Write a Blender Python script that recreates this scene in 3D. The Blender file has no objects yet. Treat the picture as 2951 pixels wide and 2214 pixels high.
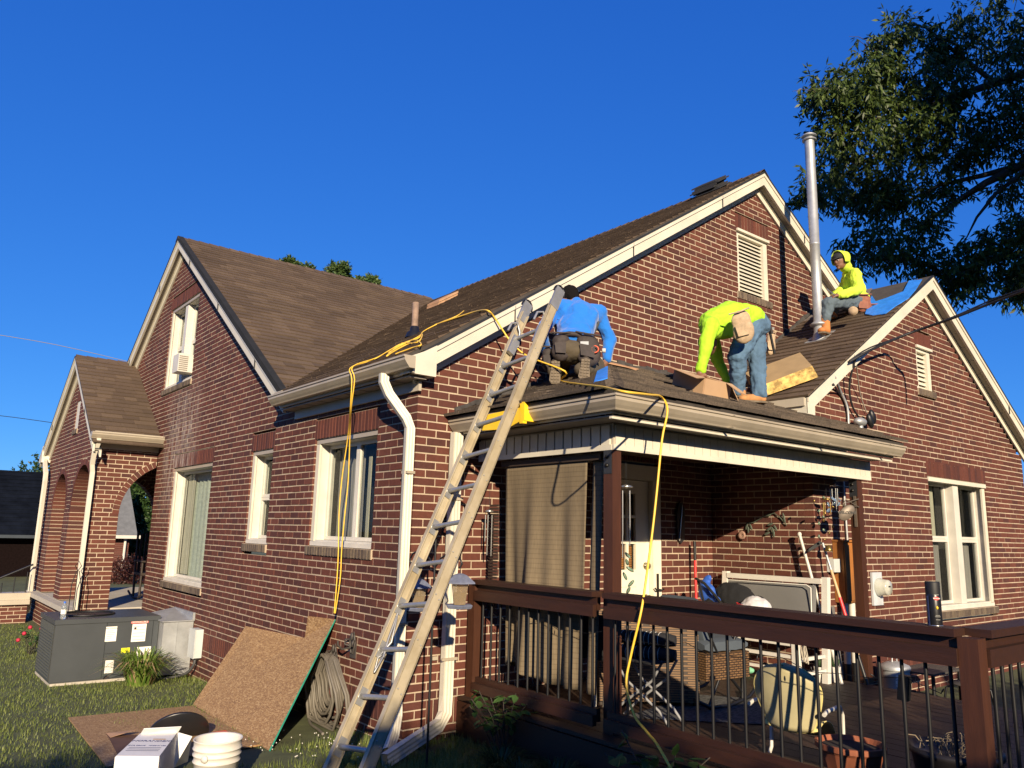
import bpy, bmesh, math, random
import numpy as np
from mathutils import Vector as V, Matrix, Euler, noise
random.seed(7); rng=np.random.default_rng(7)
SC=bpy.context.scene; COL=SC.collection
R=random.uniform; PI=math.pi
# ------------------------------------------------------------------ camera
F_PX,PITCH,ROLL,YAW=1682.8,.1888,.0239,.6751
CAM=V((-3.4185,-5.527,1.6414))
fw=V((math.sin(YAW)*math.cos(PITCH),math.cos(YAW)*math.cos(PITCH),math.sin(PITCH)))
rt0=V((math.cos(YAW),-math.sin(YAW),0)); up0=rt0.cross(fw)
rt=math.cos(ROLL)*rt0+math.sin(ROLL)*up0; up=-math.sin(ROLL)*rt0+math.cos(ROLL)*up0
cd=bpy.data.cameras.new('camera'); cam=bpy.data.objects.new('camera',cd); COL.objects.link(cam)
cam.matrix_world=Matrix(((rt.x,up.x,-fw.x,CAM.x),(rt.y,up.y,-fw.y,CAM.y),(rt.z,up.z,-fw.z,CAM.z),(0,0,0,1)))
cd.sensor_width=36; cd.lens=36*F_PX/2212; cd.clip_start=.05; cd.clip_end=3000
SC.camera=cam
# ------------------------------------------------------------------ sky, sun, exposure
SUN=V((.56,1,-.39)).normalized()
w=bpy.data.worlds.new('World'); SC.world=w; w.use_nodes=True
nt=w.node_tree; bg=nt.nodes['Background']
sky=nt.nodes.new('ShaderNodeTexSky'); sky.sky_type='NISHITA'; sky.sun_disc=False
sky.sun_elevation=math.radians(18.8); sky.sun_rotation=math.radians(180+29.2); sky.altitude=300
sky.air_density=1.0; sky.dust_density=.3; sky.ozone_density=3.0
sky.altitude=3000; sky.dust_density=0; sky.ozone_density=6
sp_=nt.nodes.new('ShaderNodeSeparateColor'); cb_=nt.nodes.new('ShaderNodeCombineColor'); nt.links.new(sky.outputs[0],sp_.inputs[0])
for i_,(g_,k_) in enumerate(((1.0,.50),(.70,.69),(.42,1.06))):   # a deep, clear blue
    a_=nt.nodes.new('ShaderNodeMath'); a_.operation='MULTIPLY'; a_.inputs[1].default_value=.1; nt.links.new(sp_.outputs[i_],a_.inputs[0])
    b_=nt.nodes.new('ShaderNodeMath'); b_.operation='POWER'; b_.inputs[1].default_value=g_; nt.links.new(a_.outputs[0],b_.inputs[0])
    c_=nt.nodes.new('ShaderNodeMath'); c_.operation='MULTIPLY'; c_.inputs[1].default_value=k_*10; nt.links.new(b_.outputs[0],c_.inputs[0]); nt.links.new(c_.outputs[0],cb_.inputs[i_])
nt.links.new(cb_.outputs[0],bg.inputs[0]); bg.inputs[1].default_value=.060
ld=bpy.data.lights.new('sun','SUN'); lo=bpy.data.objects.new('sun',ld); COL.objects.link(lo)
ld.energy=5.0; ld.angle=math.radians(.53); ld.color=(1.0,.83,.60)
lo.rotation_euler=SUN.to_track_quat('-Z','Y').to_euler(); lo.location=(-10,-18,9)
SC.view_settings.view_transform='Standard'; SC.view_settings.look='None'
SC.view_settings.exposure=0.76; SC.view_settings.gamma=1; SC.view_settings.use_curve_mapping=False
# ------------------------------------------------------------------ helpers
def ray(x,y): return fw+rt*((x-1106)/F_PX)+up*((830-y)/F_PX)
def on(ax,v,x,y):
    d=ray(x,y); return CAM+d*((v-CAM[ax])/d[ax])
def X(v,x,y): return on(0,v,x,y)
def Y(v,x,y): return on(1,v,x,y)
def Z(v,x,y): return on(2,v,x,y)
def pln(n,d,x,y):
    r=ray(x,y); n=V(n); return CAM+r*((d-CAM.dot(n))/r.dot(n))
def gz(x,y):
    z=-.05*max(0.,min(y,5.4))
    if y>8: z+=.03*min(y-8,4)
    return z
def lin(c):
    return tuple((v/12.92 if v<=.04045 else ((v+.055)/1.055)**2.4) for v in c)
def hexc(h): return lin(tuple(int(h[i:i+2],16)/255 for i in (0,2,4)))
MATS={}
def mat(name,col,rough=.6,metal=0,var=.15,scale=6,bump=.0,bscale=60,stretch=(1,1,1),spec=.5,alpha=1,trans=0,col2=None,contrast=1.0,world=False,sheen=0,sub=None):
    if name in MATS: return MATS[name]
    m=bpy.data.materials.new(name); m.use_nodes=True; t=m.node_tree; N=t.nodes; L=t.links
    b=N['Principled BSDF']
    b.inputs['Roughness'].default_value=rough; b.inputs['Metallic'].default_value=metal
    b.inputs['Specular IOR Level'].default_value=spec
    if trans: b.inputs['Transmission Weight'].default_value=trans
    if alpha<1: b.inputs['Alpha'].default_value=alpha
    if sheen: b.inputs['Sheen Weight'].default_value=sheen
    tc=N.new('ShaderNodeTexCoord') if not world else N.new('ShaderNodeNewGeometry')
    mp=N.new('ShaderNodeMapping'); mp.inputs['Scale'].default_value=stretch
    L.new(tc.outputs['Object' if not world else 'Position'],mp.inputs[0])
    n1=N.new('ShaderNodeTexNoise'); n1.inputs['Scale'].default_value=scale; n1.inputs['Detail'].default_value=6; n1.inputs['Roughness'].default_value=.65
    L.new(mp.outputs[0],n1.inputs['Vector'])
    cr=N.new('ShaderNodeValToRGB'); e=cr.color_ramp.elements
    lo_=max(0,.5-.22/contrast); hi_=min(1,.5+.22/contrast); e[0].position=lo_; e[1].position=hi_
    c2=col2 if col2 else tuple(min(1,c*(1+var)) for c in col)
    c1=col if col2 else tuple(c*(1-var) for c in col)
    e[0].color=(*c1,1); e[1].color=(*c2,1)
    L.new(n1.outputs[0],cr.inputs[0]); L.new(cr.outputs[0],b.inputs['Base Color'])
    if bump:
        n2=N.new('ShaderNodeTexNoise'); n2.inputs['Scale'].default_value=bscale; n2.inputs['Detail'].default_value=4
        L.new(mp.outputs[0],n2.inputs['Vector'])
        bp=N.new('ShaderNodeBump'); bp.inputs['Strength'].default_value=bump; bp.inputs['Distance'].default_value=.01
        L.new(n2.outputs[0],bp.inputs['Height']); L.new(bp.outputs[0],b.inputs['Normal'])
    MATS[name]=m; return m
class MB:
    def __init__(s): s.v=[]; s.f=[]; s.m=[]; s.mats=[]; s.smooth=[]
    def mi(s,m):
        if m not in s.mats: s.mats.append(m)
        return s.mats.index(m)
    def add(s,vs,fs,m,sm=False):
        o=len(s.v); s.v+= [tuple(p) for p in vs]; k=s.mi(m)
        for f in fs: s.f.append(tuple(i+o for i in f)); s.m.append(k); s.smooth.append(sm)
        return s
    def box(s,x0,x1,y0,y1,z0,z1,m):
        vs=[(x,y,z) for z in (z0,z1) for x,y in ((x0,y0),(x1,y0),(x1,y1),(x0,y1))]
        return s.add(vs,BF,m)
    def hexa(s,p,m): return s.add(p,BF,m)
    def obox(s,c,ax,ay,az,m):   # centre + half axes
        c=V(c);ax=V(ax);ay=V(ay);az=V(az)
        return s.add([c+i*ax+j*ay+k*az for k in(-1,1) for i,j in((-1,-1),(1,-1),(1,1),(-1,1))],BF,m)
    def bar(s,a,b,wd,hd,m,upv=(0,0,1)):
        a=V(a);b=V(b);d=(b-a); u=V(upv); sd=d.cross(u)
        if sd.length<1e-6: sd=d.cross(V((1,0,0)))
        sd.normalize(); u=sd.cross(d).normalized()
        return s.obox((a+b)/2,d/2,sd*wd/2,u*hd/2,m)
    def tube(s,pts,r,m,n=8,closed=False,sm=True):
        pts=[V(p) for p in pts]; k=len(pts); rr=r if isinstance(r,(list,tuple)) else [r]*k
        T=[]
        for i in range(k):
            a=pts[i-1] if (i or closed) else pts[i]; b=pts[(i+1)%k] if (i<k-1 or closed) else pts[i]
            t=(b-a); T.append(t.normalized() if t.length>1e-9 else V((0,0,1)))
        q=T[0].orthogonal().normalized(); vs=[]
        for i in range(k):
            q=(q-T[i]*q.dot(T[i]));
            if q.length<1e-6: q=T[i].orthogonal()
            q.normalize(); c=T[i].cross(q)
            for j in range(n):
                a=2*PI*j/n; vs.append(pts[i]+(q*math.cos(a)+c*math.sin(a))*rr[i])
        fs=[]
        for i in range(k if closed else k-1):
            i2=(i+1)%k
            for j in range(n): fs.append((i*n+j,i*n+(j+1)%n,i2*n+(j+1)%n,i2*n+j))
        s.add(vs,fs,m,sm)
        if not closed: s.add([vs[j] for j in range(n)],[tuple(range(n))[::-1]],m); s.add([vs[(k-1)*n+j] for j in range(n)],[tuple(range(n))],m)
        return s
    def lathe(s,prof,c,m,n=24,axis=(0,0,1),sx=1,sy=1,sm=True):
        c=V(c); az=V(axis).normalized(); ax=az.orthogonal().normalized()
        if abs(az.z)>.99: ax=V((1,0,0))
        ay=az.cross(ax); vs=[]
        for r,z in prof:
            for j in range(n):
                a=2*PI*j/n; vs.append(c+ax*(math.cos(a)*r*sx)+ay*(math.sin(a)*r*sy)+az*z)
        fs=[(i*n+j,i*n+(j+1)%n,(i+1)*n+(j+1)%n,(i+1)*n+j) for i in range(len(prof)-1) for j in range(n)]
        return s.add(vs,fs,m,sm)
    def prism(s,poly,ext,m,sm=False):
        poly=[V(p) for p in poly]; e=V(ext); n=len(poly)
        fs=[tuple(range(n))[::-1],tuple(range(n,2*n))]+[(i,(i+1)%n,n+(i+1)%n,n+i) for i in range(n)]
        return s.add(poly+[p+e for p in poly],fs,m,sm)
    def ell(s,c,r,m,n=12,k=8,rot=None):
        c=V(c); vs=[]
        for i in range(k+1):
            ph=PI*i/k
            for j in range(n):
                a=2*PI*j/n; p=V((math.sin(ph)*math.cos(a)*r[0],math.sin(ph)*math.sin(a)*r[1],math.cos(ph)*r[2]))
                if rot: p=rot@p
                vs.append(c+p)
        fs=[(i*n+j,(i+1)*n+j,(i+1)*n+(j+1)%n,i*n+(j+1)%n) for i in range(k) for j in range(n)]
        return s.add(vs,fs,m,True)
    def sheet(s,P,m,sm=True):   # grid of points P[i][j]
        a=len(P); b=len(P[0]); vs=[p for r_ in P for p in r_]
        return s.add(vs,[(i*b+j,(i+1)*b+j,(i+1)*b+j+1,i*b+j+1) for i in range(a-1) for j in range(b-1)],m,sm)
    def build(s,name,parent=None,loc=None,fix=True,**kw):
        me=bpy.data.meshes.new(name)
        o0=wloc(parent) if parent else (V(loc) if loc is not None else V((0,0,0)))
        me.from_pydata([(p[0]-o0.x,p[1]-o0.y,p[2]-o0.z) for p in s.v],[],s.f)
        for m in s.mats: me.materials.append(m)
        me.polygons.foreach_set('material_index',s.m); me.polygons.foreach_set('use_smooth',s.smooth)
        me.update()
        if fix and len(s.f)<20000:
            bm=bmesh.new(); bm.from_mesh(me); bmesh.ops.recalc_face_normals(bm,faces=bm.faces); bm.to_mesh(me); bm.free()
        o=bpy.data.objects.new(name,me); COL.objects.link(o)
        if parent: o.parent=parent
        else: o.location=o0
        for k,v in kw.items(): o[k]=v
        return o
BF=[(0,3,2,1),(4,5,6,7),(0,1,5,4),(1,2,6,5),(2,3,7,6),(3,0,4,7)]
LOC={}
def wloc(o):
    p=V((0,0,0))
    while o: p+=o.location; o=o.parent
    return p
def thing(name,label,cat,loc,group=None):
    o=bpy.data.objects.new(name,None); COL.objects.link(o); o.location=loc; o.empty_display_size=.1
    o['label']=label; o['category']=cat
    if group: o['group']=group
    return o
def tag(o,label,cat,group=None):
    o['label']=label; o['category']=cat
    if group: o['group']=group
    return o
def struct(o): o['kind']='structure'; return o
def npmesh(name,verts,faces,mats,midx=None,parent=None,smooth=False,loc=(0,0,0),**kw):
    verts=np.asarray(verts,dtype=np.float32)-np.array(wloc(parent) if parent else loc,dtype=np.float32); faces=np.asarray(faces,dtype=np.int32)
    me=bpy.data.meshes.new(name); nv=len(verts); nf,k=faces.shape
    me.vertices.add(nv); me.vertices.foreach_set('co',verts.ravel())
    me.loops.add(nf*k); me.loops.foreach_set('vertex_index',faces.ravel())
    me.polygons.add(nf); me.polygons.foreach_set('loop_start',np.arange(nf,dtype=np.int32)*k)
    if midx is not None: me.polygons.foreach_set('material_index',np.asarray(midx,dtype=np.int32))
    me.polygons.foreach_set('use_smooth',np.full(nf,smooth))
    for m in mats: me.materials.append(m)
    me.update(calc_edges=True); me.validate()
    o=bpy.data.objects.new(name,me); COL.objects.link(o)
    if parent: o.parent=parent
    else: o.location=loc
    for a,b in kw.items(): o[a]=b
    return o
def text(s,name,parent,loc,xdir,updir,size,m,align='CENTER',ext=.0006,bold=0):
    c=bpy.data.curves.new(name,'FONT'); c.body=s; c.size=size; c.align_x=align; c.align_y='CENTER'; c.extrude=ext; c.offset=bold
    c.materials.append(m); o=bpy.data.objects.new(name,c); COL.objects.link(o)
    x=V(xdir).normalized(); y=V(updir); y=(y-x*y.dot(x)).normalized(); z=x.cross(y)
    M=Matrix(((x.x,y.x,z.x,0),(x.y,y.y,z.y,0),(x.z,y.z,z.z,0),(0,0,0,1)))
    bpy.context.view_layer.update(); me=bpy.data.meshes.new_from_object(o.evaluated_get(bpy.context.evaluated_depsgraph_get())); bpy.data.objects.remove(o)
    o=bpy.data.objects.new(name,me); COL.objects.link(o)
    o.parent=parent; o.location=V(loc)-wloc(parent); o.rotation_euler=M.to_euler(); return o
def island_rand(N,L):
    g=N.new('ShaderNodeNewGeometry'); oi=N.new('ShaderNodeObjectInfo')
    a=N.new('ShaderNodeMath'); a.operation='ADD'; L.new(g.outputs['Random Per Island'],a.inputs[0]); L.new(oi.outputs['Random'],a.inputs[1])
    fr=N.new('ShaderNodeMath'); fr.operation='FRACT'; L.new(a.outputs[0],fr.inputs[0]); return fr.outputs[0],g
def piecemat(name,cols,rough=.85,var=.25,scale=30,bump=.4,bscale=120,spec=.3,stain=False,stretch=(1,1,1)):
    cols=[tuple(.70*v for v in c) for c in cols]
    m=bpy.data.materials.new(name); m.use_nodes=True; t=m.node_tree; N=t.nodes; L=t.links; b=N['Principled BSDF']
    b.inputs['Roughness'].default_value=rough; b.inputs['Specular IOR Level'].default_value=spec
    r,g=island_rand(N,L)
    cr=N.new('ShaderNodeValToRGB'); cr.color_ramp.interpolation='CONSTANT'; e=cr.color_ramp.elements
    while len(e)<len(cols): e.new(.5)
    for i,c in enumerate(cols): e[i].position=i/len(cols); e[i].color=(*c,1)
    L.new(r,cr.inputs[0])
    mp=N.new('ShaderNodeMapping'); mp.inputs['Scale'].default_value=stretch; L.new(g.outputs['Position'],mp.inputs[0])
    n=N.new('ShaderNodeTexNoise'); n.inputs['Scale'].default_value=scale; n.inputs['Detail'].default_value=6; n.inputs['Roughness'].default_value=.7
    L.new(mp.outputs[0],n.inputs['Vector'])
    mr=N.new('ShaderNodeMapRange'); mr.inputs[1].default_value=.3; mr.inputs[2].default_value=.7; mr.inputs[3].default_value=1-var; mr.inputs[4].default_value=1+var
    L.new(n.outputs[0],mr.inputs[0])
    mx=N.new('ShaderNodeMix'); mx.data_type='RGBA'; mx.blend_type='MULTIPLY'; mx.inputs[0].default_value=1
    L.new(cr.outputs[0],mx.inputs[6]); L.new(mr.outputs[0],mx.inputs[7]); out=mx.outputs[2]
    # broad weathering
    n3=N.new('ShaderNodeTexNoise'); n3.inputs['Scale'].default_value=1.1; n3.inputs['Detail'].default_value=5; L.new(g.outputs['Position'],n3.inputs['Vector'])
    mr3=N.new('ShaderNodeMapRange'); mr3.inputs[1].default_value=.35; mr3.inputs[2].default_value=.68; mr3.inputs[3].default_value=.88; mr3.inputs[4].default_value=1.12; L.new(n3.outputs[0],mr3.inputs[0])
    mx3=N.new('ShaderNodeMix'); mx3.data_type='RGBA'; mx3.blend_type='MULTIPLY'; mx3.inputs[0].default_value=1; L.new(out,mx3.inputs[6]); L.new(mr3.outputs[0],mx3.inputs[7]); out=mx3.outputs[2]
    if stain:  # efflorescence streaks below the upper window and by the porch
        sp=N.new('ShaderNodeSeparateXYZ'); L.new(g.outputs['Position'],sp.inputs[0])
        def band(src,c,wd):
            a=N.new('ShaderNodeMath'); a.operation='SUBTRACT'; a.inputs[1].default_value=c; L.new(src,a.inputs[0])
            d=N.new('ShaderNodeMath'); d.operation='DIVIDE'; d.inputs[1].default_value=wd; L.new(a.outputs[0],d.inputs[0])
            p=N.new('ShaderNodeMath'); p.operation='MULTIPLY'; L.new(d.outputs[0],p.inputs[0]); L.new(d.outputs[0],p.inputs[1])
            q=N.new('ShaderNodeMath'); q.operation='SUBTRACT'; q.use_clamp=True; q.inputs[0].default_value=1; L.new(p.outputs[0],q.inputs[1]); return q.outputs[0]
        y1=band(sp.outputs[1],6.65,.95); z1=band(sp.outputs[2],2.75,1.15)
        mm=N.new('ShaderNodeMath'); mm.operation='MULTIPLY'; L.new(y1,mm.inputs[0]); L.new(z1,mm.inputs[1])
        n4=N.new('ShaderNodeTexNoise'); n4.inputs['Scale'].default_value=5; n4.inputs['Detail'].default_value=8; n4.inputs['Roughness'].default_value=.75
        mp4=N.new('ShaderNodeMapping'); mp4.inputs['Scale'].default_value=(1,2.2,.5); L.new(g.outputs['Position'],mp4.inputs[0]); L.new(mp4.outputs[0],n4.inputs['Vector'])
        mr4=N.new('ShaderNodeMapRange'); mr4.inputs[1].default_value=.42; mr4.inputs[2].default_value=.68; L.new(n4.outputs[0],mr4.inputs[0])
        m2=N.new('ShaderNodeMath'); m2.operation='MULTIPLY'; L.new(mm.outputs[0],m2.inputs[0]); L.new(mr4.outputs[0],m2.inputs[1])
        m5=N.new('ShaderNodeMath'); m5.operation='MULTIPLY'; m5.inputs[1].default_value=1.1; m5.use_clamp=True; L.new(m2.outputs[0],m5.inputs[0])
        # only on the face of the side wall
        xx=N.new('ShaderNodeMath'); xx.operation='LESS_THAN'; xx.inputs[1].default_value=.05; L.new(sp.outputs[0],xx.inputs[0])
        m6=N.new('ShaderNodeMath'); m6.operation='MULTIPLY'; L.new(m5.outputs[0],m6.inputs[0]); L.new(xx.outputs[0],m6.inputs[1])
        mx4=N.new('ShaderNodeMix'); mx4.data_type='RGBA'; L.new(m6.outputs[0],mx4.inputs[0]); L.new(out,mx4.inputs[6]); mx4.inputs[7].default_value=(.34,.29,.26,1); out=mx4.outputs[2]
    L.new(out,b.inputs['Base Color'])
    n2=N.new('ShaderNodeTexNoise'); n2.inputs['Scale'].default_value=bscale; n2.inputs['Detail'].default_value=4; L.new(mp.outputs[0],n2.inputs['Vector'])
    bp=N.new('ShaderNodeBump'); bp.inputs['Strength'].default_value=bump; bp.inputs['Distance'].default_value=.006
    L.new(n2.outputs[0],bp.inputs['Height']); L.new(bp.outputs[0],b.inputs['Normal'])
    return m
# ------------------------------------------------------------------ materials
BRICK=piecemat('brick_face',[(.145,.046,.030),(.130,.041,.028),(.158,.052,.034),(.112,.037,.027),(.140,.044,.030),(.098,.035,.028),(.150,.047,.031),(.124,.042,.030)],rough=.8,var=.18,stain=True)
SILLB=piecemat('sill_brick_face',[(.17,.13,.095),(.14,.105,.08),(.19,.145,.1),(.12,.09,.07)],rough=.85)
MORTAR=mat('mortar',(.41,.325,.23),.95,var=.22,scale=5,bump=.35,bscale=90,world=True)
SHING=piecemat('brown_shingle',[(.150,.106,.073),(.138,.097,.067),(.168,.119,.080),(.128,.090,.062),(.176,.125,.085),(.145,.101,.069)],rough=.95,var=.25,scale=90,bump=.7,bscale=260,spec=.2)
SHINGW=piecemat('worn_shingle',[(.165,.13,.10),(.14,.112,.086),(.185,.145,.11),(.12,.096,.076),(.155,.122,.094)],rough=.95,var=.4,scale=60,bump=.9,bscale=200,spec=.2)
TRIM=mat('cream_trim',(.57,.53,.43),.5,var=.13,scale=2.2,bump=.05,bscale=20)
TRIM2=mat('tan_trim',(.41,.36,.28),.5,var=.08,scale=4)
GUT=mat('gutter_paint',(.35,.30,.225),.4,var=.14,scale=3,bump=.03)
WHITE=mat('white_vinyl',(.56,.53,.46),.45,var=.10)
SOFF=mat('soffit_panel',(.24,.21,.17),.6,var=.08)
DARK=mat('dark_metal_edge',(.02,.022,.026),.5,var=.2)
UNDER=mat('roof_underlay',(.05,.042,.036),.95,var=.3,bump=.3)
GLASS=mat('window_glass',(.02,.025,.03),.04,var=.1,spec=.9)
CURT=mat('curtain_cloth',(.42,.42,.36),.9,var=.15,scale=5,stretch=(6,6,1))
CURTD=mat('grey_curtain_cloth',(.14,.135,.125),.9,var=.2,scale=5,stretch=(6,6,1))
CONC=mat('concrete',(.42,.38,.31),.9,var=.15,scale=5,bump=.2)
REDWOOD=mat('stained_deck_wood',(.030,.0095,.0035),.55,var=.3,scale=5,stretch=(6,.6,6),bump=.15,bscale=40)
REDWOODV=mat('stained_post_wood',(.050,.016,.006),.55,var=.25,scale=6,stretch=(6,6,.6),bump=.12,bscale=40)
BOARD=mat('deck_board_wood',(.032,.015,.007),.6,var=.35,scale=5,stretch=(7,.5,7),bump=.2,bscale=50)
BLACKM=mat('black_powder_metal',(.008,.008,.009),.45,var=.1)
GALV=mat('galvanised_steel',(.40,.41,.41),.55,.6,var=.22,scale=5,bump=.05)
ALU=mat('ladder_aluminium',(.36,.36,.35),.45,.6,var=.15,scale=12)
FIBER=mat('ladder_fibreglass',(.27,.215,.125),.5,var=.16,scale=3.5,bump=.1,col2=(.46,.40,.28),contrast=.9)
YEL=mat('yellow_plastic',(.85,.55,.02),.4,var=.08)
CORD=mat('yellow_cord',(.80,.50,.05),.45,var=.08)
# ------------------------------------------------------------------ wall frames and brickwork
class Fr:
    def __init__(s,O,U,N): s.O=V(O); s.U=V(U); s.N=V(N)
    def p(s,u,d,z): return s.O+s.U*u+s.N*d+V((0,0,z))
    def box(s,mb,u0,u1,d0,d1,z0,z1,m):
        P=[s.p(u,d,z) for z in (z0,z1) for u,d in ((u0,d0),(u1,d0),(u1,d1),(u0,d1))]; return mb.hexa(P,m)
FL=Fr((0,0,0),(0,1,0),(-1,0,0))        # side wall, u=y
FG=Fr((0,0,0),(1,0,0),(0,-1,0))        # rear gable wall, u=x
FW=Fr((0,-1.25,0),(1,0,0),(0,-1,0))    # wing gable wall
FS2=Fr((3.94,0,0),(0,-1,0),(-1,0,0))   # wing side wall inside the patio, u=-y
FA=Fr((0,7.8,0),(1,0,0),(0,-1,0))      # porch arch wall
FP=Fr((-.87,0,0),(0,1,0),(-1,0,0))     # porch front wall
CH=.0677; ZT=2.82; JT=.0108; BL=.2032
house=thing('brick_house','dark red brick house with steep brown shingle roofs, cream trim and a small arched porch','house',(0,0,0))
BR=[]; MORT={}
def sub(iv,a,b):
    o=[]
    for p,q in iv:
        if b<=p or a>=q: o.append((p,q)); continue
        if a>p: o.append((p,a))
        if b<q: o.append((b,q))
    return o
def wallbricks(name,fr,fn,z0,z1,blocks=(),arches=(),dep=.1,anchor=0.,alt=None):
    mq=MORT.setdefault(name,[[],[]])
    k0=math.floor((z0-ZT)/CH); k1=math.ceil((z1-ZT)/CH)
    for k in range(k0,k1):
        a=ZT+k*CH; b=a+CH; zm=(a+b)/2
        if zm<z0 or zm>z1: continue
        iv=fn(zm)
        for (p,q,c,d) in blocks:
            if c<zm<d: iv=sub(iv,p,q)
        for (cx,cz,r,ring) in arches:
            rr=r+ring
            if zm<cz: iv=sub(iv,cx-r,cx+r)
            elif zm<cz+rr: h=math.sqrt(rr*rr-(zm-cz)**2); iv=sub(iv,cx-h,cx+h)
        for (p,q) in iv:
            if q-p<.03: continue
            off=anchor+(BL/2 if k%2 else 0)+R(-.004,.004)
            i0=math.floor((p-off)/BL); u=off+i0*BL; cuts=[p]
            while u<q:
                u+=BL
                if u>p+.035 and u<q-.035: cuts.append(u+R(-.004,.004))
            cuts.append(q)
            for i in range(len(cuts)-1):
                l=cuts[i]+(JT/2 if i else 0); r=cuts[i+1]-(JT/2 if i<len(cuts)-2 else 0)
                BR.append((name,fr,l,r,a+JT/2+R(-.001,.001),b-JT/2+R(-.0012,.001),dep,'b'))
            o=len(mq[0]); e=.003
            mq[0]+= [fr.p(p+e,-dep,a),fr.p(p+e,-.0038,a),fr.p(q-e,-.0038,a),fr.p(q-e,-dep,a),fr.p(p+e,-dep,b),fr.p(p+e,-.0038,b),fr.p(q-e,-.0038,b),fr.p(q-e,-dep,b)]
            mq[1]+= [(o,o+1,o+5,o+4),(o+1,o+2,o+6,o+5),(o+2,o+3,o+7,o+6)]
def soldiers(name,fr,u0,u1,z0,z1,dep=.1,proud=0.,kind='b',w=CH):
    n=max(1,round((u1-u0)/w)); ww=(u1-u0)/n
    for i in range(n):
        BR.append((name,fr,u0+i*ww+JT/2,u0+(i+1)*ww-JT/2,z0+JT/2,z1-JT/2,dep,kind,proud+R(0,.002)))
    mq=MORT.setdefault(name,[[],[]]); o=len(mq[0]); g=proud-.007
    mq[0]+= [fr.p(u,d,z) for z in(z0+.002,z1-.002) for u,d in((u0+.002,-dep),(u0+.002,g),(u1-.002,g),(u1-.002,-dep))]
    mq[1]+= [(o,o+1,o+5,o+4),(o+1,o+2,o+6,o+5),(o+2,o+3,o+7,o+6),(o+4,o+5,o+6,o+7),(o+3,o+2,o+1,o)]
def ring(name,fr,cx,cz,r,wd,a0,a1,umax=None,dep=.25,N=V((0,0,0))):
    L=.068; n=max(3,int(r*(a1-a0)/L)); P=[]
    for i in range(n):
        a=a0+(a1-a0)*(i+.06)/n; b=a0+(a1-a0)*(i+.94)/n
        q=[(cx+rr*math.cos(t),cz+rr*math.sin(t)) for rr,t in ((r,a),(r,b),(r+wd-.006,b),(r+wd-.006,a))]
        if umax is not None and sum(p[0] for p in q)/4>umax-.02: continue
        if umax is not None: q=[(min(p[0],umax-.002),p[1]) for p in q]
        RINGS.append((name,fr,q,dep))
    mq=MORT[name]; m=24
    for i in range(m):
        a=a0+(a1-a0)*i/m; b=a0+(a1-a0)*(i+1)/m
        q=[(cx+rr*math.cos(t),cz+rr*math.sin(t)) for rr,t in ((r+.004,a),(r+.004,b),(r+wd+.03,b),(r+wd+.03,a))]
        if umax is not None: q=[(min(p[0],umax-.002),p[1]) for p in q]
        o=len(mq[0]); mq[0]+=[fr.p(u,-.006,z) for u,z in q]+[fr.p(u,-dep,z) for u,z in q[:2]]
        mq[1]+=[(o,o+1,o+2,o+3),(o,o+1,o+5,o+4)]
RINGS=[]
# openings (u0,u1,z0,z1) including lintel and sill brick zones
W1=(5.09,6.86,.84,2.475); W2=(3.04,3.70,1.45,2.52); W3=(.66,1.95,1.47,2.53); W4=(6.43,7.92,3.80,5.16)
WV=(4.59,5.28,4.67,5.51); WD=(2.39,3.08,.30,2.40); WR=(6.58,8.33,.84,2.445); WV2=(6.51,6.94,3.54,4.10)
def opn(wl,fr,o,lint=.203,sill=.09,ext=.03,sproud=.022):
    u0,u1,z0,z1=o
    if lint: soldiers(wl,fr,u0-.02,u1+.02,z1,z1+lint)
    if sill: soldiers(wl,fr,u0-ext,u1+ext,z0-sill,z0,dep=.12,proud=sproud,kind='s',w=.06)
    b=[(u0,u1,z0,z1)]
    if lint: b.append((u0-.02,u1+.02,z1,z1+lint))
    if sill: b.append((u0-ext,u1+ext,z0-sill,z0))
    return b
bl=[]
for o in (W1,W2,W3,W4): bl+=opn('side_wall',FL,o)
soldiers('side_wall',FL,.32,7.7,.112,.315); bl.append((.32,7.7,.112,.315))
def fL(z):
    if z<3.02: return [(.1,7.79)]
    h=(z-2.86)/.655; return [(max(.1,2.5+h),12.36-h)] if h<4.9 else []
wallbricks('side_wall',FL,fL,-.35,5.95,bl)
# bricks of the side wall near the corner under the main eave reach up to the soffit
bl=opn('gable_wall',FG,WV)+[(WD[0],WD[1],WD[2],WD[3])]
soldiers('gable_wall',FG,WD[0]-.02,WD[1]+.02,2.40,2.60); bl.append((WD[0]-.02,WD[1]+.02,2.40,2.60))
soldiers('gable_wall',FG,.21,2.36,.112,.315); bl.append((.21,2.36,.112,.315))
def fG(z):
    if z<2.95: return [(0,4.03)]
    l=max(0,(z-2.93)/.64); r=5.03+(6.12-z)/.665
    if z<4.95: r=min(r,6.9)
    return [(l,r)] if r>l else []
wallbricks('gable_wall',FG,fG,-.1,6.14,bl)
bl=opn('wing_gable_wall',FW,WR)+opn('wing_gable_wall',FW,WV2,lint=.18)
soldiers('wing_gable_wall',FW,4.3,9.7,.20,.40); bl.append((4.3,9.7,.20,.40))
def fW(z):
    l=3.94; r=9.76
    if z>2.98: l=3.94+(z-2.98)/.625; r=9.76-(z-2.86)/.65
    return [(l,r)] if r>l else []
wallbricks('wing_gable_wall',FW,fW,-.1,4.84,bl)
wallbricks('wing_side_wall',FS2,lambda z:[(.002,1.148)] if z<3.4 else [],-.05,3.3,anchor=.05)
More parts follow.
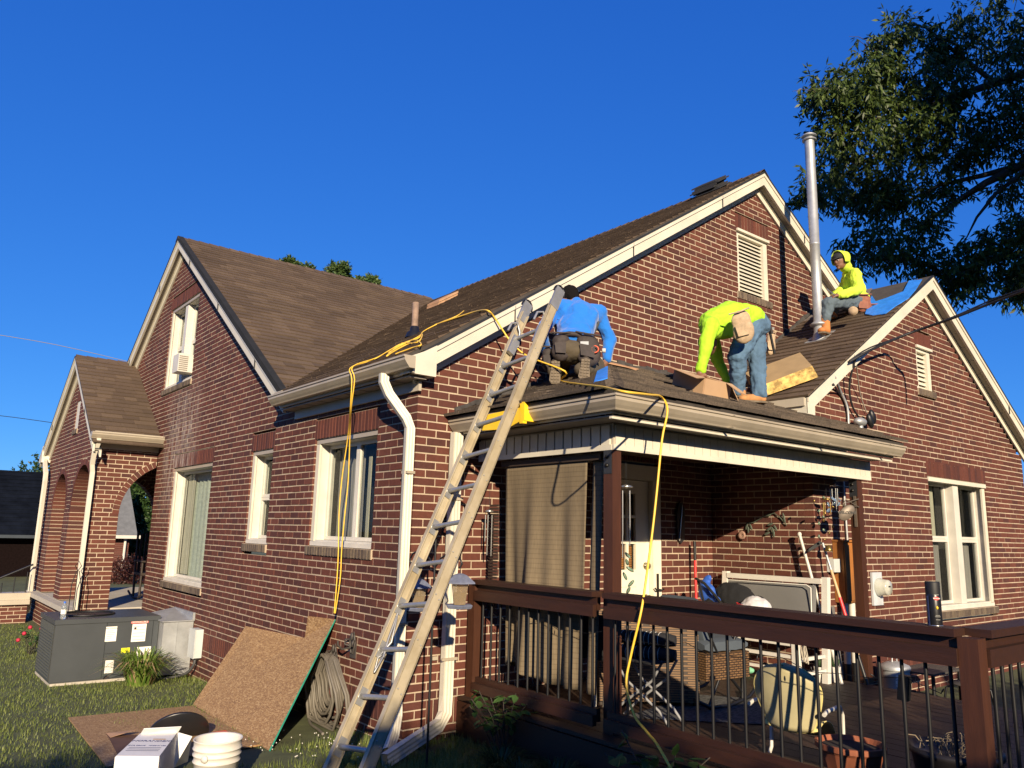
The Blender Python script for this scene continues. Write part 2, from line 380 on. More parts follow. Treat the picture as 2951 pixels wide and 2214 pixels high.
# porch
wallbricks('porch_wall',FA,lambda z:[(-.868,-.002)],-.35,2.96,[],[(.35,1.78,.83,.1)],dep=.25)
ring('porch_wall',FA,.35,1.78,.83,.1,PI*.5,PI,umax=-.002)
bl=[(0,0,0,0)]
def fP(z):
    if z<3.02: return [(8.06,12.1)]
    h=(z-2.86)/.70; return [(7.8+h,12.1-h)] if h<2.15 else []
PV=(9.72,10.08,3.25,3.75)
b2=opn('porch_front_wall',FP,PV)
wallbricks('porch_front_wall',FP,fP,.37,4.25,b2,[(8.75,1.85,.72,.1),(10.6,1.88,.62,.1)],dep=.25)
wallbricks('porch_front_wall',FP,lambda z:[(8.06,12.1)],-.3,.30,dep=.25)
for cx,cz,r in ((8.75,1.85,.72),(10.6,1.88,.62)): ring('porch_front_wall',FP,cx,cz,r,.1,0,PI)
# far wall of the porch, arch through which the garden shows
FF=Fr((0,12.1,0),(1,0,0),(0,-1,0))
wallbricks('porch_wall',FF,lambda z:[(-.62,1.6)],-.2,3.0,[],[(.35,1.78,.83,.1)],dep=.2)
ring('porch_wall',FF,.35,1.78,.83,.1,0,PI)
FI=Fr((1.6,0,0),(0,1,0),(-1,0,0)); wallbricks('porch_wall',FI,lambda z:[(7.9,12.09)],.37,3.0)
FB=Fr((0,8.0,0),(1,0,0),(0,1,0)); wallbricks('porch_wall',FB,lambda z:[(.11,1.49)],.37,3.0)
# ---- turn records into objects: the 300 that show largest singly, the others joined
WALLS={}
for nm,(vs,fs) in MORT.items():
    mb=MB(); mb.add(vs,fs,MORTAR)
    WALLS[nm]=mb.build(nm,house,fix=False)
def bdist(b):
    c=b[1].p((b[2]+b[3])/2,0,(b[4]+b[5])/2); dv=CAM-c
    if dv.dot(b[1].N)<=0: return 1e9
    q=c-CAM; dep=q.dot(fw)
    if dep<=0: return 1e9
    x=1106+F_PX*q.dot(rt)/dep; y=830-F_PX*q.dot(up)/dep
    if not(5<x<2207 and 5<y<1655): return 1e8+dv.length
    # hidden behind the rail, the screen or the ladder foot: prefer open wall
    return dv.length
def inwin(b): return False
main=[b for b in BR if b[0] in('gable_wall','side_wall')]
rest=[b for b in BR if b[0] not in('gable_wall','side_wall')]
main.sort(key=bdist)
single=main[:300]; rest+=main[300:]
def unit(seed):
    r=random.Random(seed); j=lambda s:r.uniform(-s,s)
    vs=[(x+j(.006),y,z+j(.02)) for z in(-.5,.5) for x,y in((-.5,0),(.5,0))]
    F=[(-.5,-1,-.5),(.5,-1,-.5),(.5,-1,.5),(-.5,-1,.5)]
    fr_=[(x*.99+j(.004),0+j(.015),z*.97+j(.015)) for x,_,z in F]
    mid=[(x+j(.004),-.05,z) for x,_,z in F]
    vs=F+mid+fr_
    fs=[(8,9,10,11)]+[(i,(i+1)%4,4+(i+1)%4,4+i) for i in range(4)]+[(4+i,4+(i+1)%4,8+(i+1)%4,8+i) for i in range(4)]
    me=bpy.data.meshes.new('brick'); me.from_pydata(vs,[],fs); me.materials.append(BRICK); me.update()
    bm=bmesh.new(); bm.from_mesh(me); bmesh.ops.recalc_face_normals(bm,faces=bm.faces); bm.to_mesh(me); bm.free(); return me
UN=[unit(i) for i in range(6)]; UNS=[m.copy() for m in UN]
for m in UNS: m.materials[0]=SILLB
for b in single:
    nm,fr,u0,u1,z0,z1,dep,kind=b[:8]; pr=b[8] if len(b)>8 else R(-.001,.002)
    o=bpy.data.objects.new('brick',random.choice(UNS if kind=='s' else UN)); COL.objects.link(o); o.parent=WALLS[nm]
    x=fr.U; y=fr.N; 
    if x.cross(y).z<0: x=-x
    o.matrix_local=Matrix.Translation(fr.p((u0+u1)/2,pr,(z0+z1)/2))@Matrix(((x.x,y.x,0,0),(x.y,y.y,0,0),(0,0,1,0),(0,0,0,1)))@Matrix.Diagonal((u1-u0,dep,z1-z0,1))
def joined(recs,name,parent):
    vs=[];fs=[];mi=[]
    for b in recs:
        nm,fr,u0,u1,z0,z1,dep,kind=b[:8]; pr=b[8] if len(b)>8 else R(-.0015,.0025); o=len(vs)
        e=.0022; g=pr-.004
        vs+=[fr.p(u,-dep,z) for u,z in((u0,z0),(u1,z0),(u1,z1),(u0,z1))]
        vs+=[fr.p(u,g,z) for u,z in((u0,z0),(u1,z0),(u1,z1),(u0,z1))]
        vs+=[fr.p(u,pr+R(-.001,.001),z) for u,z in((u0+e,z0+e),(u1-e,z0+e),(u1-e,z1-e),(u0+e,z1-e))]
        fs+=[(o+8,o+9,o+10,o+11)]+[(o+i,o+(i+1)%4,o+4+(i+1)%4,o+4+i) for i in range(4)]+[(o+4+i,o+4+(i+1)%4,o+8+(i+1)%4,o+8+i) for i in range(4)]
        mi+=[1 if kind=='s' else 0]*9
    return npmesh(name,[tuple(v) for v in vs],fs,[BRICK,SILLB],mi,parent=parent,kind='stuff')
joined(rest,'brickwork',house)
mb=MB()
for nm,fr,q,dep in RINGS:
    poly=[fr.p(u,.002,z) for u,z in q]; mb.prism(poly,fr.N*-dep,BRICK)
mb.build('arch_bricks',house,kind='stuff')
# ------------------------------------------------------------------ roofs
SH=[]
def shingles(fn,P,S,roof,E=.135,mtl=0,lift=.017,jit=.004,wmin=.16,wmax=.34,along=1):
    """P(u,s,h): point, u along the eave, s up the slope, h above the deck"""
    n=int(S/E)
    for i in range(n):
        s0=i*E
        for (a,b) in fn(s0+E*.5):
            u=a
            while u<b-.01:
                wd=R(wmin,wmax); e=min(b,u+wd)
                if b-e<.06: e=b
                h0=lift+R(-.002,.003)+jit*R(0,1); g=.0015; sl=R(-.004,.004)
                SH.append((roof,[P(u+g,s0+sl,0),P(e-g,s0+sl,0),P(u+g,s0+sl,h0),P(e-g,s0+sl,h0),P(u+g,s0+E+.012,.0035),P(e-g,s0+E+.012,.0035)],mtl))
                u=e
def slab(parent,name,pts,th=.03,m=UNDER):
    pts=[V(p) for p in pts]; n=(pts[1]-pts[0]).cross(pts[2]-pts[0]).normalized()
    if n.z<0: n=-n
    return MB().prism(pts,-n*th,m).build(name,parent)
def zM(x): return 3.06+.632*(x+.2)
def zC(y): return 6.28-.66*(7.43-y)
def zP(y): return 4.56-.70*(9.97-y)
def zWg(x): return 3.07+.63*(x-3.68)
def zLS(x): return 2.62+.39*(x-.3)
def zFS(y): return 2.62+.39*(y+1.98)
roofs={}
# main slope
roofs['m']=slab(house,'main_roof',[(-.24,-.15,zM(-.24)),(5.02,-.15,zM(5.02)),(5.02,7.5,zM(5.02)),(3.2,5.6,zM(3.2)),(-.24,2.4,zM(-.24))])
cm=1/math.sqrt(1+.632**2)
def fM(s):
    x=-.25+s*cm; return [(-.155,min(7.43-(6.28-zM(x))/.66+.03,9))]
shingles(fM,lambda u,s,h:V((-.25+s*cm-h*.53,u,zM(-.25+s*cm)+h*.85)),5.26/cm,'m',E=.13)
slab(house,'main_roof_far_slope',[(5.02,-.15,6.36),(10.2,-.15,3.1),(10.2,12,3.1),(5.02,12,6.36)])
# cross gable
roofs['c']=slab(house,'front_gable_roof',[(-.15,2.5,zC(2.5)),(-.15,7.43,6.28),(4.9,7.43,6.28),(.1,2.9,zC(2.9))])
cc=1/math.sqrt(1+.66**2)
def fC(s):
    y=2.46+s*cc; return [(-.155,max(-.12,(zC(y)-3.06)/.632-.2+.03))]
shingles(fC,lambda u,s,h:V((u,2.46+s*cc-h*.55,zC(2.46+s*cc)+h*.83)),4.98/cc,'c',E=.135)
slab(house,'front_gable_far_slope',[(-.15,7.43,6.28),(-.15,12.4,3.0),(5,12.4,3.0),(5,7.43,6.28)])
# porch
roofs['p']=slab(house,'porch_roof',[(-1.0,7.55,zP(7.55)),(-1.0,9.97,4.56),(0,9.97,4.56),(0,7.55,zP(7.55))])
cp=1/math.sqrt(1+.49)
shingles(lambda s:[(-1.02,0)],lambda u,s,h:V((u,7.5+s*cp-h*.57,zP(7.5+s*cp)+h*.82)),2.47/cp,'p',E=.135)
slab(house,'porch_far_slope',[(-1.0,9.97,4.56),(-1.0,12.4,2.9),(0,12.4,2.9),(0,9.97,4.56)])
# patio hip roof
cl=1/math.sqrt(1+.39**2)
roofs['l']=slab(house,'patio_roof_side_slope',[(.3,-1.98,2.60),(2.28,0,3.38),(.3,0,2.60)])
shingles(lambda s:[(.27+s*cl-2.26,-.005)],lambda u,s,h:V((.27+s*cl-h*.36,u,zLS(.27+s*cl)+h*.93)),1.98/cl,'l',E=.13,mtl=1,jit=.012)
roofs['f']=slab(house,'patio_roof_front_slope',[(.3,-1.98,2.60),(4.40,-1.98,2.60),(4.40,-1.26,2.88),(3.94,-1.26,2.88),(3.94,-1.0,2.98),(4.2,0,3.38),(2.28,0,3.38)])
def fF(s):
    y=-2.01+s*cl; z=zFS(y)
    return [(y+2.30,4.42 if y<-1.27 else (3.93 if z<3.07 else 3.70+(z-3.07)/.63))]
shingles(fF,lambda u,s,h:V((u,-2.01+s*cl-h*.36,zFS(-2.01+s*cl)+h*.93)),1.99/cl,'f',E=.13,mtl=1,jit=.012)
# wing
cw=1/math.sqrt(1+.63**2)
roofs['w']=slab(house,'wing_roof',[(3.66,-1.4,zWg(3.66)),(6.80,-1.4,5.035),(6.80,0,5.035),(4.25,0,zWg(4.25)),(3.66,-1.0,zWg(3.66))])
def fWs(s):
    x=3.64+s*cw; z=zWg(x); return [(-1.43,min(-.005,-1.98+(z-2.60)/.39))]
def bare(u,x): return x>6.35-.1*math.sin(u*9) 
shingles(fWs,lambda u,s,h:V((3.64+s*cw-h*.53,u,zWg(3.64+s*cw)+h*.85)),2.45/cw,'w',E=.13)
slab(house,'wing_far_slope',[(6.80,-1.4,5.035),(9.95,-1.4,3.05),(9.95,0,3.05),(6.80,0,5.035)])
def sd(r):
    c=(r[1][0]+r[1][1])/2; return (c-CAM).length+(50 if r[0] in 'cpm' else 0)
# spread the single shingles over the five roofs that show
byr={}
for r in SH: byr.setdefault(r[0],[]).append(r)
for k in byr: byr[k].sort(key=lambda r:((r[1][0]+r[1][1])/2-CAM).length)
quota={'f':70,'l':40,'w':60,'c':90,'p':20,'m':20}
SF=[(2,3,5,4),(0,1,3,2),(0,2,4),(1,5,3)]
for k,rs in byr.items():
    q=quota[k]
    for r in rs[:q]:
        MB().add(r[1],SF,SHINGW if r[2] else SHING).build('shingle',roofs[k],fix=False)
    mb=MB()
    for r in rs[q:]: mb.add(r[1],SF,SHINGW if r[2] else SHING)
    mb.build('shingles',roofs[k],fix=False,kind='stuff')
# ridge caps
def ridgecaps(a,b,roof,nrm1,nrm2,w=.13,L=.17):
    a=V(a);b=V(b);d=(b-a).normalized(); n=int((b-a).length/L)
    mb=MB()
    for i in range(n):
        p=a+d*i*L; q=p+d*(L+.03); e1=V((0,0,.022)); e2=V((0,0,.012))
        mb.add([p+nrm1*w+e1*.7,p+V((0,0,.03)),p+nrm2*w+e1*.7,q+nrm1*w,q+V((0,0,.016)),q+nrm2*w,p+nrm1*w,p+nrm2*w],[(0,1,4,3),(1,2,5,4),(0,6,1),(2,1,7)],SHING)
    mb.build('ridge_caps',roof,fix=False,kind='stuff')
ridgecaps((-.16,7.43,6.285),(4.9,7.43,6.285),roofs['c'],V((0,-.83,-.55)),V((0,.83,-.55)))
ridgecaps((-1.0,9.97,4.565),(0,9.97,4.565),roofs['p'],V((0,-.82,-.57)),V((0,.82,-.57)))
ridgecaps((5.02,-.16,6.365),(5.02,7,6.365),roofs['m'],V((-.85,0,-.53)),V((.85,0,-.53)))
# ------------------------------------------------------------------ rakes, fascias, soffits, gutters
def rake(fr,uA,zA,uB,zB,over,fa=0,h=.17,name='rake_board',wallgap=.0,edge=DARK,panels=True,fz=.10):
    L=math.hypot(uB-uA,zB-zA); t=(zB-zA)/(uB-uA)
    q=lambda o0,o1:[(uA,zA-o0),(uB,zB-o0),(uB,zB-o1),(uA,zA-o1)]
    mb=MB()
    mb.prism([fr.p(u,over,z) for u,z in q(.02,h)],fr.N*-.03,TRIM)
    mb.prism([fr.p(u,over+.014,z) for u,z in q(.012,.055)],fr.N*-.013,TRIM)
    mb.prism([fr.p(u,over+.02,z) for u,z in q(-.012,.010)],fr.N*-.03,edge)
    o=mb.build(name,house)
    mb=MB(); n=max(1,int(L/.28)); zz=h-.035
    if panels:
        for i in range(n):
            a=uA+(uB-uA)*(i+.012)/n; b=uA+(uB-uA)*(i+.988)/n
            mb.hexa([fr.p(u,d,zA+(u-uA)*t-zz-dz) for dz in (.012,0) for u,d in((a,.004),(b,.004),(b,over-.031),(a,over-.031))],SOFF)
        mb.prism([fr.p(u,over-.031,zA+(u-uA)*t-zz+.004) for u in (uA,uB)]+[fr.p(u,over-.031,zA+(u-uA)*t-zz+.01) for u in (uB,uA)],fr.N*-(over-.035),DARK)
        mb.build('soffit',o)
    mb=MB()
    for k in range(int(L/1.9)):
        us=uA+(uB-uA)*(k+.6)/(L/1.9); zs=zA+(us-uA)*t; mb.prism([fr.p(us+du,over+.0165,zs-dz) for du,dz in((-.0015,.024),(.0015,.024),(.0015,h-.002),(-.0015,h-.002))],fr.N*-.0155,DARK)
    if mb.v: mb.build('board_seam',o,kind='stuff')
    uA2=uA+fa; zq=lambda u:zA+(u-uA)*t-zz-.014
    mb=MB(); mb.prism([fr.p(u,.028,zq(u)-dz) for u,dz in((uA2,0),(uB,0),(uB,fz),(uA2,fz))],fr.N*-.026,TRIM)
    mb.prism([fr.p(u,.040,zq(u)-dz) for u,dz in((uA2,0),(uB,0),(uB,.02),(uA2,.02))],fr.N*-.011,TRIM)
    mb.build('frieze_board',o); return o
rake(FG,-.06,3.10,5.02,6.345,.145); rake(FG,10.1,3.13,5.02,6.345,.145)
rake(FL,2.52,3.025,7.43,6.275,.135,fa=.22,edge=DARK); rake(FL,12.4,2.985,7.43,6.275,.135)
rake(FP,7.55,2.86,9.97,4.55,.13,h=.16); rake(FP,12.4,2.86,9.97,4.55,.13,h=.16)
rake(FW,3.66,3.05,6.80,5.025,.15); rake(FW,9.95,3.03,6.80,5.025,.15)
mb=MB()   # boxed returns at the rake ends
mb.prism([FG.p(u,.17,z) for u,z in((-.19,3.04),(-.06,3.10),(.06,3.17),(.06,2.90),(-.20,2.90))],FG.N*-.145,TRIM)
mb.build('rake_return',house); mb=MB()
mb.prism([FP.p(u,.15,z) for u,z in((12.15,3.10),(12.42,2.90),(12.42,2.78),(12.10,2.78))],FP.N*-.17,TRIM)
mb.build('rake_return',house); mb=MB()
mb.prism([FW.p(u,.148,z) for u,z in((3.66,3.05),(3.80,3.14),(3.80,2.86),(3.66,2.83))],FW.N*-.146,TRIM)
mb.build('rake_return',house)
mb=MB(); mb.box(3.655,3.675,-1.39,-.9,2.84,3.045,TRIM); mb.box(3.63,3.654,-1.38,-.9,2.955,3.04,TRIM2); mb.box(3.677,3.936,-1.38,-1.26,2.83,2.842,SOFF)
mb.build('eave_return',house)
KP=[(0,0),(.055,0),(.062,.012),(.078,.03),(.10,.06),(.10,.082),(.112,.086),(.112,.10),(.106,.10),(.100,.092),(.094,.088),(.092,.064),(.07,.034),(.05,.008),(.006,.008),(.006,.096),(0,.096)]
def gutter(name,A,B,outw,parent,zb,mA=None,mB=None,m=GUT):
    """K style gutter from A to B, bottom at zb; outw is outward; mitre ends move the profile"""
    A=V(A);B=V(B);o=V(outw); d=(B-A).normalized(); mb=MB(); vs=[]
    for P0,mt in((A,mA or 0),(B,mB or 0)):
        for x,z in KP: vs.append(P0+o*x+V((0,0,zb+z))+d*mt*x)
    n=len(KP); fs=[(i,(i+1)%n,n+(i+1)%n,n+i) for i in range(n)]
    mb.add(vs,fs,m)
    for s_ in (0,1):
        if (mA,mB)[s_] is None:
            k=s_*n; P0=(A,B)[s_]; poly=[P0+o*x+V((0,0,zb+z)) for x,z in KP[:9]]+[P0+V((0,0,zb+.1))]
            mb.prism(poly,d*(.004 if s_ else -.004),m)
    return mb.build(name,parent)
def down(name,pts,w=.075,t=.055,face=(0,-1,0),m=TRIM,parent=None):
    mb=MB(); f=V(face); P=[V(p) for p in pts]
    # rounded rectangular corrugated pipe swept along pts
    prof=[(-w/2,-t/2),(-w/2,t/2)]+[( -w/2+w*i/6, t/2-(.004 if i%2 else 0)) for i in range(1,6)]+[(w/2,t/2),(w/2,-t/2)]+[( w/2-w*i/6,-t/2) for i in range(1,6)]
    vs=[];n=len(prof)
    for i,p in enumerate(P):
        a=P[max(0,i-1)];b=P[min(len(P)-1,i+1)];tt=(b-a).normalized(); s=tt.cross(f)
        if s.length<.05: s=V((1,0,0))
        s.normalize(); u=s.cross(tt).normalized()
        k=1.0
        if 0<i<len(P)-1:
            ang=(P[i]-a).angle(b-P[i]); k=1/max(.6,math.cos(ang/2))
        vs+=[p+s*x+u*y*k for x,y in prof]
    fs=[(i*n+j,i*n+(j+1)%n,(i+1)*n+(j+1)%n,(i+1)*n+j) for i in range(len(P)-1) for j in range(n)]
    mb.add(vs,fs,m); 
    mb.add(vs[:n],[tuple(range(n))],m)
    return mb.build(name,parent or house)
# main eave on the side wall
gutter('gutter',(-.19,-.24,0),(-.19,2.57,0),(-1,0,0),house,2.925)
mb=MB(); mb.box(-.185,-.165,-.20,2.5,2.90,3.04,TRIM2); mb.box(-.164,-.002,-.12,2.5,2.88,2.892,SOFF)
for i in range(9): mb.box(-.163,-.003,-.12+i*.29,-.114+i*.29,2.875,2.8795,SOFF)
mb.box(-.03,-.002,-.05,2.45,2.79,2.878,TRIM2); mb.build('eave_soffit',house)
mb=MB(); mb.box(-.21,-.10,2.42,2.62,3.0,3.08,TRIM2); mb.build('valley_cap',house)
down('downspout',[(-.245,.16,2.93),(-.245,.16,2.86),(-.20,.14,2.76),(-.075,.05,2.56),(-.045,.035,2.48),(-.045,.035,.34),(-.05,.02,.22),(-.13,-.08,.12),(-.30,-.28,.055)],face=(-.2,-1,0))
mb=MB()
for z in(.9,2.1): mb.box(-.078,-.002,-.012,.082,z,z+.022,GUT)
for z in(.62,1.9): mb.box(.27,.42,-.112,-.100,z,z+.022,GUT); mb.box(.24,.29,-.02,-.003,z-.003,z+.025,GUT)
for x in(1.6,3.0,4.1): mb.box(x,x+.028,-1.978,-1.864,2.4735,2.478,GUT); mb.prism([(x,-1.9835+.0,2.475+.09),(x+.02,-1.9835,2.475+.09),(x+.02,-1.9835,2.572),(x,-1.9835,2.572)],(0,-.002,0),SOFF)
mb.build('pipe_straps',house,kind='stuff')
gutter('gutter',(-1.03,7.62,0),(0,7.62,0),(0,-1,0),house,2.90)
mb=MB(); mb.box(-1.0,-.002,7.63,7.79,2.87,2.885,SOFF); mb.box(-.98,-.002,7.60,7.625,2.86,3.02,TRIM2); mb.box(-.87,-.002,7.77,7.797,2.77,2.868,TRIM2); mb.build('eave_soffit',house)
down('downspout',[(-.93,7.56,2.90),(-.93,7.56,2.84),(-.95,7.66,2.66),(-.945,7.73,2.52),(-.925,7.75,2.4),(-.925,7.75,.38)],face=(-1,0,0))
down('downspout',[(-.95,12.2,2.86),(-.97,12.0,2.75),(-.97,11.75,2.55),(-.97,11.72,2.4),(-.97,11.72,.05),(-1.05,11.7,-.12),(-1.5,11.6,-.18)],face=(-1,-.3,0))
# patio roof edge
gutter('gutter',(.415,-.02,0),(.415,-1.87,0),(-1,0,0),house,2.475,mB=1.0)
gutter('gutter',(.415,-1.87,0),(4.45,-1.87,0),(0,-1,0),house,2.475,mA=-1.0)
mb=MB(); mb.box(.40,.414,-1.86,-.02,2.46,2.60,TRIM); mb.box(.40,4.40,-1.868,-1.855,2.46,2.60,TRIM)
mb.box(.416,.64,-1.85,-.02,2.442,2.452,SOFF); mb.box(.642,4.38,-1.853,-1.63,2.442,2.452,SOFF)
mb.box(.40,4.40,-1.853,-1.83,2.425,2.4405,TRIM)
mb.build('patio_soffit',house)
bm_=thing  # beam wrapped in ribbed cream panels
mb=MB(); mb.box(.655,4.36,-1.625,-1.50,2.27,2.44,TRIM2); mb.box(.655,.78,-1.495,-.02,2.27,2.44,TRIM2); mb.build('patio_beam',house)
mb=MB()
for i in range(37): x=.665+i*.1; mb.box(x,x+.094,-1.640,-1.626,2.285,2.425,TRIM)
for i in range(16): y=-1.60+i*.1; mb.box(.640,.654,y,y+.085,2.285,2.425,TRIM)
mb.box(.640,4.37,-1.645,-1.6265,2.245,2.284,TRIM); mb.box(.636,.6545,-1.62,-.02,2.245,2.284,TRIM)
mb.box(4.362,4.375,-1.64,-1.27,2.25,2.44,TRIM)
mb.build('fascia_panels',house)
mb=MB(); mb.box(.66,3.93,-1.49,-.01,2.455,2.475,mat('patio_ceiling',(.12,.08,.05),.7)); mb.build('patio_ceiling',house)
down('downspout',[(.36,-.075,2.47),(.355,-.075,2.30),(.345,-.075,.35),(.33,-.09,.22),(.24,-.14,.15),(-.40,-.43,.05)],face=(0,-1,0),w=.095)
# step flashing and torn felt along the wall joints
mb=MB(); FLG=mat('lead_flashing',(.05,.045,.042),.85,.0,var=.6,scale=9,bump=.5)
def flash(x,z,sl,h=.02):
    mb.obox((x+.05,-.010,z+h*.6+R(-.008,.012)),(.058,0,.058*sl+R(-.008,.008)),(0,.006+R(0,.004),0),(0,0,h+R(-.008,.014)),FLG)
for i in range(17): x=.38+i*.112; flash(x,zLS(x+.05)+.012,.39)
for i in range(17): flash(2.3+i*.112,3.395,0)
for i in range(24): x=4.25+i*.108; flash(x,zWg(x+.05)+.012,.63,.03)
mb.build('step_flashing',house,kind='stuff')
mb=MB()
# dark drip edge over the rake of the front gable
t_=.66
mb.prism([FL.p(u,.155,zC(u)+.012) for u in(2.40,7.43)]+[FL.p(u,.155,zC(u)+.035) for u in(7.43,2.40)],FL.N*-.085,mat('slate_edge',(.022,.023,.024),.85,.0,var=.2,spec=.15))
mb.prism([FL.p(u,.157,zC(u)-.04) for u in(2.40,7.43)]+[FL.p(u,.157,zC(u)+.011) for u in(7.43,2.40)],FL.N*-.02,MATS['slate_edge'])
mb.build('drip_edge',house)
# ------------------------------------------------------------------ windows and doors
def pane_curtain(fr,pr,u0,u1,z0,z1,d,cm,tied=False,half=None):
    MB_=MB(); fr.box(MB_,u0,u1,d,d+.006,z0,z1,GLASSC); g=MB_.build('pane',pr)
    a,b=(u0,u1) if not half else half
    n=26; P=[[fr.p(a+(b-a)*i/n,d-.05+.018*math.sin(i*1.9)+.008*math.sin(i*4.1),z) for z in (z0-.02,z1-(.0 if not tied else .12*abs(i/n-.4)))] for i in range(n+1)]
    MB().sheet(P,cm).build('curtain',pr,fix=False)
GLASSC=bpy.data.materials.new('clear_glass'); GLASSC.use_nodes=True
t_=GLASSC.node_tree; b_=t_.nodes['Principled BSDF']; o_=t_.nodes['Material Output']
b_.inputs['Base Color'].default_value=(.015,.018,.02,1); b_.inputs['Roughness'].default_value=.03; b_.inputs['Specular IOR Level'].default_value=.9
tr_=t_.nodes.new('ShaderNodeBsdfTransparent'); tr_.inputs[0].default_value=(.95,.97,.96,1); mx_=t_.nodes.new('ShaderNodeMixShader'); mx_.inputs[0].default_value=.13
t_.links.new(tr_.outputs[0],mx_.inputs[1]); t_.links.new(b_.outputs[0],mx_.inputs[2]); t_.links.new(mx_.outputs[0],o_.inputs[0])
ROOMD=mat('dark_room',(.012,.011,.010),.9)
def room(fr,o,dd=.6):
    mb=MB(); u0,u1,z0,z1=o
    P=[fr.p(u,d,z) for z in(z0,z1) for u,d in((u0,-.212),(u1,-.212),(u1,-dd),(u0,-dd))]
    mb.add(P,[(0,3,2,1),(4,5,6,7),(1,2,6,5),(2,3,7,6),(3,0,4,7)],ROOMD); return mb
def window(fr,o,sashes,label=None,curt=None,head=.0,kind='fixed'):
    """o opening; sashes list of (u0,u1,z0,z1,curtain)"""
    u0,u1,z0,z1=o; mb=MB(); t=.055
    e=.004
    # liner: jambs, head, sill, deep enough to show its inner face
    fr.box(mb,u0+e,u0+t,-.21,-.045,z0+e,z1-e,WHITE); fr.box(mb,u1-t,u1-e,-.21,-.045,z0+e,z1-e,WHITE)
    fr.box(mb,u0+t,u1-t,-.21,-.045,z1-.05,z1-e,WHITE); fr.box(mb,u0+t,u1-t,-.21,-.03,z0+e,z0+.06,WHITE)
    f=mb.build('window',house)
    mb=MB(); fr.box(mb,u0+.002,u1-.002,-.044,-.015,z0+.003,z0+.045,WHITE); mb.build('sill',f)
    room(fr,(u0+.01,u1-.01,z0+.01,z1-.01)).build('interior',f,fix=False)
    for s in sashes:
        a,b,c,d,cm=s; mb=MB(); w_=.035; y0,y1=-.175,-.14
        fr.box(mb,a,a+w_,y0,y1,c,d,WHITE); fr.box(mb,b-w_,b,y0,y1,c,d,WHITE)
        fr.box(mb,a+w_,b-w_,y0,y1,c,c+w_,WHITE); fr.box(mb,a+w_,b-w_,y0,y1,d-w_,d,WHITE)
        sm=mb.build('sash',f)
        MBp=MB(); fr.box(MBp,a+w_,b-w_,y0+.012,y0+.016,c+w_,d-w_,GLASSC); MBp.build('pane',f)
        if cm:
            n=30; aa,bb=cm[1],cm[2]; P=[[fr.p(aa+(bb-aa)*i/n,-.25+.016*math.sin(i*1.7)+.008*math.sin(i*3.7),z) for z in(c,d)] for i in range(n+1)]
            MB().sheet(P,cm[0]).build('curtain',f,fix=False)
    return f
LACE=mat('lace_curtain',(.48,.52,.44),.9,var=.2,scale=20)
GREYC=mat('grey_drape',(.26,.24,.22),.9,var=.25,scale=6,stretch=(5,5,.4))
CREAMC=mat('cream_drape',(.45,.42,.32),.9,var=.1)
u0,u1,z0,z1=W1; w=window(FL,W1,[(u0+.056,u1-.056,z0+.062,z1-.052,(LACE,u0+.3,u1-.06))])
MB().sheet([[FL.p(u1-.10-.32*i/14,-.215+.012*math.sin(i*2.2),z) for z in(z0+.1,z1-.1)] for i in range(15)],CREAMC).build('curtain',w,fix=False)
u0,u1,z0,z1=W2; window(FL,W2,[(u0+.056,u1-.056,z0+.062,(z0+z1)/2,(GREYC,u0+.1,u1-.1)),(u0+.056,u1-.056,(z0+z1)/2+.002,z1-.052,(LACE,u0+.1,u1-.1))])
u0,u1,z0,z1=W3; um=(u0+u1)/2-.04
w=window(FL,W3,[(u0+.056,um,z0+.062,z1-.052,None),(um+.002,u1-.056,z0+.062,z1-.052,(GREYC,um+.05,u1-.1))])
mb=MB(); FL.box(mb,um-.14,um-.09,-.22,-.21,z0+.07,z1-.2,CREAMC); mb.build('blind_edge',w)
u0,u1,z0,z1=W4; um=(u0+u1)/2; zm=(z0+z1)/2+.02
w=window(FL,W4,[(um+.075,u1-.056,zm+.002,z1-.052,(GREYC,um+.1,u1-.08)),(um+.075,u1-.056,z0+.062,zm,(LACE,um+.1,u1-.08)),(u0+.056,um-.075,zm+.002,z1-.052,(GREYC,u0+.08,um-.1)),(u0+.056,um-.075,z0+.062,zm,(LACE,u0+.08,um-.1))])
mb=MB(); FL.box(mb,um-.07,um+.07,-.18,-.04,z0+.062,z1-.052,WHITE); mb.build('mullion',w)
u0,u1,z0,z1=WR; um=(u0+u1)/2; zm=(z0+z1)/2+.05
w=window(FW,WR,[(u0+.056,um-.085,zm+.002,z1-.052,(CREAMC,um-.5,um-.2)),(u0+.056,um-.085,z0+.062,zm,(GREYC,u0+.1,um-.15)),(um+.085,u1-.056,zm+.002,z1-.052,(CREAMC,um+.12,um+.42)),(um+.085,u1-.056,z0+.062,zm,(GREYC,um+.12,u1-.1))])
mb=MB(); FW.box(mb,um-.08,um+.08,-.18,-.045,z0+.062,z1-.052,WHITE); mb.build('mullion',w)
mb=MB(); FW.box(mb,u0+.003,u1-.003,-.044,.004,z1-.055,z1-.004,TRIM); mb.build('head_trim',w)
mb=MB(); FW.box(mb,u1-.09,u1-.004,-.0449,-.02,z0+.05,z1-.06,TRIM); mb.build('side_trim',w)
for o,fr in ((W1,FL),(W2,FL),(W3,FL),(W4,FL)):
    mb=MB(); fr.box(mb,o[0]+.003,o[1]-.003,-.044,-.02,o[3]-.045,o[3]-.004,GUT); mb.build('head_trim',house)
    mb=MB(); fr.box(mb,o[1]-.075,o[1]-.004,-.0449,-.02,o[2]+.048,o[3]-.048,TRIM); mb.build('side_trim',house)
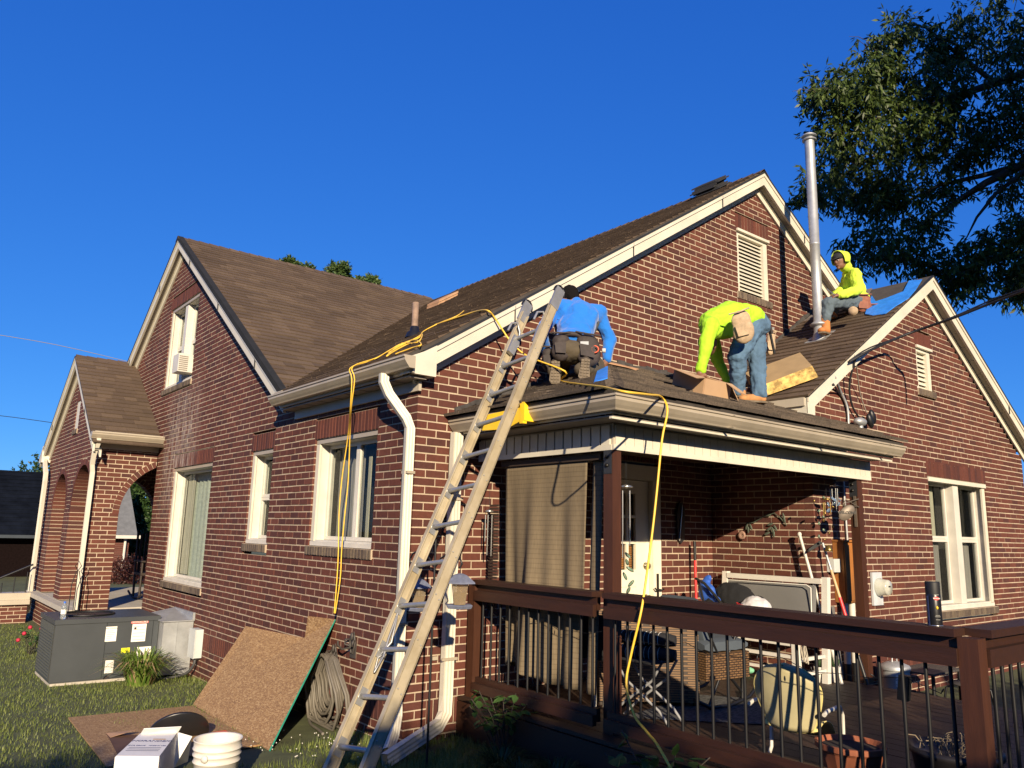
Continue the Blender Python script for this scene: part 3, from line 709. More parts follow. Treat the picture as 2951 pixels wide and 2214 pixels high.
# louvred vents
def vent(fr,o,n):
    u0,u1,z0,z1=o; mb=MB()
    fr.box(mb,u0+.003,u0+.06,-.10,-.02,z0+.003,z1-.003,TRIM); fr.box(mb,u1-.09,u1-.003,-.10,-.02,z0+.003,z1-.003,TRIM)
    fr.box(mb,u0+.06,u1-.09,-.10,-.02,z1-.075,z1-.003,TRIM); fr.box(mb,u0+.0,u1+.01,-.02,.02,z1-.035,z1-.002,TRIM)
    v=mb.build('louvre_vent',house)
    mb=MB(); fr.box(mb,u0+.06,u1-.09,-.11,-.105,z0+.005,z1-.08,DARK); mb.build('screen',v)
    h=(z1-z0-.085)/n
    for i in range(n):
        a=z0+.006+i*h; mb=MB()
        mb.hexa([fr.p(u,d,z+dz) for dz in(0,.008) for u,d,z in((u0+.061,-.045,a),(u1-.091,-.045,a),(u1-.091,-.085,a+h*.95),(u0+.061,-.085,a+h*.95))],TRIM)
        mb.build('slat',v)
vent(FG,WV,15); vent(FW,WV2,8)
u0,u1,z0,z1=PV; mb=MB(); FP.box(mb,u0+.002,u1-.002,-.05,-.015,z0,z1-.003,TRIM); mb.build('louvre_vent',house)
# window air conditioner
ac=thing('window_air_conditioner','white window air conditioner sticking out of the upper gable window','air conditioner',tuple(FL.p(6.85,.0,3.9)))
mb=MB(); FL.box(mb,6.66,6.95,-.10,.15,3.93,4.21,WHITE); mb.build('housing',ac)
mb=MB(); [FL.box(mb,6.654,6.658,.01,.14,3.95+i*.03,3.965+i*.03,SOFF) for i in range(8)]; mb.build('side_grille',ac,kind='stuff')
# ------------------------------------------------------------------ back door
d0,d1=WD[0],WD[1]
CRE=mat('door_cream',(.72,.66,.52),.4,var=.05)
mb=MB(); FG.box(mb,d0+.004,d0+.065,-.12,-.005,.32,2.37,CRE); FG.box(mb,d1-.13,d1-.004,-.12,-.005,.32,2.37,CRE); FG.box(mb,d0+.065,d1-.13,-.12,-.005,2.22,2.37,CRE)
fr_=mb.build('door_frame',house)
a,b=d0+.07,d1-.135; c,e=.34,2.21
dr=MB()
for (p,q,r,s) in ((a,a+.04,c,e),(b-.2,b,c,e),(a+.04,b-.2,c,c+.2),(a+.04,b-.2,e-.14,e),(a+.04,b-.2,1.13,1.30)): FG.box(dr,p,q,-.10,-.062,r,s,CRE)
FG.box(dr,a+.04,b-.2,-.09,-.07,c+.2,1.13,CRE); FG.box(dr,a+.08,b-.24,-.0695,-.062,c+.28,1.05,CRE)
um=(a+.04+b-.2)/2
for x in(um-.014,): FG.box(dr,x,x+.03,-.095,-.064,1.30,e-.14,CRE)
for z in(1.56,1.82): FG.box(dr,a+.04,b-.2,-.094,-.066,z,z+.03,CRE)
dr=dr.build('door',house)
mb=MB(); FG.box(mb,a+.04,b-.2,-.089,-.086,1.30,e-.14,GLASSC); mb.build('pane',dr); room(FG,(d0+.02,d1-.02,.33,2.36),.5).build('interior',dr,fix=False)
BAM=mat('bamboo_blind',(.42,.17,.045),.7,var=.3,scale=30,stretch=(.3,1,6))
mb=MB(); [FG.box(mb,a+.04,b-.2,-.13,-.12,1.31+i*.0222,1.328+i*.0222,BAM) for i in range(34)]; mb.build('blind',dr,kind='stuff')
HW=mat('handle_metal',(.03,.028,.025),.35,.7)
mb=MB(); FG.box(mb,d1-.085,d1-.065,-.004,.012,1.0,1.26,HW); mb.tube([FG.p(d1-.075,.03,1.1),FG.p(d1-.13,.035,1.095),FG.p(d1-.15,.03,1.12)],.008,HW); mb.tube([FG.p(d1-.075,.0,1.1),FG.p(d1-.06,.045,1.1),FG.p(d1-.03,.045,1.105)],.009,HW)
mb.build('handle',dr)
mb=MB(); BRS=mat('brass_knob',(.55,.50,.38),.3,.9)
for z in (1.34,1.02): MB().lathe([(0,.0),(.032,.0),(.035,.01),(.014,.016),(.012,.03),(.028,.04),(.03,.055),(.0,.062)],FG.p(b-.06,-.062,z),BRS,16,(0,-1,0)).build('knob',dr)
# ------------------------------------------------------------------ ground, porch floor, deck
GRASSM=mat('lawn_soil',(.075,.085,.030),.95,var=.4,scale=3,bump=.5,bscale=40,world=True)
xs=[-400,-80,-30,-15,-9,-6.5]+[-5.5+.5*i for i in range(40)]+[16,20,30,80,400]
ys=[-400,-80,-30,-14]+[-8+.5*i for i in range(60)]+[24,30,50,120,600]
P=[[ (x,y,gz(x,y) + (.012*noise.noise(V((x*.9,y*.9,0))) if -6<x<15 and -9<y<22 else 0)) for y in ys] for x in xs]
g=MB().sheet(P,GRASSM).build('ground'); struct(g)
fl=MB().box(-.86,1.6,7.9,12.1,-.2,.37,CONC).box(-1.0,-.861,7.85,12.1,.29,.365,CONC).build('porch_floor'); struct(fl)
lb=thing('porch_step_wall','low brick step wall with cream coping and a black iron handrail left of the porch','wall',(-2.6,11.6,-.2))
mw=MORT; BR2=[]
fst=Fr((0,11.45,0),(1,0,0),(0,-1,0)); BR.clear(); MORT.clear()
wallbricks('brick_base',fst,lambda z:[(-4.2,-1.02)],-.35,.16,dep=.2)
mb=MB(); mb.add(*MORT['brick_base'],MORTAR); mb.build('mortar_core',lb,fix=False); joined(list(BR),'brickwork',lb)
MB().box(-4.25,-1.0,11.38,11.8,.16,.24,TRIM2).box(-4.25,-1.0,11.43,11.75,.241,.36,TRIM2).build('coping',lb)
MB().tube([(-2.5,11.55,-.05),(-2.2,11.55,.28),(-1.0,11.55,.86)],.018,BLACKM).build('handrail',lb)
for i in range(8):
    x=-2.4+i*.19; MB().tube([(x,11.55,.3),(x,11.55,.36+(x+2.2)*.48-.18)],.009,BLACKM,6).build('baluster',lb)
# rocking chair in the porch
rc=thing('rocking_chair','dark wooden rocking chair standing in the shade of the arched porch','chair',(.5,9.3,.37))
DW=mat('dark_wood',(.03,.02,.014),.6)
for x in(.25,.75): MB().tube([(x,8.85+.1*i,.395+.012*(i-4.5)**2*.35) for i in range(10)],.018,DW,6).build('rocker',rc)
MB().box(.25,.75,9.05,9.5,.78,.82,DW).build('seat',rc)
for x in(.27,.73):
    for y,zt in((9.08,1.0),(9.47,1.5)): MB().tube([(x,y,.40),(x,y+(.12 if zt>1.2 else 0),zt)],.02,DW,6).build('leg',rc)
    MB().box(x-.03,x+.03,9.02,9.55,1.0,1.025,DW).build('armrest',rc)
for i in range(6): MB().box(.30+i*.08,.34+i*.08,9.5,9.53,.82,1.48,DW).build('back_slat',rc)
# deck
deck=thing('deck','dark red stained wooden deck beside the patio','deck',(2.3,-2.0,0))
DZ=.32; n=25
for i in range(n):
    x=.50+i*.1425; MB().box(x+.003,x+.1385,-4.02,-.012 if x>.0 else 0,DZ-.028,DZ+R(-.001,.001),BOARD).build('deck_board',deck)
MB().box(.495,.533,-4.02,-.02,.02,.285,REDWOOD).build('rim_joist',deck); MB().box(.536,4.05,-4.02,-3.985,.02,.285,REDWOOD).build('rim_joist',deck)
MB().box(4.02,4.055,-3.98,-1.3,.0,.285,REDWOOD).build('rim_joist',deck)
MB().box(.55,4.0,-3.9,-.1,-.1,.05,mat('dark_soil',(.02,.014,.010),.95)).build('under_deck_soil',deck)
def post(nm,x,y,z0,z1,lab,w_=.089,sock=True):
    t=thing(nm,lab,'post',(x+w_/2,y+w_/2,z0)); mb=MB().box(x,x+w_,y,y+w_,z0,z1,REDWOODV); mb.build('shaft',t)
    if sock:
        MB().box(x-.004,x-.001,y+.006,y+w_-.004,z1-.17,z1,DARK).build('bracket',t)
        for dz in(.05,.11): MB().lathe([(0,0),(.014,0),(.014,.01),(0,.014)],(x-.004,y+.05,z1-dz),HW,8,(-1,0,0)).build('bolt',t)
    return t
post('porch_post',.64,-1.63,DZ,2.245,'brown wooden post under the front corner of the patio roof')
post('porch_post',4.13,-1.62,DZ,2.245,'brown wooden post at the right end of the patio roof beside the rusty cabinet')
# railing
rl=thing('deck_railing','dark brown wooden deck railing with slim black balusters','railing',(.6,-2,DZ))
def rpost(x,y,z1=1.20): MB().box(x,x+.089,y,y+.089,-.02,z1,REDWOODV).build('post',rl)
rpost(.555,-.135,1.215); rpost(.555,-3.99,1.215)
def railsec(A,B,side):
    A=V(A);B=V(B);d=(B-A).normalized(); s=V((d.y,-d.x,0)); L=(B-A).length
    def bx(o,w_,z0,z1,nm,ex=0): MB().obox((A+B)/2+s*o+V((0,0,(z0+z1)/2)),d*(L/2+ex),s*w_/2,V((0,0,(z1-z0)/2)),REDWOOD).build(nm,rl)
    bx(0,.14,1.217,1.253,'rail_cap',0); bx(.0,.036,1.125,1.2165,'top_rail'); bx(.04,.036,1.085,1.165,'top_rail_board'); 
    bx(.0,.036,.395,.48,'bottom_rail'); bx(.04,.036,.37,.44,'bottom_rail_board')
    n=int(L/.108)
    for i in range(n):
        p=A+d*(L*(i+.5)/n); MB().tube([p+V((0,0,.43)),p+V((0,0,1.17))],.0095,BLACKM,8).build('baluster',rl)
railsec((.60,-.14,0),(.60,-1.535,0),1); railsec((.60,-1.635,0),(.60,-3.90,0),1)
railsec((.65,-3.945,0),(4.05,-3.945,0),1)
# ------------------------------------------------------------------ things on and around the roofs
def cr(x,y,ox,oy,k): return ((ox+x/k)*.7496,(oy+y/k)*.7496)   # reading of the photograph's details, used with a real plane
# ladder
LB=V((-1.1,-1.2,.28)); LT=V((.75,-.67,3.53)); ld_=(LT-LB).normalized(); LB0=LB-ld_*(.28/ld_.z)
ly=V((0,1,0)); ly=(ly-ld_*ly.dot(ld_)).normalized(); ln=ly.cross(ld_).normalized()
if ln.x>0: ln=-ln
lad=thing('extension_ladder','long fibreglass ladder with aluminium rungs leaning on the patio gutter','ladder',tuple(LB0))
LL=(LT-LB0).length
for s_ in(-1,1):
    c=LB0+ly*s_*.195; mb=MB(); e=c+ld_*LL
    mb.obox((c+e)/2,ld_*LL/2,ly*.006,ln*.037,FIBER)
    for k in(-1,1): mb.obox((c+e)/2+ln*k*.035-ly*s_*.012,ld_*LL/2,ly*.018,ln*.0045,FIBER)
    mb.build('side_rail',lad)
    mb=MB(); p=e-ld_*.03; mb.obox(p+ld_*.06,ld_*.11,ly*.010,ln*.046,ALU)
    mb.build('end_cap',lad)
    mb=MB(); mb.tube([p+ld_*.12+ln*.06*math.cos(a)+ld_*.075*math.sin(a) for a in [(-.2+i*.3) for i in range(12)]],.008,BLACKM,8); mb.build('rubber_bumper',lad)
    mb=MB(); q=c+ld_*(LL-.38)-ly*s_*.04
    mb.tube([q-ln*.05+ld_*.02,q-ln*.01+ld_*.16,q+ln*.05+ld_*.22,q+ln*.10+ld_*.17,q+ln*.105+ld_*.08],.010,ALU,8); mb.obox(q,ld_*.09,ly*.018,ln*.035,ALU); mb.build('rung_hook',lad)
    BOLT=MB()
    for i in range(13):
        for dz in(-.018,.018): BOLT.lathe([(0,0),(.006,0),(.004,.005),(0,.006)],c+ld_*(.18+i*.305)+ln*dz+ly*s_*.006+ld_*.05*(1 if dz>0 else -1)*.2,ALU,6,ly*s_)
    BOLT.build('rivets',lad,kind='stuff')
RUNG0=.305*.45
for i in range(13):
    c=LB0+ld_*(RUNG0+i*.305); MB().tube([c-ly*.19,c+ly*.19],.0165,ALU,10).build('rung',lad)
    for s_ in(-1,1):
        p=c+ly*s_*.186; mb=MB(); mb.obox(p-ld_*.035+ln*0,ld_*.02,ly*.008,ln*.034,ALU); mb.obox(p+ld_*.035,ld_*.02,ly*.008,ln*.034,ALU); mb.lathe([(.017,-.006),(.026,-.004),(.026,.004),(.017,.006)],p,ALU,10,ly); mb.build('rung_plate',lad)
# pulley bracket low on the left rail
c=LB0+ly*.12+ld_*1.0; mb=MB(); mb.tube([c,c+ld_*.12+ly*.03,c+ld_*.3+ly*.05],.008,ALU,6); mb.tube([c+ly*.06,c+ld_*.1-ly*.02,c+ld_*.28+ly*.04],.007,ALU,6); mb.tube([c-ld_*.1+ly*.03,c+ly*.06,c+ld_*.02,c-ld_*.1+ly*.03],.007,ALU,6); mb.build('rung_lock',lad)
st=thing('gutter_guard','bright yellow plastic ladder guard clipped over the patio gutter','ladder guard',(.3,-.8,2.5))
MB().prism([(.285,-.52,2.56),(.285,-1.02,2.575),(.285,-1.02,2.47),(.285,-.86,2.425),(.285,-.55,2.44)],(-.012,0,0),YEL).build('plate',st)
MB().box(.27,.40,-1.075,-1.022,2.47,2.625,YEL).box(.262,.30,-1.07,-1.03,2.45,2.47,YEL).build('end_clip',st)
# flue pipe
fl_=thing('flue_pipe','tall galvanised flue pipe with a small cap on the right hand roof','flue pipe',(5.24,-.68,4.05))
px,py=5.24,-.68; pt=6.66
PR=MB().lathe([(.062,4.0),(.062,4.22),(.060,4.221),(.060,5.25),(.0625,5.252),(.0625,5.27),(.060,5.272),(.060,pt)],(px,py,0),GALV,20); PR.build('pipe',fl_)
MB().lathe([(.062,4.20),(.10,4.215),(.105,4.23),(.064,4.262)],(px,py,0),GALV,20).build('storm_collar',fl_)
MB().add([(px-.12,py-.14,zWg(px-.12)+.018),(px+.14,py-.14,zWg(px+.14)+.018),(px+.14,py+.14,zWg(px+.14)+.018),(px-.12,py+.14,zWg(px-.12)+.018)],[(0,1,2,3)],GALV).lathe([(.10,zWg(px)-.06),(.064,zWg(px)+.08)],(px,py,0),GALV,20).build('flashing',fl_)
MB().lathe([(.058,pt-.01),(.058,pt+.06),(.09,pt+.05),(.092,pt+.065),(.058,pt+.09),(0,pt+.095)],(px,py,0),GALV,20).lathe([(.062,pt-.005),(.088,pt+.0),(.088,pt+.012),(.062,pt+.014)],(px,py,0),GALV,20).build('cap',fl_)
# plumbing stub on the side slope
sx,sy=.74,1.33; sz=zM(sx)
sv=thing('plumbing_vent','short rusty vent stub with black rubber boot on the left roof slope','vent pipe',(sx,sy,sz))
RUST=mat('weathered_pipe',(.28,.19,.13),.7,.2,var=.4,scale=9,bump=.3)
MB().lathe([(.034,sz-.02),(.034,sz+.36),(.030,sz+.36),(.028,sz+.30)],(sx,sy,0),RUST,16).build('pipe',sv)
MB().lathe([(.10,sz-.03),(.075,sz+.03),(.05,sz+.05),(.045,sz+.09),(.034,sz+.10)],(sx,sy,0),BLACKM,16).build('boot',sv)
# roofing bundles
DB=mat('felt_black',(.018,.018,.02),.9,var=.3,bump=.3)
def slopebox(nm,lab,cat,x0,x1,y0,y1,h0,h1,zf,m,jit=0,n=4,grp=None):
    t=thing(nm,lab,cat,((x0+x1)/2,(y0+y1)/2,zf((x0+x1)/2)))
    for i in range(n):
        a=h0+(h1-h0)*i/n; b=h0+(h1-h0)*(i+.9)/n; dx=R(-jit,jit); dy=R(-jit,jit)
        MB().hexa([(x+dx,y+dy,zf(x+dx)+h) for h in(a,b) for x,y in((x0,y0),(x1,y0),(x1,y1),(x0,y1))],m).build('shingle',t)
    return t
slopebox('shingle_bundle','stack of black shingles lying near the top of the main roof ridge','shingles',4.76,5.0,.40,.80,.03,.17,zM,DB,.04,6)
CARD=mat('cardboard',(.42,.27,.15),.85,var=.08,scale=4); CARD2=mat('tan_wrapper',(.38,.22,.12),.8,var=.25)
slopebox('wrapped_bundle','tan wrapped shingle bundle half hidden behind the roof ridge line','shingles',3.25,3.62,4.75,5.1,.015,.10,zM,CARD2,.01,2)
# long tan insulation board on the wing slope
zz=lambda x:zWg(x)
ib=thing('packing_carton','long flattened tan carton with worn yellow edge lying on the right roof slope','carton',(4.3,-.8,3.5))
ctl=V((4.40,-.17,zz(4.40)+.16)); ctr=V((4.86,-.62,zz(4.86)+.04)); 
A_=V((3.86,-.58,zz(3.86)+.04)); B_=V((4.62,-.12,zz(4.62)+.10))
P0=pln((-.63,0,1),3.07-.63*3.68+.04,*cr(640,1215,2050,850,4.15)); P1=pln((-.63,0,1),3.07-.63*3.68+.04,*cr(1280,985,2050,850,4.15))
P2=pln((-.63,0,1),3.07-.63*3.68+.17,*cr(1060,690,2050,850,4.15)); P3=pln((-.63,0,1),3.07-.63*3.68+.17,*cr(395,935,2050,850,4.15))
P1t=pln((-.63,0,1),3.07-.63*3.68+.15,*cr(1205,850,2050,850,4.15)); P0t=pln((-.63,0,1),3.07-.63*3.68+.15,*cr(600,1085,2050,850,4.15))
INS=mat('kraft_paper',(.36,.25,.12),.8,var=.15,scale=5); INSE=mat('worn_yellow_edge',(.52,.34,.10),.85,var=.5,scale=14,contrast=2)
dn=V((.53,0,-.85))*.14
MB().add([P0t,P1t,P2,P3],[(0,1,2,3)],INS).build('top_face',ib)
MB().add([P0,P1,P1t,P0t],[(0,1,2,3)],INSE).build('worn_side',ib)
MB().add([P1,P2+dn*.7,P2,P1t],[(0,1,2,3)],INS).build('end_face',ib); MB().add([P0,P0t,P3,P3+dn],[(0,1,2,3)],INS).build('end_face',ib)
# open cardboard box
bx=thing('cardboard_box','open brown cardboard box with flaps on the patio roof in front of the bending worker','box',(2.15,-1.34,2.85))
def fz_(x,y,h=0): return V((x,y,zFS(y)+h))
a0,a1,b0,b1,hh=1.86,2.22,-1.50,-1.18,.15
cn=[fz_(a0,b0),fz_(a1,b0),fz_(a1,b1),fz_(a0,b1)]; tp=[p+V((0,-.03,hh)) for p in cn]
def shee(pts,nm,par,m,th=.006):
    pts=[V(p) for p in pts]; n_=(pts[1]-pts[0]).cross(pts[2]-pts[0]).normalized(); return MB().prism(pts,n_*th,m).build(nm,par)
for i in range(4): shee([cn[i],cn[(i+1)%4],tp[(i+1)%4],tp[i]],'side',bx,CARD)
shee([p+V((0,0,.015)) for p in cn],'bottom',bx,CARD)
shee([tp[0]+V((.28,-.01,0)),tp[1]+V((0,-.01,0)),tp[1]+V((.02,-.15,-.115)),tp[0]+V((.27,-.15,-.105))],'flap',bx,CARD)
shee([tp[0],tp[3],tp[3]+V((-.22,-.05,.00)),tp[0]+V((-.20,-.07,-.04))],'flap',bx,CARD)
shee([tp[1],tp[2],tp[2]+V((.12,.0,-.10)),tp[1]+V((.10,.0,-.13))],'flap',bx,CARD)
PEN=mat('print_brown',(.16,.09,.05),.9)
# blue underlay
BLUE=mat('blue_underlayment',(.03,.22,.72),.55,var=.25,scale=12,bump=.4,bscale=25); BLUEP=mat('pale_blue_underlay',(.30,.45,.62),.6,var=.2)
def wpt(x,y,h=.028): return V((x,y,zWg(x)+h))
def patch(nm,lab,cat,pts,m,th=.008):
    o=MB().prism([V(p) for p in pts],V((0,0,-th)),m).build(nm); return tag(o,lab,cat)
patch('blue_underlayment','bright blue underlayment sheet across the top of the right hand roof by its gable','underlayment',[pln((-.63,0,1),3.07-.63*3.68+.03,*cr(x,y,2350,800,2.767)) for x,y in((395,290),(455,300),(560,285),(640,225),(740,165),(800,95),(850,15),(745,25),(700,110),(560,165),(480,190),(450,145),(430,180))],BLUE)
patch('bare_deck_patch','grey bare patch of roof stripped of shingles above the blue underlayment','roof patch',[wpt(6.15,-.80,.022),wpt(6.45,-.70,.022),wpt(6.79,-.62,.022),wpt(6.79,-.05,.022),wpt(6.0,-.05,.022)],mat('bare_felt',(.16,.13,.11),.9,var=.3,bump=.3))
def lpt(x,y,h=.03): return V((x,y,zLS(x)+h))
hp=[pln((-.39,0,1),2.62-.39*.3+.03,*cr(x,y,1550,800,4.883)) for x,y in((1040,1290),(1080,1340),(1130,1440),(1190,1560),(1070,1570),(1020,1440))]
hp2=[V((.62,-1.60,zLS(.62)+.03)),V((1.55,-.70,zLS(1.55)+.035)),V((1.50,-.62,zLS(1.50)+.03)),V((.50,-1.58,zLS(.50)+.03))]
patch('blue_tape','strip of blue underlay tape down the hip of the patio roof','tape',hp2,BLUE)
# torn felt, scraps, shingle pieces
FELT=mat('torn_felt',(.035,.035,.033),.95,var=.4,bump=.6)
for i,(x,y,l,a) in enumerate(((1.75,-.30,.28,.3),(2.0,-.42,.34,-.1),(1.62,-.5,.16,.8))):
    z=zFS(y)+.03 if y>x-2.28 else zLS(x)+.03
    zf=(lambda yy:zFS(yy))
    ca,sa=math.cos(a),math.sin(a); pp=[]
    for k in range(8):
        t=2*PI*k/8; r=(1+R(-.3,.3)); q=V((x+ca*math.cos(t)*l*r*.6-sa*math.sin(t)*.08*r,y+sa*math.cos(t)*l*r*.6+ca*math.sin(t)*.07*r,0)); q.z=min(zFS(q.y),zLS(q.x))+.03+R(0,.02); pp.append(q)
    o=MB().prism(pp,V((0,0,-.008)),FELT if i!=1 else CARD2).build('torn_felt' if i!=1 else 'torn_shingle')
    tag(o,('black torn felt scrap beside the blue tape on the hip','long torn tan shingle lying on the patio roof left of the cardboard box','small black felt scrap by the kneeling worker\'s hand')[i],'scrap')
o=MB().obox((1.95,-.18,3.36),(.06,0,0),(0,.03,.012),(0,-.003,.01),WHITE).build('tape_roll_box'); tag(o,'small white carton against the wall above the hip of the patio roof','carton')
# ------------------------------------------------------------------ cords
def cord(nm,lab,pts,r,m,cat='cord',sm=4):
    pts=[V(p) for p in pts]; out=[]
    for i in range(len(pts)-1):
        p0=pts[max(0,i-1)];p1=pts[i];p2=pts[i+1];p3=pts[min(len(pts)-1,i+2)]
        for k in range(sm):
            t=k/sm; out.append(.5*((2*p1)+(-p0+p2)*t+(2*p0-5*p1+4*p2-p3)*t*t+(-p0+3*p1-3*p2+p3)*t**3))
    out.append(pts[-1]); o=MB().tube(out,r,m,6).build(nm,loc=out[0])
    return tag(o,lab,cat) if lab else o
def ms(x,y,h=.025): return pln((-.632,0,1),3.06+.632*.2+h,x,y)
c1=[ms(*p) for p in ((1002,672,),(985,684),(950,698),(915,716),(905,730),(880,738),(850,752),(815,773),(790,783))]
c2=[V((-.33,.62,3.035)),X(-.33,760,820),X(-.30,757,880),X(-.12,752,940),X(-.09,738,1040),X(-.10,732,1120),X(-.1,731,1190),X(-.1,728,1250),X(-.1,722,1325)]
cord('power_lead','yellow lead running down the left roof slope and over the gutter beside the window',c1+c2,.0055,CORD)
c3=[ms(890,742),ms(868,742),ms(842,757),ms(812,774),V((-.335,.56,3.04)),X(-.33,766,820),X(-.30,759,880),X(-.12,756,940),X(-.09,752,1040),X(-.10,744,1120),X(-.1,738,1190),X(-.1,735,1250),X(-.1,724,1325)]
cord('power_lead','second strand of yellow cord hanging a hand apart from the first down the left wall',c3,.0055,CORD)
cord('power_lead','loose coil of yellow cord beside the rusty vent stub',[ms(*p) for p in ((840,762),(870,745),(900,730),(912,722),(905,738),(880,744),(850,760),(835,770),(860,748),(895,735),(910,745),(890,752),(855,765))],.0065,CORD)
rakep=lambda x,y: Y(-.17,x,y)
def ls(x,y,h=.03): return pln((-.39,0,1),2.62-.39*.3+h,x,y)
def fs(x,y,h=.03): return pln((0,-.39,1),2.62+.39*1.98+h,x,y)
c4=[ms(940,702),ms(1000,682),ms(1030,673),rakep(1052,671),Y(-.18,1066,683),Y(-.2,1085,712),Y(-.25,1105,740),Y(-.35,1140,770),V((.98,-.75,3.0)),ls(1210,822),ls(1250,830),ls(1300,836),fs(1345,846),fs(1400,853),V((.76,-1.99,2.60)),V((.77,-2.03,2.50)),X(.74,1430,950),X(.68,1419,1060),X(.62,1409,1150),X(.56,1393,1270),X(.50,1383,1330),X(.48,1362,1420),X(.46,1353,1480),X(.42,1370,1545),X(.35,1400,1585),X(.2,1435,1635),V((.02,-3.0,.02))]
cord('power_lead','yellow cord crossing the patio roof and hanging over its front gutter down past the railing',c4,.008,CORD,sm=5)
WB=mat('black_cable',(.01,.01,.012),.6)
cabA=[Y(-1.44,1835,782),Y(-1.55,1880,757),CAM+ray(1960,722)*8.9,CAM+ray(2060,687)*8.5,CAM+ray(2160,648)*8.1,CAM+ray(2330,585)*7.2]
cord('service_cable','thick black overhead service cable crossing the right hand gable',cabA,.016,WB,'cable')
cord('service_cable','thinner black wire twisted around the overhead service cable',[p+V((0,0,.02*math.sin(i*2.1)))+V((0,0,.012)) for i,p in enumerate(cabA)],.009,WB,'cable')
cord('service_wire','black cable looping from the gable edge down to the weather head',[Y(-1.44,1848,775),Y(-1.34,1835,830),Y(-1.30,1842,880),Y(-1.29,1868,915),Y(-1.29,1880,905)],.011,WB,'cable')
cord('service_wire','pale grey wire hanging beside the black cable loop on the right gable',[Y(-1.42,1850,790),Y(-1.30,1858,850),Y(-1.28,1872,892)],.006,SOFF,'cable')
cord('service_wire','short black cable against the brick left of the weather head',[Y(-1.42,1800,830),Y(-1.27,1812,850),Y(-1.27,1828,880),Y(-1.27,1832,925)],.010,WB,'cable')
cord('conduit_pipe','thin grey conduit running down the brick to the patio roof',[Y(-1.40,1803,815),Y(-1.29,1815,845),Y(-1.28,1830,880),Y(-1.28,1833,925)],.014,GALV,'conduit')
wh=thing('weather_head','grey metal weather head with black splice covers on the right gable','weather head',tuple(Y(-1.3,1860,920)))
p=Y(-1.36,1858,912); MB().ell(p,(.10,.06,.05),GALV,12,8).build('hood',wh); MB().lathe([(.03,-.25),(.03,.0)],p+V((0,0,-.02)),GALV,10).build('mast',wh)
for dx,dz in((.18,.03),(.24,.08)): MB().ell(p+V((dx,-.02,dz)),(.045,.035,.085),BLACKM,10,8,Euler((0,-.4,0)).to_matrix()).build('splice_cover',wh)
cord('thin_utility_wire','thin pale utility wire crossing the sky at the far left',[Y(30,-60,715),Y(30,120,745),Y(30,290,785)],.012,SOFF,'wire')
cord('thin_utility_wire','lower dark utility wire ending behind the porch gable at the far left',[Y(30,-60,892),Y(30,30,902),Y(30,130,916)],.012,WB,'wire')
# ------------------------------------------------------------------ side yard: package unit
GREY=mat('unit_paint',(.050,.056,.060),.45,var=.12,scale=3); LBL=mat('label_paper',(.80,.76,.68),.6,var=.04); RED=mat('label_red',(.60,.03,.03),.4); INK=mat('ink_black',(.02,.02,.025),.7); INKB=mat('ink_blue',(.05,.06,.16),.7)
ux0,ux1,uy0,uy1,uz0,uz1=-1.555,-.385,5.4,6.42,-.235,.47
un=thing('package_air_unit','dark grey packaged air conditioner on the lawn beside the side wall','air conditioner',((ux0+ux1)/2,(uy0+uy1)/2,uz0-.06))
MB().box(ux0+.01,ux1+.02,uy0-.02,uy1+.02,-.30,uz0-.002,CONC).build('concrete_pad',un)
MB().box(ux0+.01,ux1-.01,uy0+.01,uy1-.01,uz0,uz1-.01,GREY).build('cabinet',un)
xs_=-.99
MB().box(ux0,xs_-.004,uy0,uy0+.0095,uz0+.01,uz1-.04,GREY).build('panel',un); MB().box(xs_+.004,ux1-.07,uy0,uy0+.0095,uz0+.30,uz1-.04,GREY).build('panel',un); MB().box(xs_+.004,ux1-.07,uy0,uy0+.0095,uz0+.01,uz0+.292,GREY).build('panel',un); MB().box(ux1-.064,ux1,uy0,uy0+.0095,uz0+.01,uz1-.04,GREY).build('corner_post',un)
MB().box(ux0-.012,ux1+.012,uy0-.012,uy1+.012,uz1-.035,uz1+.02,GREY).build('top_cover',un)
MB().lathe([(0,.0),(.30,.0),(.32,.012),(.30,.02)],(-1.12,5.93,uz1+.021),BLACKM,28).build('fan_grille',un)
mb=MB()
for i in range(16):
    z=uz0+.04+i*.034
    mb.box(ux0-.010,ux0-.001,uy0+.05,uy1-.05,z,z+.008,GREY)
for i in range(34): y=uy0+.06+i*.0275; mb.box(ux0-.007,ux0-.0015,y,y+.006,uz0+.04,uz1-.05,GREY)
mb.build('coil_louvres',un,kind='stuff')
MB().box(ux0+.0,ux0+.009,uy0+.05,uy1-.05,uz0+.03,uz1-.045,mat('coil_dark',(.03,.032,.03),.6,var=.5,scale=40)).build('coil',un)
def lbl(cx,cz,w_,h_,m,nm='label'):
    return MB().box(cx-w_/2,cx+w_/2,uy0-.0025,uy0-.0005,cz-h_/2,cz+h_/2,m).build(nm,un)
q=lambda x,y:Y(uy0,*cr(x,y,280,1650,4.15))
def lq(x0,y0,x1,y1,m,nm='label'):
    a=q(x0,y0); b=q(x1,y1); lbl((a.x+b.x)/2,(a.z+b.z)/2,abs(b.x-a.x),abs(a.z-b.z),m,nm); return (a+b)/2,abs(b.x-a.x),abs(a.z-b.z)
c,w_,h_=lq(412,552,612,604,RED,'brand_plate'); MB().box(c.x-w_*.47,c.x+w_*.47,uy0-.0032,uy0-.0027,c.z-h_*.40,c.z+h_*.40,LBL).build('plate_border',un); MB().box(c.x-w_*.45,c.x+w_*.45,uy0-.0038,uy0-.0033,c.z-h_*.33,c.z+h_*.33,RED).build('plate_field',un)
text('Goodman','lettering',un,(c.x,uy0-.0045,c.z),(1,0,0),(0,0,1),h_*.72,LBL,bold=.0008)
c,w_,h_=lq(425,620,570,822,LBL)
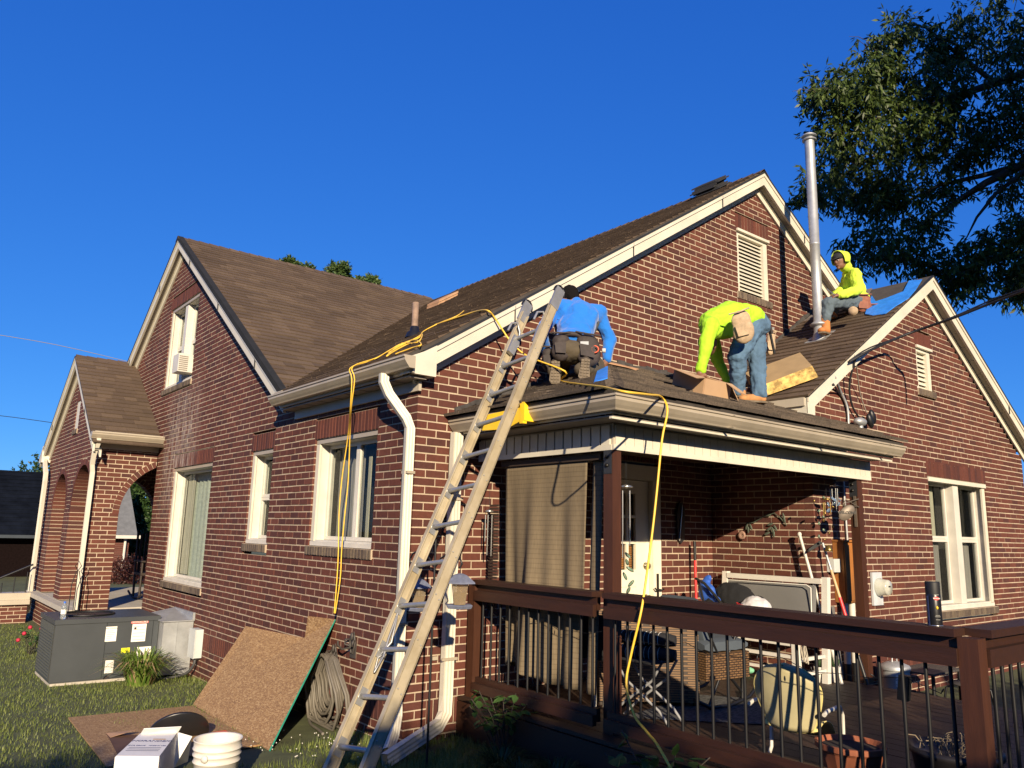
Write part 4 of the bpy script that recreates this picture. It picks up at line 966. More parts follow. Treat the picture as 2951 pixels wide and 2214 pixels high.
for i in range(5): MB().box(c.x-w_*.42,c.x+w_*.42,uy0-.0035,uy0-.0028,c.z+h_*(.36-.19*i),c.z+h_*(.375-.19*i),RED).build('label_line',un)
MB().box(c.x-w_*.36,c.x-w_*.2,uy0-.0035,uy0-.0028,c.z+h_*.2,c.z+h_*.32,INK).build('symbol',un)
c,w_,h_=lq(110,652,222,822,LBL); text('HEAT CONTROL','lettering',un,(c.x,uy0-.0035,c.z+h_*.38),(1,0,0),(0,0,1),.018,INK); 
for i in range(5): MB().box(c.x-w_*.38,c.x+w_*R(.0,.35),uy0-.0035,uy0-.0028,c.z+h_*(.2-.12*i),c.z+h_*(.215-.12*i),INK).build('label_line',un)
lq(290,906,385,960,mat('label_yellow',(.80,.75,.02),.5)); lq(478,895,625,1060,LBL); lq(100,1055,185,1200,LBL)
MB().lathe([(0,0),(.035,0),(.035,.006)],(q(105,1275).x,uy0-.001,q(105,1275).z),INK,16,(0,-1,0)).build('drain_hole',un)
# duct to the wall, disconnect box, conduit
dq=lambda x,y:Y(5.30,*cr(x,y,280,1650,4.15))
du=thing('metal_duct','shiny galvanised duct box joining the grey unit to the brick wall','duct',(-.2,5.5,-.2))
MB().box(-.375,-.008,5.22,6.0,-.22,.42,GALV).build('duct_body',du); MB().box(-.21,-.203,5.213,5.2195,-.22,.42,GALV).build('seam',du)
MB().prism([(-.40,5.20,.425),(-.003,5.20,.425),(-.003,6.05,.52),(-.40,6.05,.44)],(0,0,.012),GALV).build('duct_top',du); MB().box(-.035,-.004,5.19,6.0,.44,.53,GALV).build('flange',du)
db=thing('disconnect_box','pale grey electrical disconnect box on the brick wall beside the duct','electrical box',(-.05,5.0,.1))
MB().box(-.10,-.006,4.80,5.03,.02,.36,mat('grey_box_paint',(.50,.52,.50),.5,var=.1)).build('box',db); MB().box(-.108,-.101,4.795,5.035,.015,.365,mat('grey_box_paint',(.5,.5,.5))).build('cover',db)
cord('flexible_conduit','dark flexible conduit curving from the disconnect box down to the ground',[(-.06,4.88,.02),(-.065,4.87,-.06),(-.12,4.95,-.17),(-.25,5.08,-.23),(-.4,5.15,-.25)],.018,mat('dark_conduit',(.05,.05,.05),.6),'conduit')
# OSB sheets
OSB=bpy.data.materials.new('oriented_strand_board'); OSB.use_nodes=True; t=OSB.node_tree; N=t.nodes; L=t.links; b=N['Principled BSDF']; b.inputs['Roughness'].default_value=.8
tc=N.new('ShaderNodeTexCoord'); rr=[]
for k,(sc,ro) in enumerate((((9,60,30),.4),((60,9,30),.9))):
    mp=N.new('ShaderNodeMapping'); mp.inputs['Scale'].default_value=sc; mp.inputs['Rotation'].default_value=(.3,.2,ro); L.new(tc.outputs['Object'],mp.inputs[0])
    v=N.new('ShaderNodeTexVoronoi'); v.inputs['Scale'].default_value=3.0; L.new(mp.outputs[0],v.inputs['Vector']); rr.append(v)
mx=N.new('ShaderNodeMix'); mx.data_type='RGBA'; mx.inputs[0].default_value=.5; L.new(rr[0].outputs['Color'],mx.inputs[6]); L.new(rr[1].outputs['Color'],mx.inputs[7])
cr_=N.new('ShaderNodeValToRGB'); e=cr_.color_ramp.elements; e[0].position=.2; e[0].color=(.19,.105,.045,1); e[1].position=.8; e[1].color=(.48,.32,.15,1); x_=e.new(.5); x_.color=(.31,.175,.068,1)
L.new(mx.outputs[2],cr_.inputs[0]); L.new(cr_.outputs[0],b.inputs['Base Color'])
GREENE=mat('green_edge_paint',(.02,.24,.16),.6)
def onz(x,y):
    p=Z(0,x,y)
    for i in range(8): p=Z(gz(p.x,p.y)+.012,x,y)
    return p
p5=lambda x,y:cr(x,y,540,1700,2.765); a2=lambda x,y:cr(x,y,0,1400,2.039)
f0,f1,f2,f3=onz(*a2(400,1370)),onz(*a2(1130,1300)),onz(*a2(1530,1530)),V((-1.93,.70,-.02))
o=MB().prism([f0,f1,f2,f3],(0,0,.012),OSB).build('flat_osb_sheet',loc=f0); tag(o,'oriented strand board lying flat on the grass in front of the leaning one','plywood')
w4=lambda x,y:cr(x,y,200,2000,4.096)
hp=[onz(*w4(*t_))+V((0,0,.016)) for t_ in((430,497),(470,560),(560,740),(800,900),(900,520),(770,515))]  # dark sheet in the outline of the board's hole, laid on instead of cutting
o=MB().prism(hp,(0,0,.003),mat('hole_sheet_brown',(.10,.045,.028),.9,var=.15)).build('hole_sheet',loc=hp[0]); tag(o,'dark brown sheet standing in for the hole in the flat board','paper')
o=MB().prism([hp[0]+V((0,0,.004)),onz(*w4(480,548))+V((0,0,.02)),onz(*w4(640,546))+V((0,0,.05)),onz(*w4(775,520))+V((0,0,.06))],(0,0,.002),CARD2).build('curled_sheet_edge',loc=hp[0]); tag(o,'pale curled strip along the edge of the dark hole sheet','paper')
L0=V((-.66,2.95,gz(0,2.95)+.01)); L1=V((-.86,.50,gz(0,.5)+.01)); T0=X(-.012,*p5(465,290)); T1=X(-.012,*p5(935,385)); T2=X(-.012,*p5(960,210)); T3=X(-.012,*p5(1175,235))
lo_=thing('leaning_osb_sheet','notched strand board with a green edge leaning against the side wall','plywood',tuple((L0+L1)/2))
nn=(T3-L1).cross(L0-L1).normalized()*-.012
MB().prism([L0,L1,T3,T2,T1,T0],nn,OSB).build('board',lo_)
ed=(T3-L1).normalized(); sd_=(L1-L0).normalized()
MB().prism([L1+sd_*.001,T3+sd_*.001,T3+sd_*.004,L1+sd_*.004],nn*1.0,GREENE).build('green_edge',lo_)
# black disc, carton, bucket
o=MB().lathe([(0,.0),(.23,.0),(.235,.01),(.235,.02),(0,.02)],(0,0,0),mat('black_plastic',(.012,.012,.014),.35),32)
M_=Matrix.Translation(Y(1.35,385,1588))@Euler((math.radians(-52),math.radians(14),0)).to_matrix().to_4x4(); o.v=[tuple(M_@V(p)) for p in o.v]
o=o.build('black_tub_lid',loc=Y(1.35,385,1588)); tag(o,'round black plastic lid propped up behind the white carton','lid')
WC=mat('white_carton',(.70,.68,.64),.7,var=.06); WCI=mat('carton_inside',(.16,.13,.11),.9)
cz=.25; k=lambda x,y:Z(cz,*w4(x,y)); cA,cB,cC,cD=k(550,745),k(1060,750),k(1275,462),k(835,478)
ct=thing('white_carton','long white siding carton with blue print open at its far end','carton',(cA.x+.1,cA.y+.2,-.01))
dwn=V((0,0,-cz-.01))
shee([cA,cB,cC,cD],'top',ct,WC); shee([cA,cB,cB+dwn,cA+dwn],'end_panel',ct,WC); shee([cB,cC,cC+dwn,cB+dwn],'side_panel',ct,WC); shee([cA,cD,cD+dwn,cA+dwn],'side_panel',ct,WC)
shee([cD,cC,Z(cz+.05,*w4(1322,384)),Z(cz+.05,*w4(880,408))],'top_flap',ct,WC); shee([cC,Z(.22,*w4(1445,512)),Z(.0,*w4(1395,800)),cC+dwn*.85],'side_flap',ct,WC)
tx=(cB-cA).normalized(); ty=(cD-cA).normalized(); tc_=(cA+cB+cC+cD)/4
text('NORANDEX','lettering',ct,tc_+ty*.06+V((0,0,.008)),tx,ty,.043,INKB,ext=.0008)
text('VINYL SIDING    MADE IN USA','lettering',ct,tc_-ty*.05+V((0,0,.008)),tx,ty,.018,INKB,ext=.0008)
MB().prism([tc_+tx*.0+ty*.10+V((0,0,.0075)),tc_+tx*.08+ty*.10+V((0,0,.0075)),tc_+tx*.08+ty*.115+V((0,0,.0075)),tc_+ty*.115+V((0,0,.0075))],(0,0,.001),CARD2).build('printed_bar',ct)
for i,z in enumerate((-.10,-.135,-.17)): MB().prism([tc_-tx*.1+ty*z+V((0,0,.0075)),tc_+tx*.1+ty*z+V((0,0,.0075)),tc_+tx*.1+ty*(z+.006)+V((0,0,.0075)),tc_-tx*.1+ty*(z+.006)+V((0,0,.0075))],(0,0,.0008),INKB).build('print_line',ct)
er=(cA+cB)/2-tx*.0+V((0,0,-.09)); en=V((-tx.y,tx.x,0))
if en.dot(CAM-er)<0: en=-en
text('NORANDEX','lettering',ct,er+en*.008,tx,(0,0,1),.022,INKB,ext=.0006)
bc=V((-1.545,-.32,0)); BW=mat('bucket_plastic',(.62,.58,.50),.5,var=.12,scale=6)
bk=thing('plastic_bucket','two nested white five gallon buckets with a wire handle on the grass','bucket',tuple(bc))
MB().lathe([(.118,0),(.134,.20),(.142,.203),(.142,.208),(.135,.212),(.137,.240),(.145,.243),(.145,.248),(.138,.252),(.139,.275),(.147,.278),(.147,.283),(.141,.287),(.143,.325),(.149,.33),(.146,.335),(.136,.325),(.120,.03),(0,.028)],bc,BW,36).build('bucket_wall',bk)
MB().tube([bc+V((-.15*math.cos(a)*.55-.05,-.15*math.sin(a)-.01,.25-.24*math.sin(a)*.9)) for a in[.3+i*.25 for i in range(9)]],.003,DARK,5).build('handle',bk)
MB().lathe([(0,0),(.022,0),(.022,.008),(0,.01)],bc+V((-.11,-.10,.245)),BW,12,(-.7,-.7,0)).build('handle_boss',bk)
p=onz(*w4(1780,510)); o=MB().box(p.x-.05,p.x+.05,p.y-.03,p.y+.03,p.z+.012,p.z+.04,mat('orange_plastic',(.75,.10,.02),.5)).build('orange_tool',loc=p); tag(o,'small orange tool on the flat board just behind the bucket','tool')
# water bottle on the unit
wb=V((-1.47,5.50,uz1+.02)); bt=thing('water_bottle','clear plastic water bottle with a blue cap standing on the grey unit','bottle',tuple(wb))
MB().lathe([(0,0),(.03,0),(.032,.02),(.032,.13),(.026,.16),(.012,.18),(.012,.19)],wb,mat('clear_plastic',(.75,.8,.82),.1,trans=.8),16).build('body',bt); MB().lathe([(.014,.185),(.014,.205),(0,.206)],wb,mat('blue_cap',(.02,.12,.5),.4),12).build('cap',bt); MB().lathe([(.0325,.06),(.0325,.11)],wb,LBL,16).build('label_band',bt)
# hose and hangers
HOSE=mat('garden_hose',(.13,.115,.092),.6,var=.2)
def hanger(y,z,lab):
    t=thing('hose_hanger',lab,'hose hanger',(-.01,y,z-.1)); IR=mat('cast_iron',(.07,.062,.055),.6,.3,var=.3)
    MB().prism([(-.006,y-.05,z-.12),(-.006,y+.05,z-.12),(-.006,y+.055,z),(-.006,y,z+.10),(-.006,y-.055,z)],(-.008,0,0),IR).build('plate',t)
    for s in(-1,1): MB().tube([(-.02-.0*i,y+s*(.015+.03*math.sin(i*.55)),z-.08+.03*i+.0*i) for i in range(6)],.009,IR,6).build('scroll',t); MB().tube([(-.03,y+s*.03,z-.02),(-.06,y+s*.065,z-.01),(-.05,y+s*.075,z+.03),(-.03,y+s*.05,z+.03)],.009,IR,6).build('scroll',t)
    MB().ell((-.03,y,z+.06),(.012,.02,.035),IR,8,6).build('finial',t)
    MB().tube([(-.01,y,z-.03),(-.12,y,z-.04),(-.16,y,z+.0),(-.16,y,z+.03)],.010,IR,6).build('hook',t)
hanger(1.20,.52,'left scrolled iron hose hanger carrying the coiled hose'); hanger(.86,.66,'empty scrolled iron hanger higher up right of the coiled hose')
pts=[]
for i in range(19):
    a=.12+.015*i+R(-.015,.015); bq=.20+.010*i+R(-.02,.02); cy=1.12+R(-.02,.02); dx=-.05-.014*(i%8)
    for k_ in range(14):
        t=2*PI*k_/14; z=.545-bq+bq*math.cos(t)*(1 if math.cos(t)>0 else 1.0); pts.append(V((dx-.03*(math.cos(t)>0)+.01*math.sin(t),cy+a*math.sin(t)*(1 if math.cos(t)<.3 else .75),max(z,gz(0,1.1)+.02+.004*(i%5)))))
o=MB().tube(pts,.0125,HOSE,7).build('garden_hose',loc=(-.1,1.1,0)); tag(o,'thick coil of grey brown garden hose hung on the iron hanger','hose')
cord('garden_hose','loose end of garden hose trailing from the coil to the grass',[(-.08,1.35,.1),(-.12,1.4,-.02),(-.2,1.2,-.04),(-.25,.95,-.03),(-.3,.75,-.02)],.0125,HOSE,'hose')
# shepherd hook with feeders
hx,hy=-.20,-.66
sh=thing('shepherd_hook','tall black shepherd hook pole standing behind the ladder foot','garden pole',(hx,hy,0))
MB().tube([(hx,hy,-.02),(hx,hy,1.62)],.0085,BLACKM,8).build('pole',sh); MB().lathe([(0,0),(.012,.01),(.008,.03),(.016,.04),(.016,.055),(0,.09)],(hx,hy,1.60),BLACKM,10).build('finial',sh)
for s in(-1,1):
    MB().tube([(hx+.0,hy,1.38),(hx+.02*s,hy+s*-.05,1.45),(hx+.03*s,hy+s*-.16,1.50),(hx+.03*s,hy+s*-.26,1.47),(hx+.03*s,hy+s*-.30,1.42),(hx+.03*s,hy+s*-.27,1.39)],.007,BLACKM,8).build('arm',sh)
FR_=mat('feeder_roof',(.13,.145,.20),.6,var=.25,scale=25); FP_=mat('feeder_tube',(.45,.35,.22),.15,trans=.5,alpha=.75)
def feeder(p,lab):
    p=V(p); t=thing('bird_feeder',lab,'bird feeder',tuple(p+V((0,0,-.10)))); 
    MB().lathe([(.115,.060),(.112,.070),(.05,.115),(.02,.125),(0,.127)],p,FR_,6,sm=False).build('roof',t)
    MB().lathe([(.045,-.08),(.063,.062)],p,FP_,6,sm=False).build('seed_tube',t); MB().lathe([(0,-.105),(.09,-.105),(.10,-.085),(.095,-.08),(.04,-.082)],p,FR_,6,sm=False).build('tray',t)
    MB().lathe([(0,-.08),(.038,-.08),(.045,.0),(0,.0)],p,mat('bird_seed',(.22,.15,.08),.9,var=.4,scale=90),6,sm=False).build('seed',t)
    MB().tube([p+V((0,0,.12)),p+V((0,0,.26))],.002,DARK,4).build('wire',t)
f1=X(-.23,993,1280); feeder((f1.x,f1.y,f1.z),'blue roofed bird feeder hanging in the open right of the ladder'); f2=X(-.15,904,1288); feeder((f2.x,f2.y,f2.z),'bird feeder seen between the ladder rails')
# ------------------------------------------------------------------ things on the patio
SCR=bpy.data.materials.new('woven_screen'); SCR.use_nodes=True; t=SCR.node_tree; N=t.nodes; L=t.links; b=N['Principled BSDF']; b.inputs['Roughness'].default_value=.9
ge=N.new('ShaderNodeNewGeometry'); sp=N.new('ShaderNodeSeparateXYZ'); L.new(ge.outputs['Position'],sp.inputs[0])
m1=N.new('ShaderNodeMath'); m1.operation='MULTIPLY'; m1.inputs[1].default_value=27; L.new(sp.outputs[2],m1.inputs[0]); m2=N.new('ShaderNodeMath'); m2.operation='FRACT'; L.new(m1.outputs[0],m2.inputs[0])
cr2=N.new('ShaderNodeValToRGB'); e=cr2.color_ramp.elements; e[0].position=.0; e[0].color=(.10,.07,.04,1); e[1].position=.22; e[1].color=(.155,.118,.070,1); L.new(m2.outputs[0],cr2.inputs[0])
nz=N.new('ShaderNodeTexNoise'); nz.inputs['Scale'].default_value=60; mpn=N.new('ShaderNodeMapping'); mpn.inputs['Scale'].default_value=(1,2,.2); L.new(ge.outputs['Position'],mpn.inputs[0]); L.new(mpn.outputs[0],nz.inputs['Vector'])
mr=N.new('ShaderNodeMapRange'); mr.inputs[3].default_value=.7; mr.inputs[4].default_value=1.3; L.new(nz.outputs[0],mr.inputs[0]); mxx=N.new('ShaderNodeMix'); mxx.data_type='RGBA'; mxx.blend_type='MULTIPLY'; mxx.inputs[0].default_value=1; L.new(cr2.outputs[0],mxx.inputs[6]); L.new(mr.outputs[0],mxx.inputs[7]); L.new(mxx.outputs[2],b.inputs['Base Color'])
sc=thing('sun_screen','tan woven sun screen hanging from the patio roof beside the post','sun screen',(.75,-.85,2.22))
def scr(y,z):
    f=(2.2-z)/1.7; return V((.72+.03*math.sin(y*14)*f+.06*f*math.sin(y*9+1.0)+.03*f*math.sin(y*31), -.30-(y)*(1.10-.10*f)+.0, z))
P=[[scr(i/40,.52+1.68*j/30+(.22*max(0,.6-i/40) if j==0 else 0)) for j in range(31)] for i in range(37)]
o=MB().sheet(P,SCR).build('cloth',sc,fix=False); o.modifiers.new('t','SOLIDIFY').thickness=.004
P=[[scr(.93+i/40,.52+1.68*j/30)+V((.03,-.03*(31-j)/30,0)) for j in range(31)] for i in range(5)]
o=MB().sheet(P,SCR).build('cloth_fold',sc,fix=False); o.modifiers.new('t','SOLIDIFY').thickness=.004
MB().box(.70,.76,-1.45,-.26,2.19,2.24,mat('headrail',(.03,.018,.012),.7)).build('headrail',sc)
# wicker / dark hanging mat left of the screen
wk=thing('hanging_mat','dark slatted hanging mat at the left edge of the tan screen','mat',(.70,-.19,1.25)); 
for i in range(34): MB().box(.69,.70,-.25,-.13,1.0+i*.026,1.018+i*.026,mat('dark_reed',(.035,.02,.014),.7)).build('reed',wk)
def chime(lab,p,nt,L_,col,top=.04,nm='wind_chime'):
    p=V(p); t=thing(nm,lab,'wind chime',tuple(p)); MB().lathe([(0,.0),(top,-.015),(top,-.025),(0,-.03)],p,col,10).build('top',t); MB().tube([p,p+V((0,0,.16))],.0015,DARK,4).build('string',t)
    for i in range(nt):
        a=2*PI*i/nt; q=p+V((top*.75*math.cos(a),top*.75*math.sin(a),-.05)); MB().tube([q,q+V((0,0,-L_*(.8+.2*math.sin(i*2))))],.005,col,6).build('tube',t)
    return t
SILV=mat('chime_silver',(.65,.65,.62),.25,.9); BRASS=mat('chime_brass',(.35,.24,.08),.35,.85); GLS=mat('chime_glass',(.30,.42,.30),.1,trans=.6)
chime('wind chime with silver tubes hanging at the left edge of the screen',X(.63,1057,1100),5,.34,SILV)
t=chime('long wind chime with green glass figures hanging right of the front post',(.92,-1.50,2.02),4,.50,SILV,.05)
for i in range(6):
    q=V((.92+R(-.03,.03),-1.5+R(-.03,.03),1.5-.05*i)); MB().ell(q,(.014,.012,.035),GLS,6,5,Euler((R(-1,1),R(-1,1),0)).to_matrix()).build('glass_figure',t)
t=chime('brass bell wind chime hanging beside the right patio post',Y(-1.40,1785,1075),4,.15,BRASS,.05)
p=Y(-1.4,1790,1185); MB().lathe([(0,.03),(.025,.025),(.035,-.01),(.04,-.03),(.036,-.03)],p,BRASS,14).build('bell',t)
for i in range(14):
    q=Y(-1.4,1775+R(-18,25),1075+i*7); MB().ell(q,(.02,.012,.012),BRASS if i%2 else GLS,6,4,Euler((R(-2,2),R(-2,2),0)).to_matrix()).build('charm',t)
t=chime('clear and blue glass wind chime nearest the welcome sign',Y(-1.40,1800,1045),6,.22,SILV,.045)
for i in range(8): MB().ell(Y(-1.42,1797+R(-20,20),1080+R(-10,30)),(.02,.006,.026),mat('blue_glass',(.30,.42,.60),.1,trans=.6),6,5,Euler((R(-1,1),R(-1,1),0)).to_matrix()).build('glass_figure',t)
# welcome sign on its bracket
wsn=thing('welcome_sign','small oval WELCOME sign on a scrolled bracket at the right patio post','sign',(4.0,-1.6,1.93)); IRN=mat('sign_iron',(.16,.13,.10),.5,.4,var=.3)
cS=Y(-1.60,1829,1108); 
o=MB().lathe([(0,-.006),(.088,-.006),(.095,0),(.088,.006),(0,.006)],(0,0,0),IRN,24,(0,-1,0),sx=1,sy=.62); 
axm=(V((.72,-.69,0))).normalized(); nmm=V((-.69,-.72,0)); 
def rotS(p): p=V(p); return cS+axm*p.x+V((0,0,1))*p.z+nmm*(-p.y)
o.v=[tuple(rotS((p[0],p[1],p[2]))) for p in o.v]; o.build('plaque',wsn)
text('WELCOME','lettering',wsn,cS+nmm*.010,axm,(0,0,1),.036,mat('sign_letter',(.03,.025,.02),.6),ext=.002,bold=.001)
pS=V((4.125,-1.625,cS.z)); MB().box(4.118,4.129,-1.60,-1.575,cS.z-.13,cS.z+.17,IRN).build('bracket',wsn)
MB().tube([pS+V((0,0,.14)),pS+V((-.06,0,.13)),cS+V((.03,0,.10)),cS+V((-.03,0,.09)),cS+V((-.02,0,.06))],.006,IRN,6).build('scroll',wsn); MB().tube([pS+V((0,0,.06)),cS+V((.06,0,.11)),cS+V((0,0,.125)),cS+V((-.06,0,.08)),cS+V((-.04,0,.055))],.005,IRN,6).build('scroll',wsn)
# wall ornaments
wa=thing('leaf_branch_ornament','metal branch with leaves hanging on the brick in the sunlit corner','wall ornament',(3.92,-.7,1.75)); LF=mat('leaf_metal',(.10,.12,.09),.5,.3)
sx_=lambda x,y:X(3.925,*cr(x,y,1750,1400,3.403))
MB().tube([sx_(1360,370),sx_(1440,360),sx_(1540,300),sx_(1640,270),sx_(1700,320),sx_(1760,390)],.006,LF,6).build('branch',wa)
for x,y,a in((1370,400,.4),(1410,405,-.4),(1385,435,0),(1570,470,1.2),(1590,425,1.0),(1625,440,-.2),(1650,415,-.5),(1635,475,0),(1600,380,1.3),(1735,320,-.2),(1580,290,1.5)):
    MB().ell(sx_(x,y)+V((-.006,0,0)),(.004,.014,.038 if x<1700 else .06),LF,8,6,Euler((a,0,0)).to_matrix()).build('leaf',wa)
o=MB().lathe([(.012,0),(.03,.01),(.05,.012),(.035,.02),(.01,.006)],sx_(1328,488)+V((-.004,0,0)),mat('rose_metal',(.30,.18,.13),.6),10,(-1,0,0)).build('flower_ornament',loc=sx_(1328,488)); tag(o,'small star flower ornament on the brick left of the leaf branch','wall ornament')
wo=thing('dark_wall_plaque','tall dark ornament hanging on the shaded brick right of the door','wall ornament',(3.35,-.02,1.8)); MB().prism([V((3.31,-.012,1.62)),V((3.36,-.012,1.57)),V((3.42,-.012,1.62)),V((3.43,-.012,1.95)),V((3.39,-.012,2.02)),V((3.34,-.012,2.0)),V((3.30,-.012,1.9))],(0,-.02,0),mat('plaque_dark',(.02,.02,.022),.4)).build('plaque',wo)
MB().tube([V((3.33,-.035,1.6)),V((3.345,-.045,1.8)),V((3.38,-.04,1.98))],.008,SILV,5).build('trim',wo)
# fuse cabinet, meter, pipes
cab=thing('rusty_cabinet','orange brown rusty metal cabinet on the wall beside the right patio post','cabinet',(4.4,-1.3,1.0)); 
RU=mat('orange_rust',(.40,.15,.03),.7,.2,var=.5,scale=5,stretch=(1,1,.4),bump=.2,col2=(.20,.085,.025),contrast=1.6)
MB().box(4.26,4.60,-1.365,-1.253,1.03,1.63,RU).build('case',cab); MB().box(4.268,4.60,-1.378,-1.367,1.05,1.60,RU).build('door',cab); MB().box(4.25,4.62,-1.385,-1.252,1.631,1.65,RU).build('lid',cab)
o=MB().box(4.13,4.255,-1.33,-1.253,1.33,1.46,mat('grey_box_paint',(.5,.52,.5))).build('junction_box'); tag(o,'small pale junction box on the left side of the rusty cabinet','electrical box')
for x,l in((4.33,'left one of two white plastic pipes rising to the rusty cabinet'),(4.47,'right one of two white plastic pipes rising to the rusty cabinet')):
    t=thing('plastic_pipe',l,'pipe',(x,-1.31,0)); MB().tube([(x,-1.31,-.05),(x,-1.31,.44)],.031,BLACKM,12).build('lower_sleeve',t); MB().tube([(x,-1.31,.44),(x,-1.31,1.028)],.033,WHITE,12).build('pipe',t)
o=MB().tube([(4.52,-1.275,1.64),(4.50,-1.275,2.44)],.012,GALV,8).build('conduit_pipe',loc=(4.52,-1.27,1.64)); tag(o,'thin conduit rising from the rusty cabinet to the patio roof','conduit')
me_=thing('electric_meter','round glass electric meter on a pale grey plate on the right wall','electric meter',(5.1,-1.26,1.14)); MB().box(5.0,5.21,-1.275,-1.253,.97,1.315,mat('meter_plate',(.55,.58,.60),.5,.2,var=.2)).build('plate',me_)
mc=(5.12,-1.276,1.16); MB().lathe([(.095,0),(.098,.02),(.085,.03),(.082,.10),(.075,.115),(0,.118)],mc,mat('meter_glass',(.55,.56,.48),.1,alpha=.75),24,(0,-1,0)).build('glass_cover',me_); MB().lathe([(0,.04),(.06,.04)],mc,mat('meter_face',(.5,.5,.42),.5),20,(0,-1,0)).build('dial',me_); MB().box(5.10,5.14,-1.398,-1.394,1.165,1.18,INK).build('display',me_)
o=MB().obox((4.06,-1.32,.66),(.085,0,0),(0,.012,-.002),(0,.03,.34),mat('grey_board',(.13,.12,.11),.7)).build('grey_board'); tag(o,'dark grey board leaning on the brick corner behind the two poles','board')
# poles
pw0=X(3.86,1727,1155); wp=thing('white_pole','white painted pole leaning against the patio corner in front of the bench','pole',(3.8,-1.53,DZ)); MB().tube([(3.80,-1.53,DZ+.01),tuple(pw0)],.015,WHITE,10).build('shaft',wp); MB().ell(pw0,(.022,.022,.026),WHITE,10,8).build('knob',wp)
q0=V((3.98,-1.68,DZ+.01)); q1=Y(-1.31,*cr(500,770,2250,1380,4.15)); dv=(q1-q0)
rk=thing('long_handled_tool','wooden handled garden tool with a red grip leaning right of the white pole','garden tool',tuple(q0)); TW=mat('tool_wood',(.52,.33,.16),.5,var=.15)
for a,b_,m_,r in((0,.20,BLACKM,.016),(.20,.42,TW,.0145),(.42,.60,RED,.0165),(.60,.80,TW,.0145),(.80,1,GALV,.013)): MB().tube([q0+dv*a,q0+dv*b_],r,m_,10).build('shaft',rk)
MB().prism([q1,q1+V((-.03,.02,.02)),q1+V((-.16,.06,-.06)),q1+V((-.17,.06,-.09)),q1+V((-.06,.03,-.04))],(0,-.006,0),FELT).build('blade',rk)
rs=thing('red_shovel','long red handled tool standing in the corner behind the bag','garden tool',(3.46,-.15,DZ)); MB().tube([(3.44,-.16,.34),(3.475,-.12,1.40)],.014,RED,10).build('shaft',rs); MB().tube([(3.475,-.12,1.40),(3.479,-.115,1.60)],.016,BLACKM,10).build('grip',rs)
# bench
bn=thing('garden_bench','white painted slatted bench with a grey back cushion against the wall','bench',(3.5,-.9,DZ)); BWH=mat('bench_white',(.62,.59,.52),.5,var=.06); CUS=mat('grey_cushion',(.14,.137,.13),.9,var=.06,scale=4,bump=.1,bscale=8)
for y in(-.25,-1.40):
    MB().box(3.24,3.30,y-.03,y+.03,DZ,.90,BWH).build('leg',bn); MB().hexa([(x,yy,z) for z,o_ in((DZ,0),(1.29,.08)) for x,yy in((3.73+o_,y-.03),(3.79+o_,y-.03),(3.79+o_,y+.03),(3.73+o_,y+.03))],BWH).build('leg',bn)
    MB().box(3.301,3.74,y-.012,y+.012,.55,.58,BWH).build('side_stretcher',bn); MB().box(3.301,3.74,y-.012,y+.012,.42,.45,BWH).build('side_stretcher',bn); MB().box(3.2,3.75,y-.035,y+.035,.901,.925,BWH).build('armrest',bn)
MB().box(3.25,3.29,-1.369,-.281,.685,.735,BWH).build('seat_rail',bn); MB().box(3.25,3.28,-1.369,-.281,.575,.605,BWH).build('stretcher',bn); MB().box(3.25,3.28,-1.369,-.281,.455,.48,BWH).build('stretcher',bn)
MB().box(3.80,3.84,-1.369,-.281,1.225,1.275,BWH).build('back_rail',bn)
for i in range(18): y=-1.35+i*.06; MB().box(3.24,3.74,y,y+.042,.737,.755,BWH).build('seat_slat',bn)
def cushion(par,c,ax,ay,az,m,nm='cushion',r=.35):
    c=V(c);ax=V(ax);ay=V(ay);az=V(az); n_=10; mb=MB()
    for sgn in(-1,1):
        P=[[c+ax*(2*i/n_-1)+ay*(2*j/n_-1)+az*sgn*(1-.75*(abs(2*i/n_-1)**6+abs(2*j/n_-1)**6)*.5+.04*math.sin(i*3+j)) for j in range(n_+1)] for i in range(n_+1)]; mb.sheet(P,m)
    for e_ in range(n_):
        for f in(lambda k:(k,0),lambda k:(k,n_),lambda k:(0,k),lambda k:(n_,k)):
            q=[]
            for k in(e_,e_+1):
                i,j=f(k); 
                for sgn in(-1,1): q.append(c+ax*(2*i/n_-1)+ay*(2*j/n_-1)+az*sgn*(1-.75*(abs(2*i/n_-1)**6+abs(2*j/n_-1)**6)*.5+.04*math.sin(i*3+j)))
            mb.add(q,[(0,1,3,2)],m,True)
    return mb.build(nm,par)
cushion(bn,(3.71,-.85,1.00),(0,.49,0),(.03,0,.21),(-.05,0,.0),CUS,'back_cushion'); cushion(bn,(3.46,-.85,.80),(0,.50,0),(.22,0,0),(0,0,.04),CUS,'seat_cushion')
MB().tube([(3.66,-1.335,.80),(3.655,-1.345,1.19),(3.66,-1.30,1.215),(3.66,-.40,1.21)],.006,BWH,6).build('piping',bn)
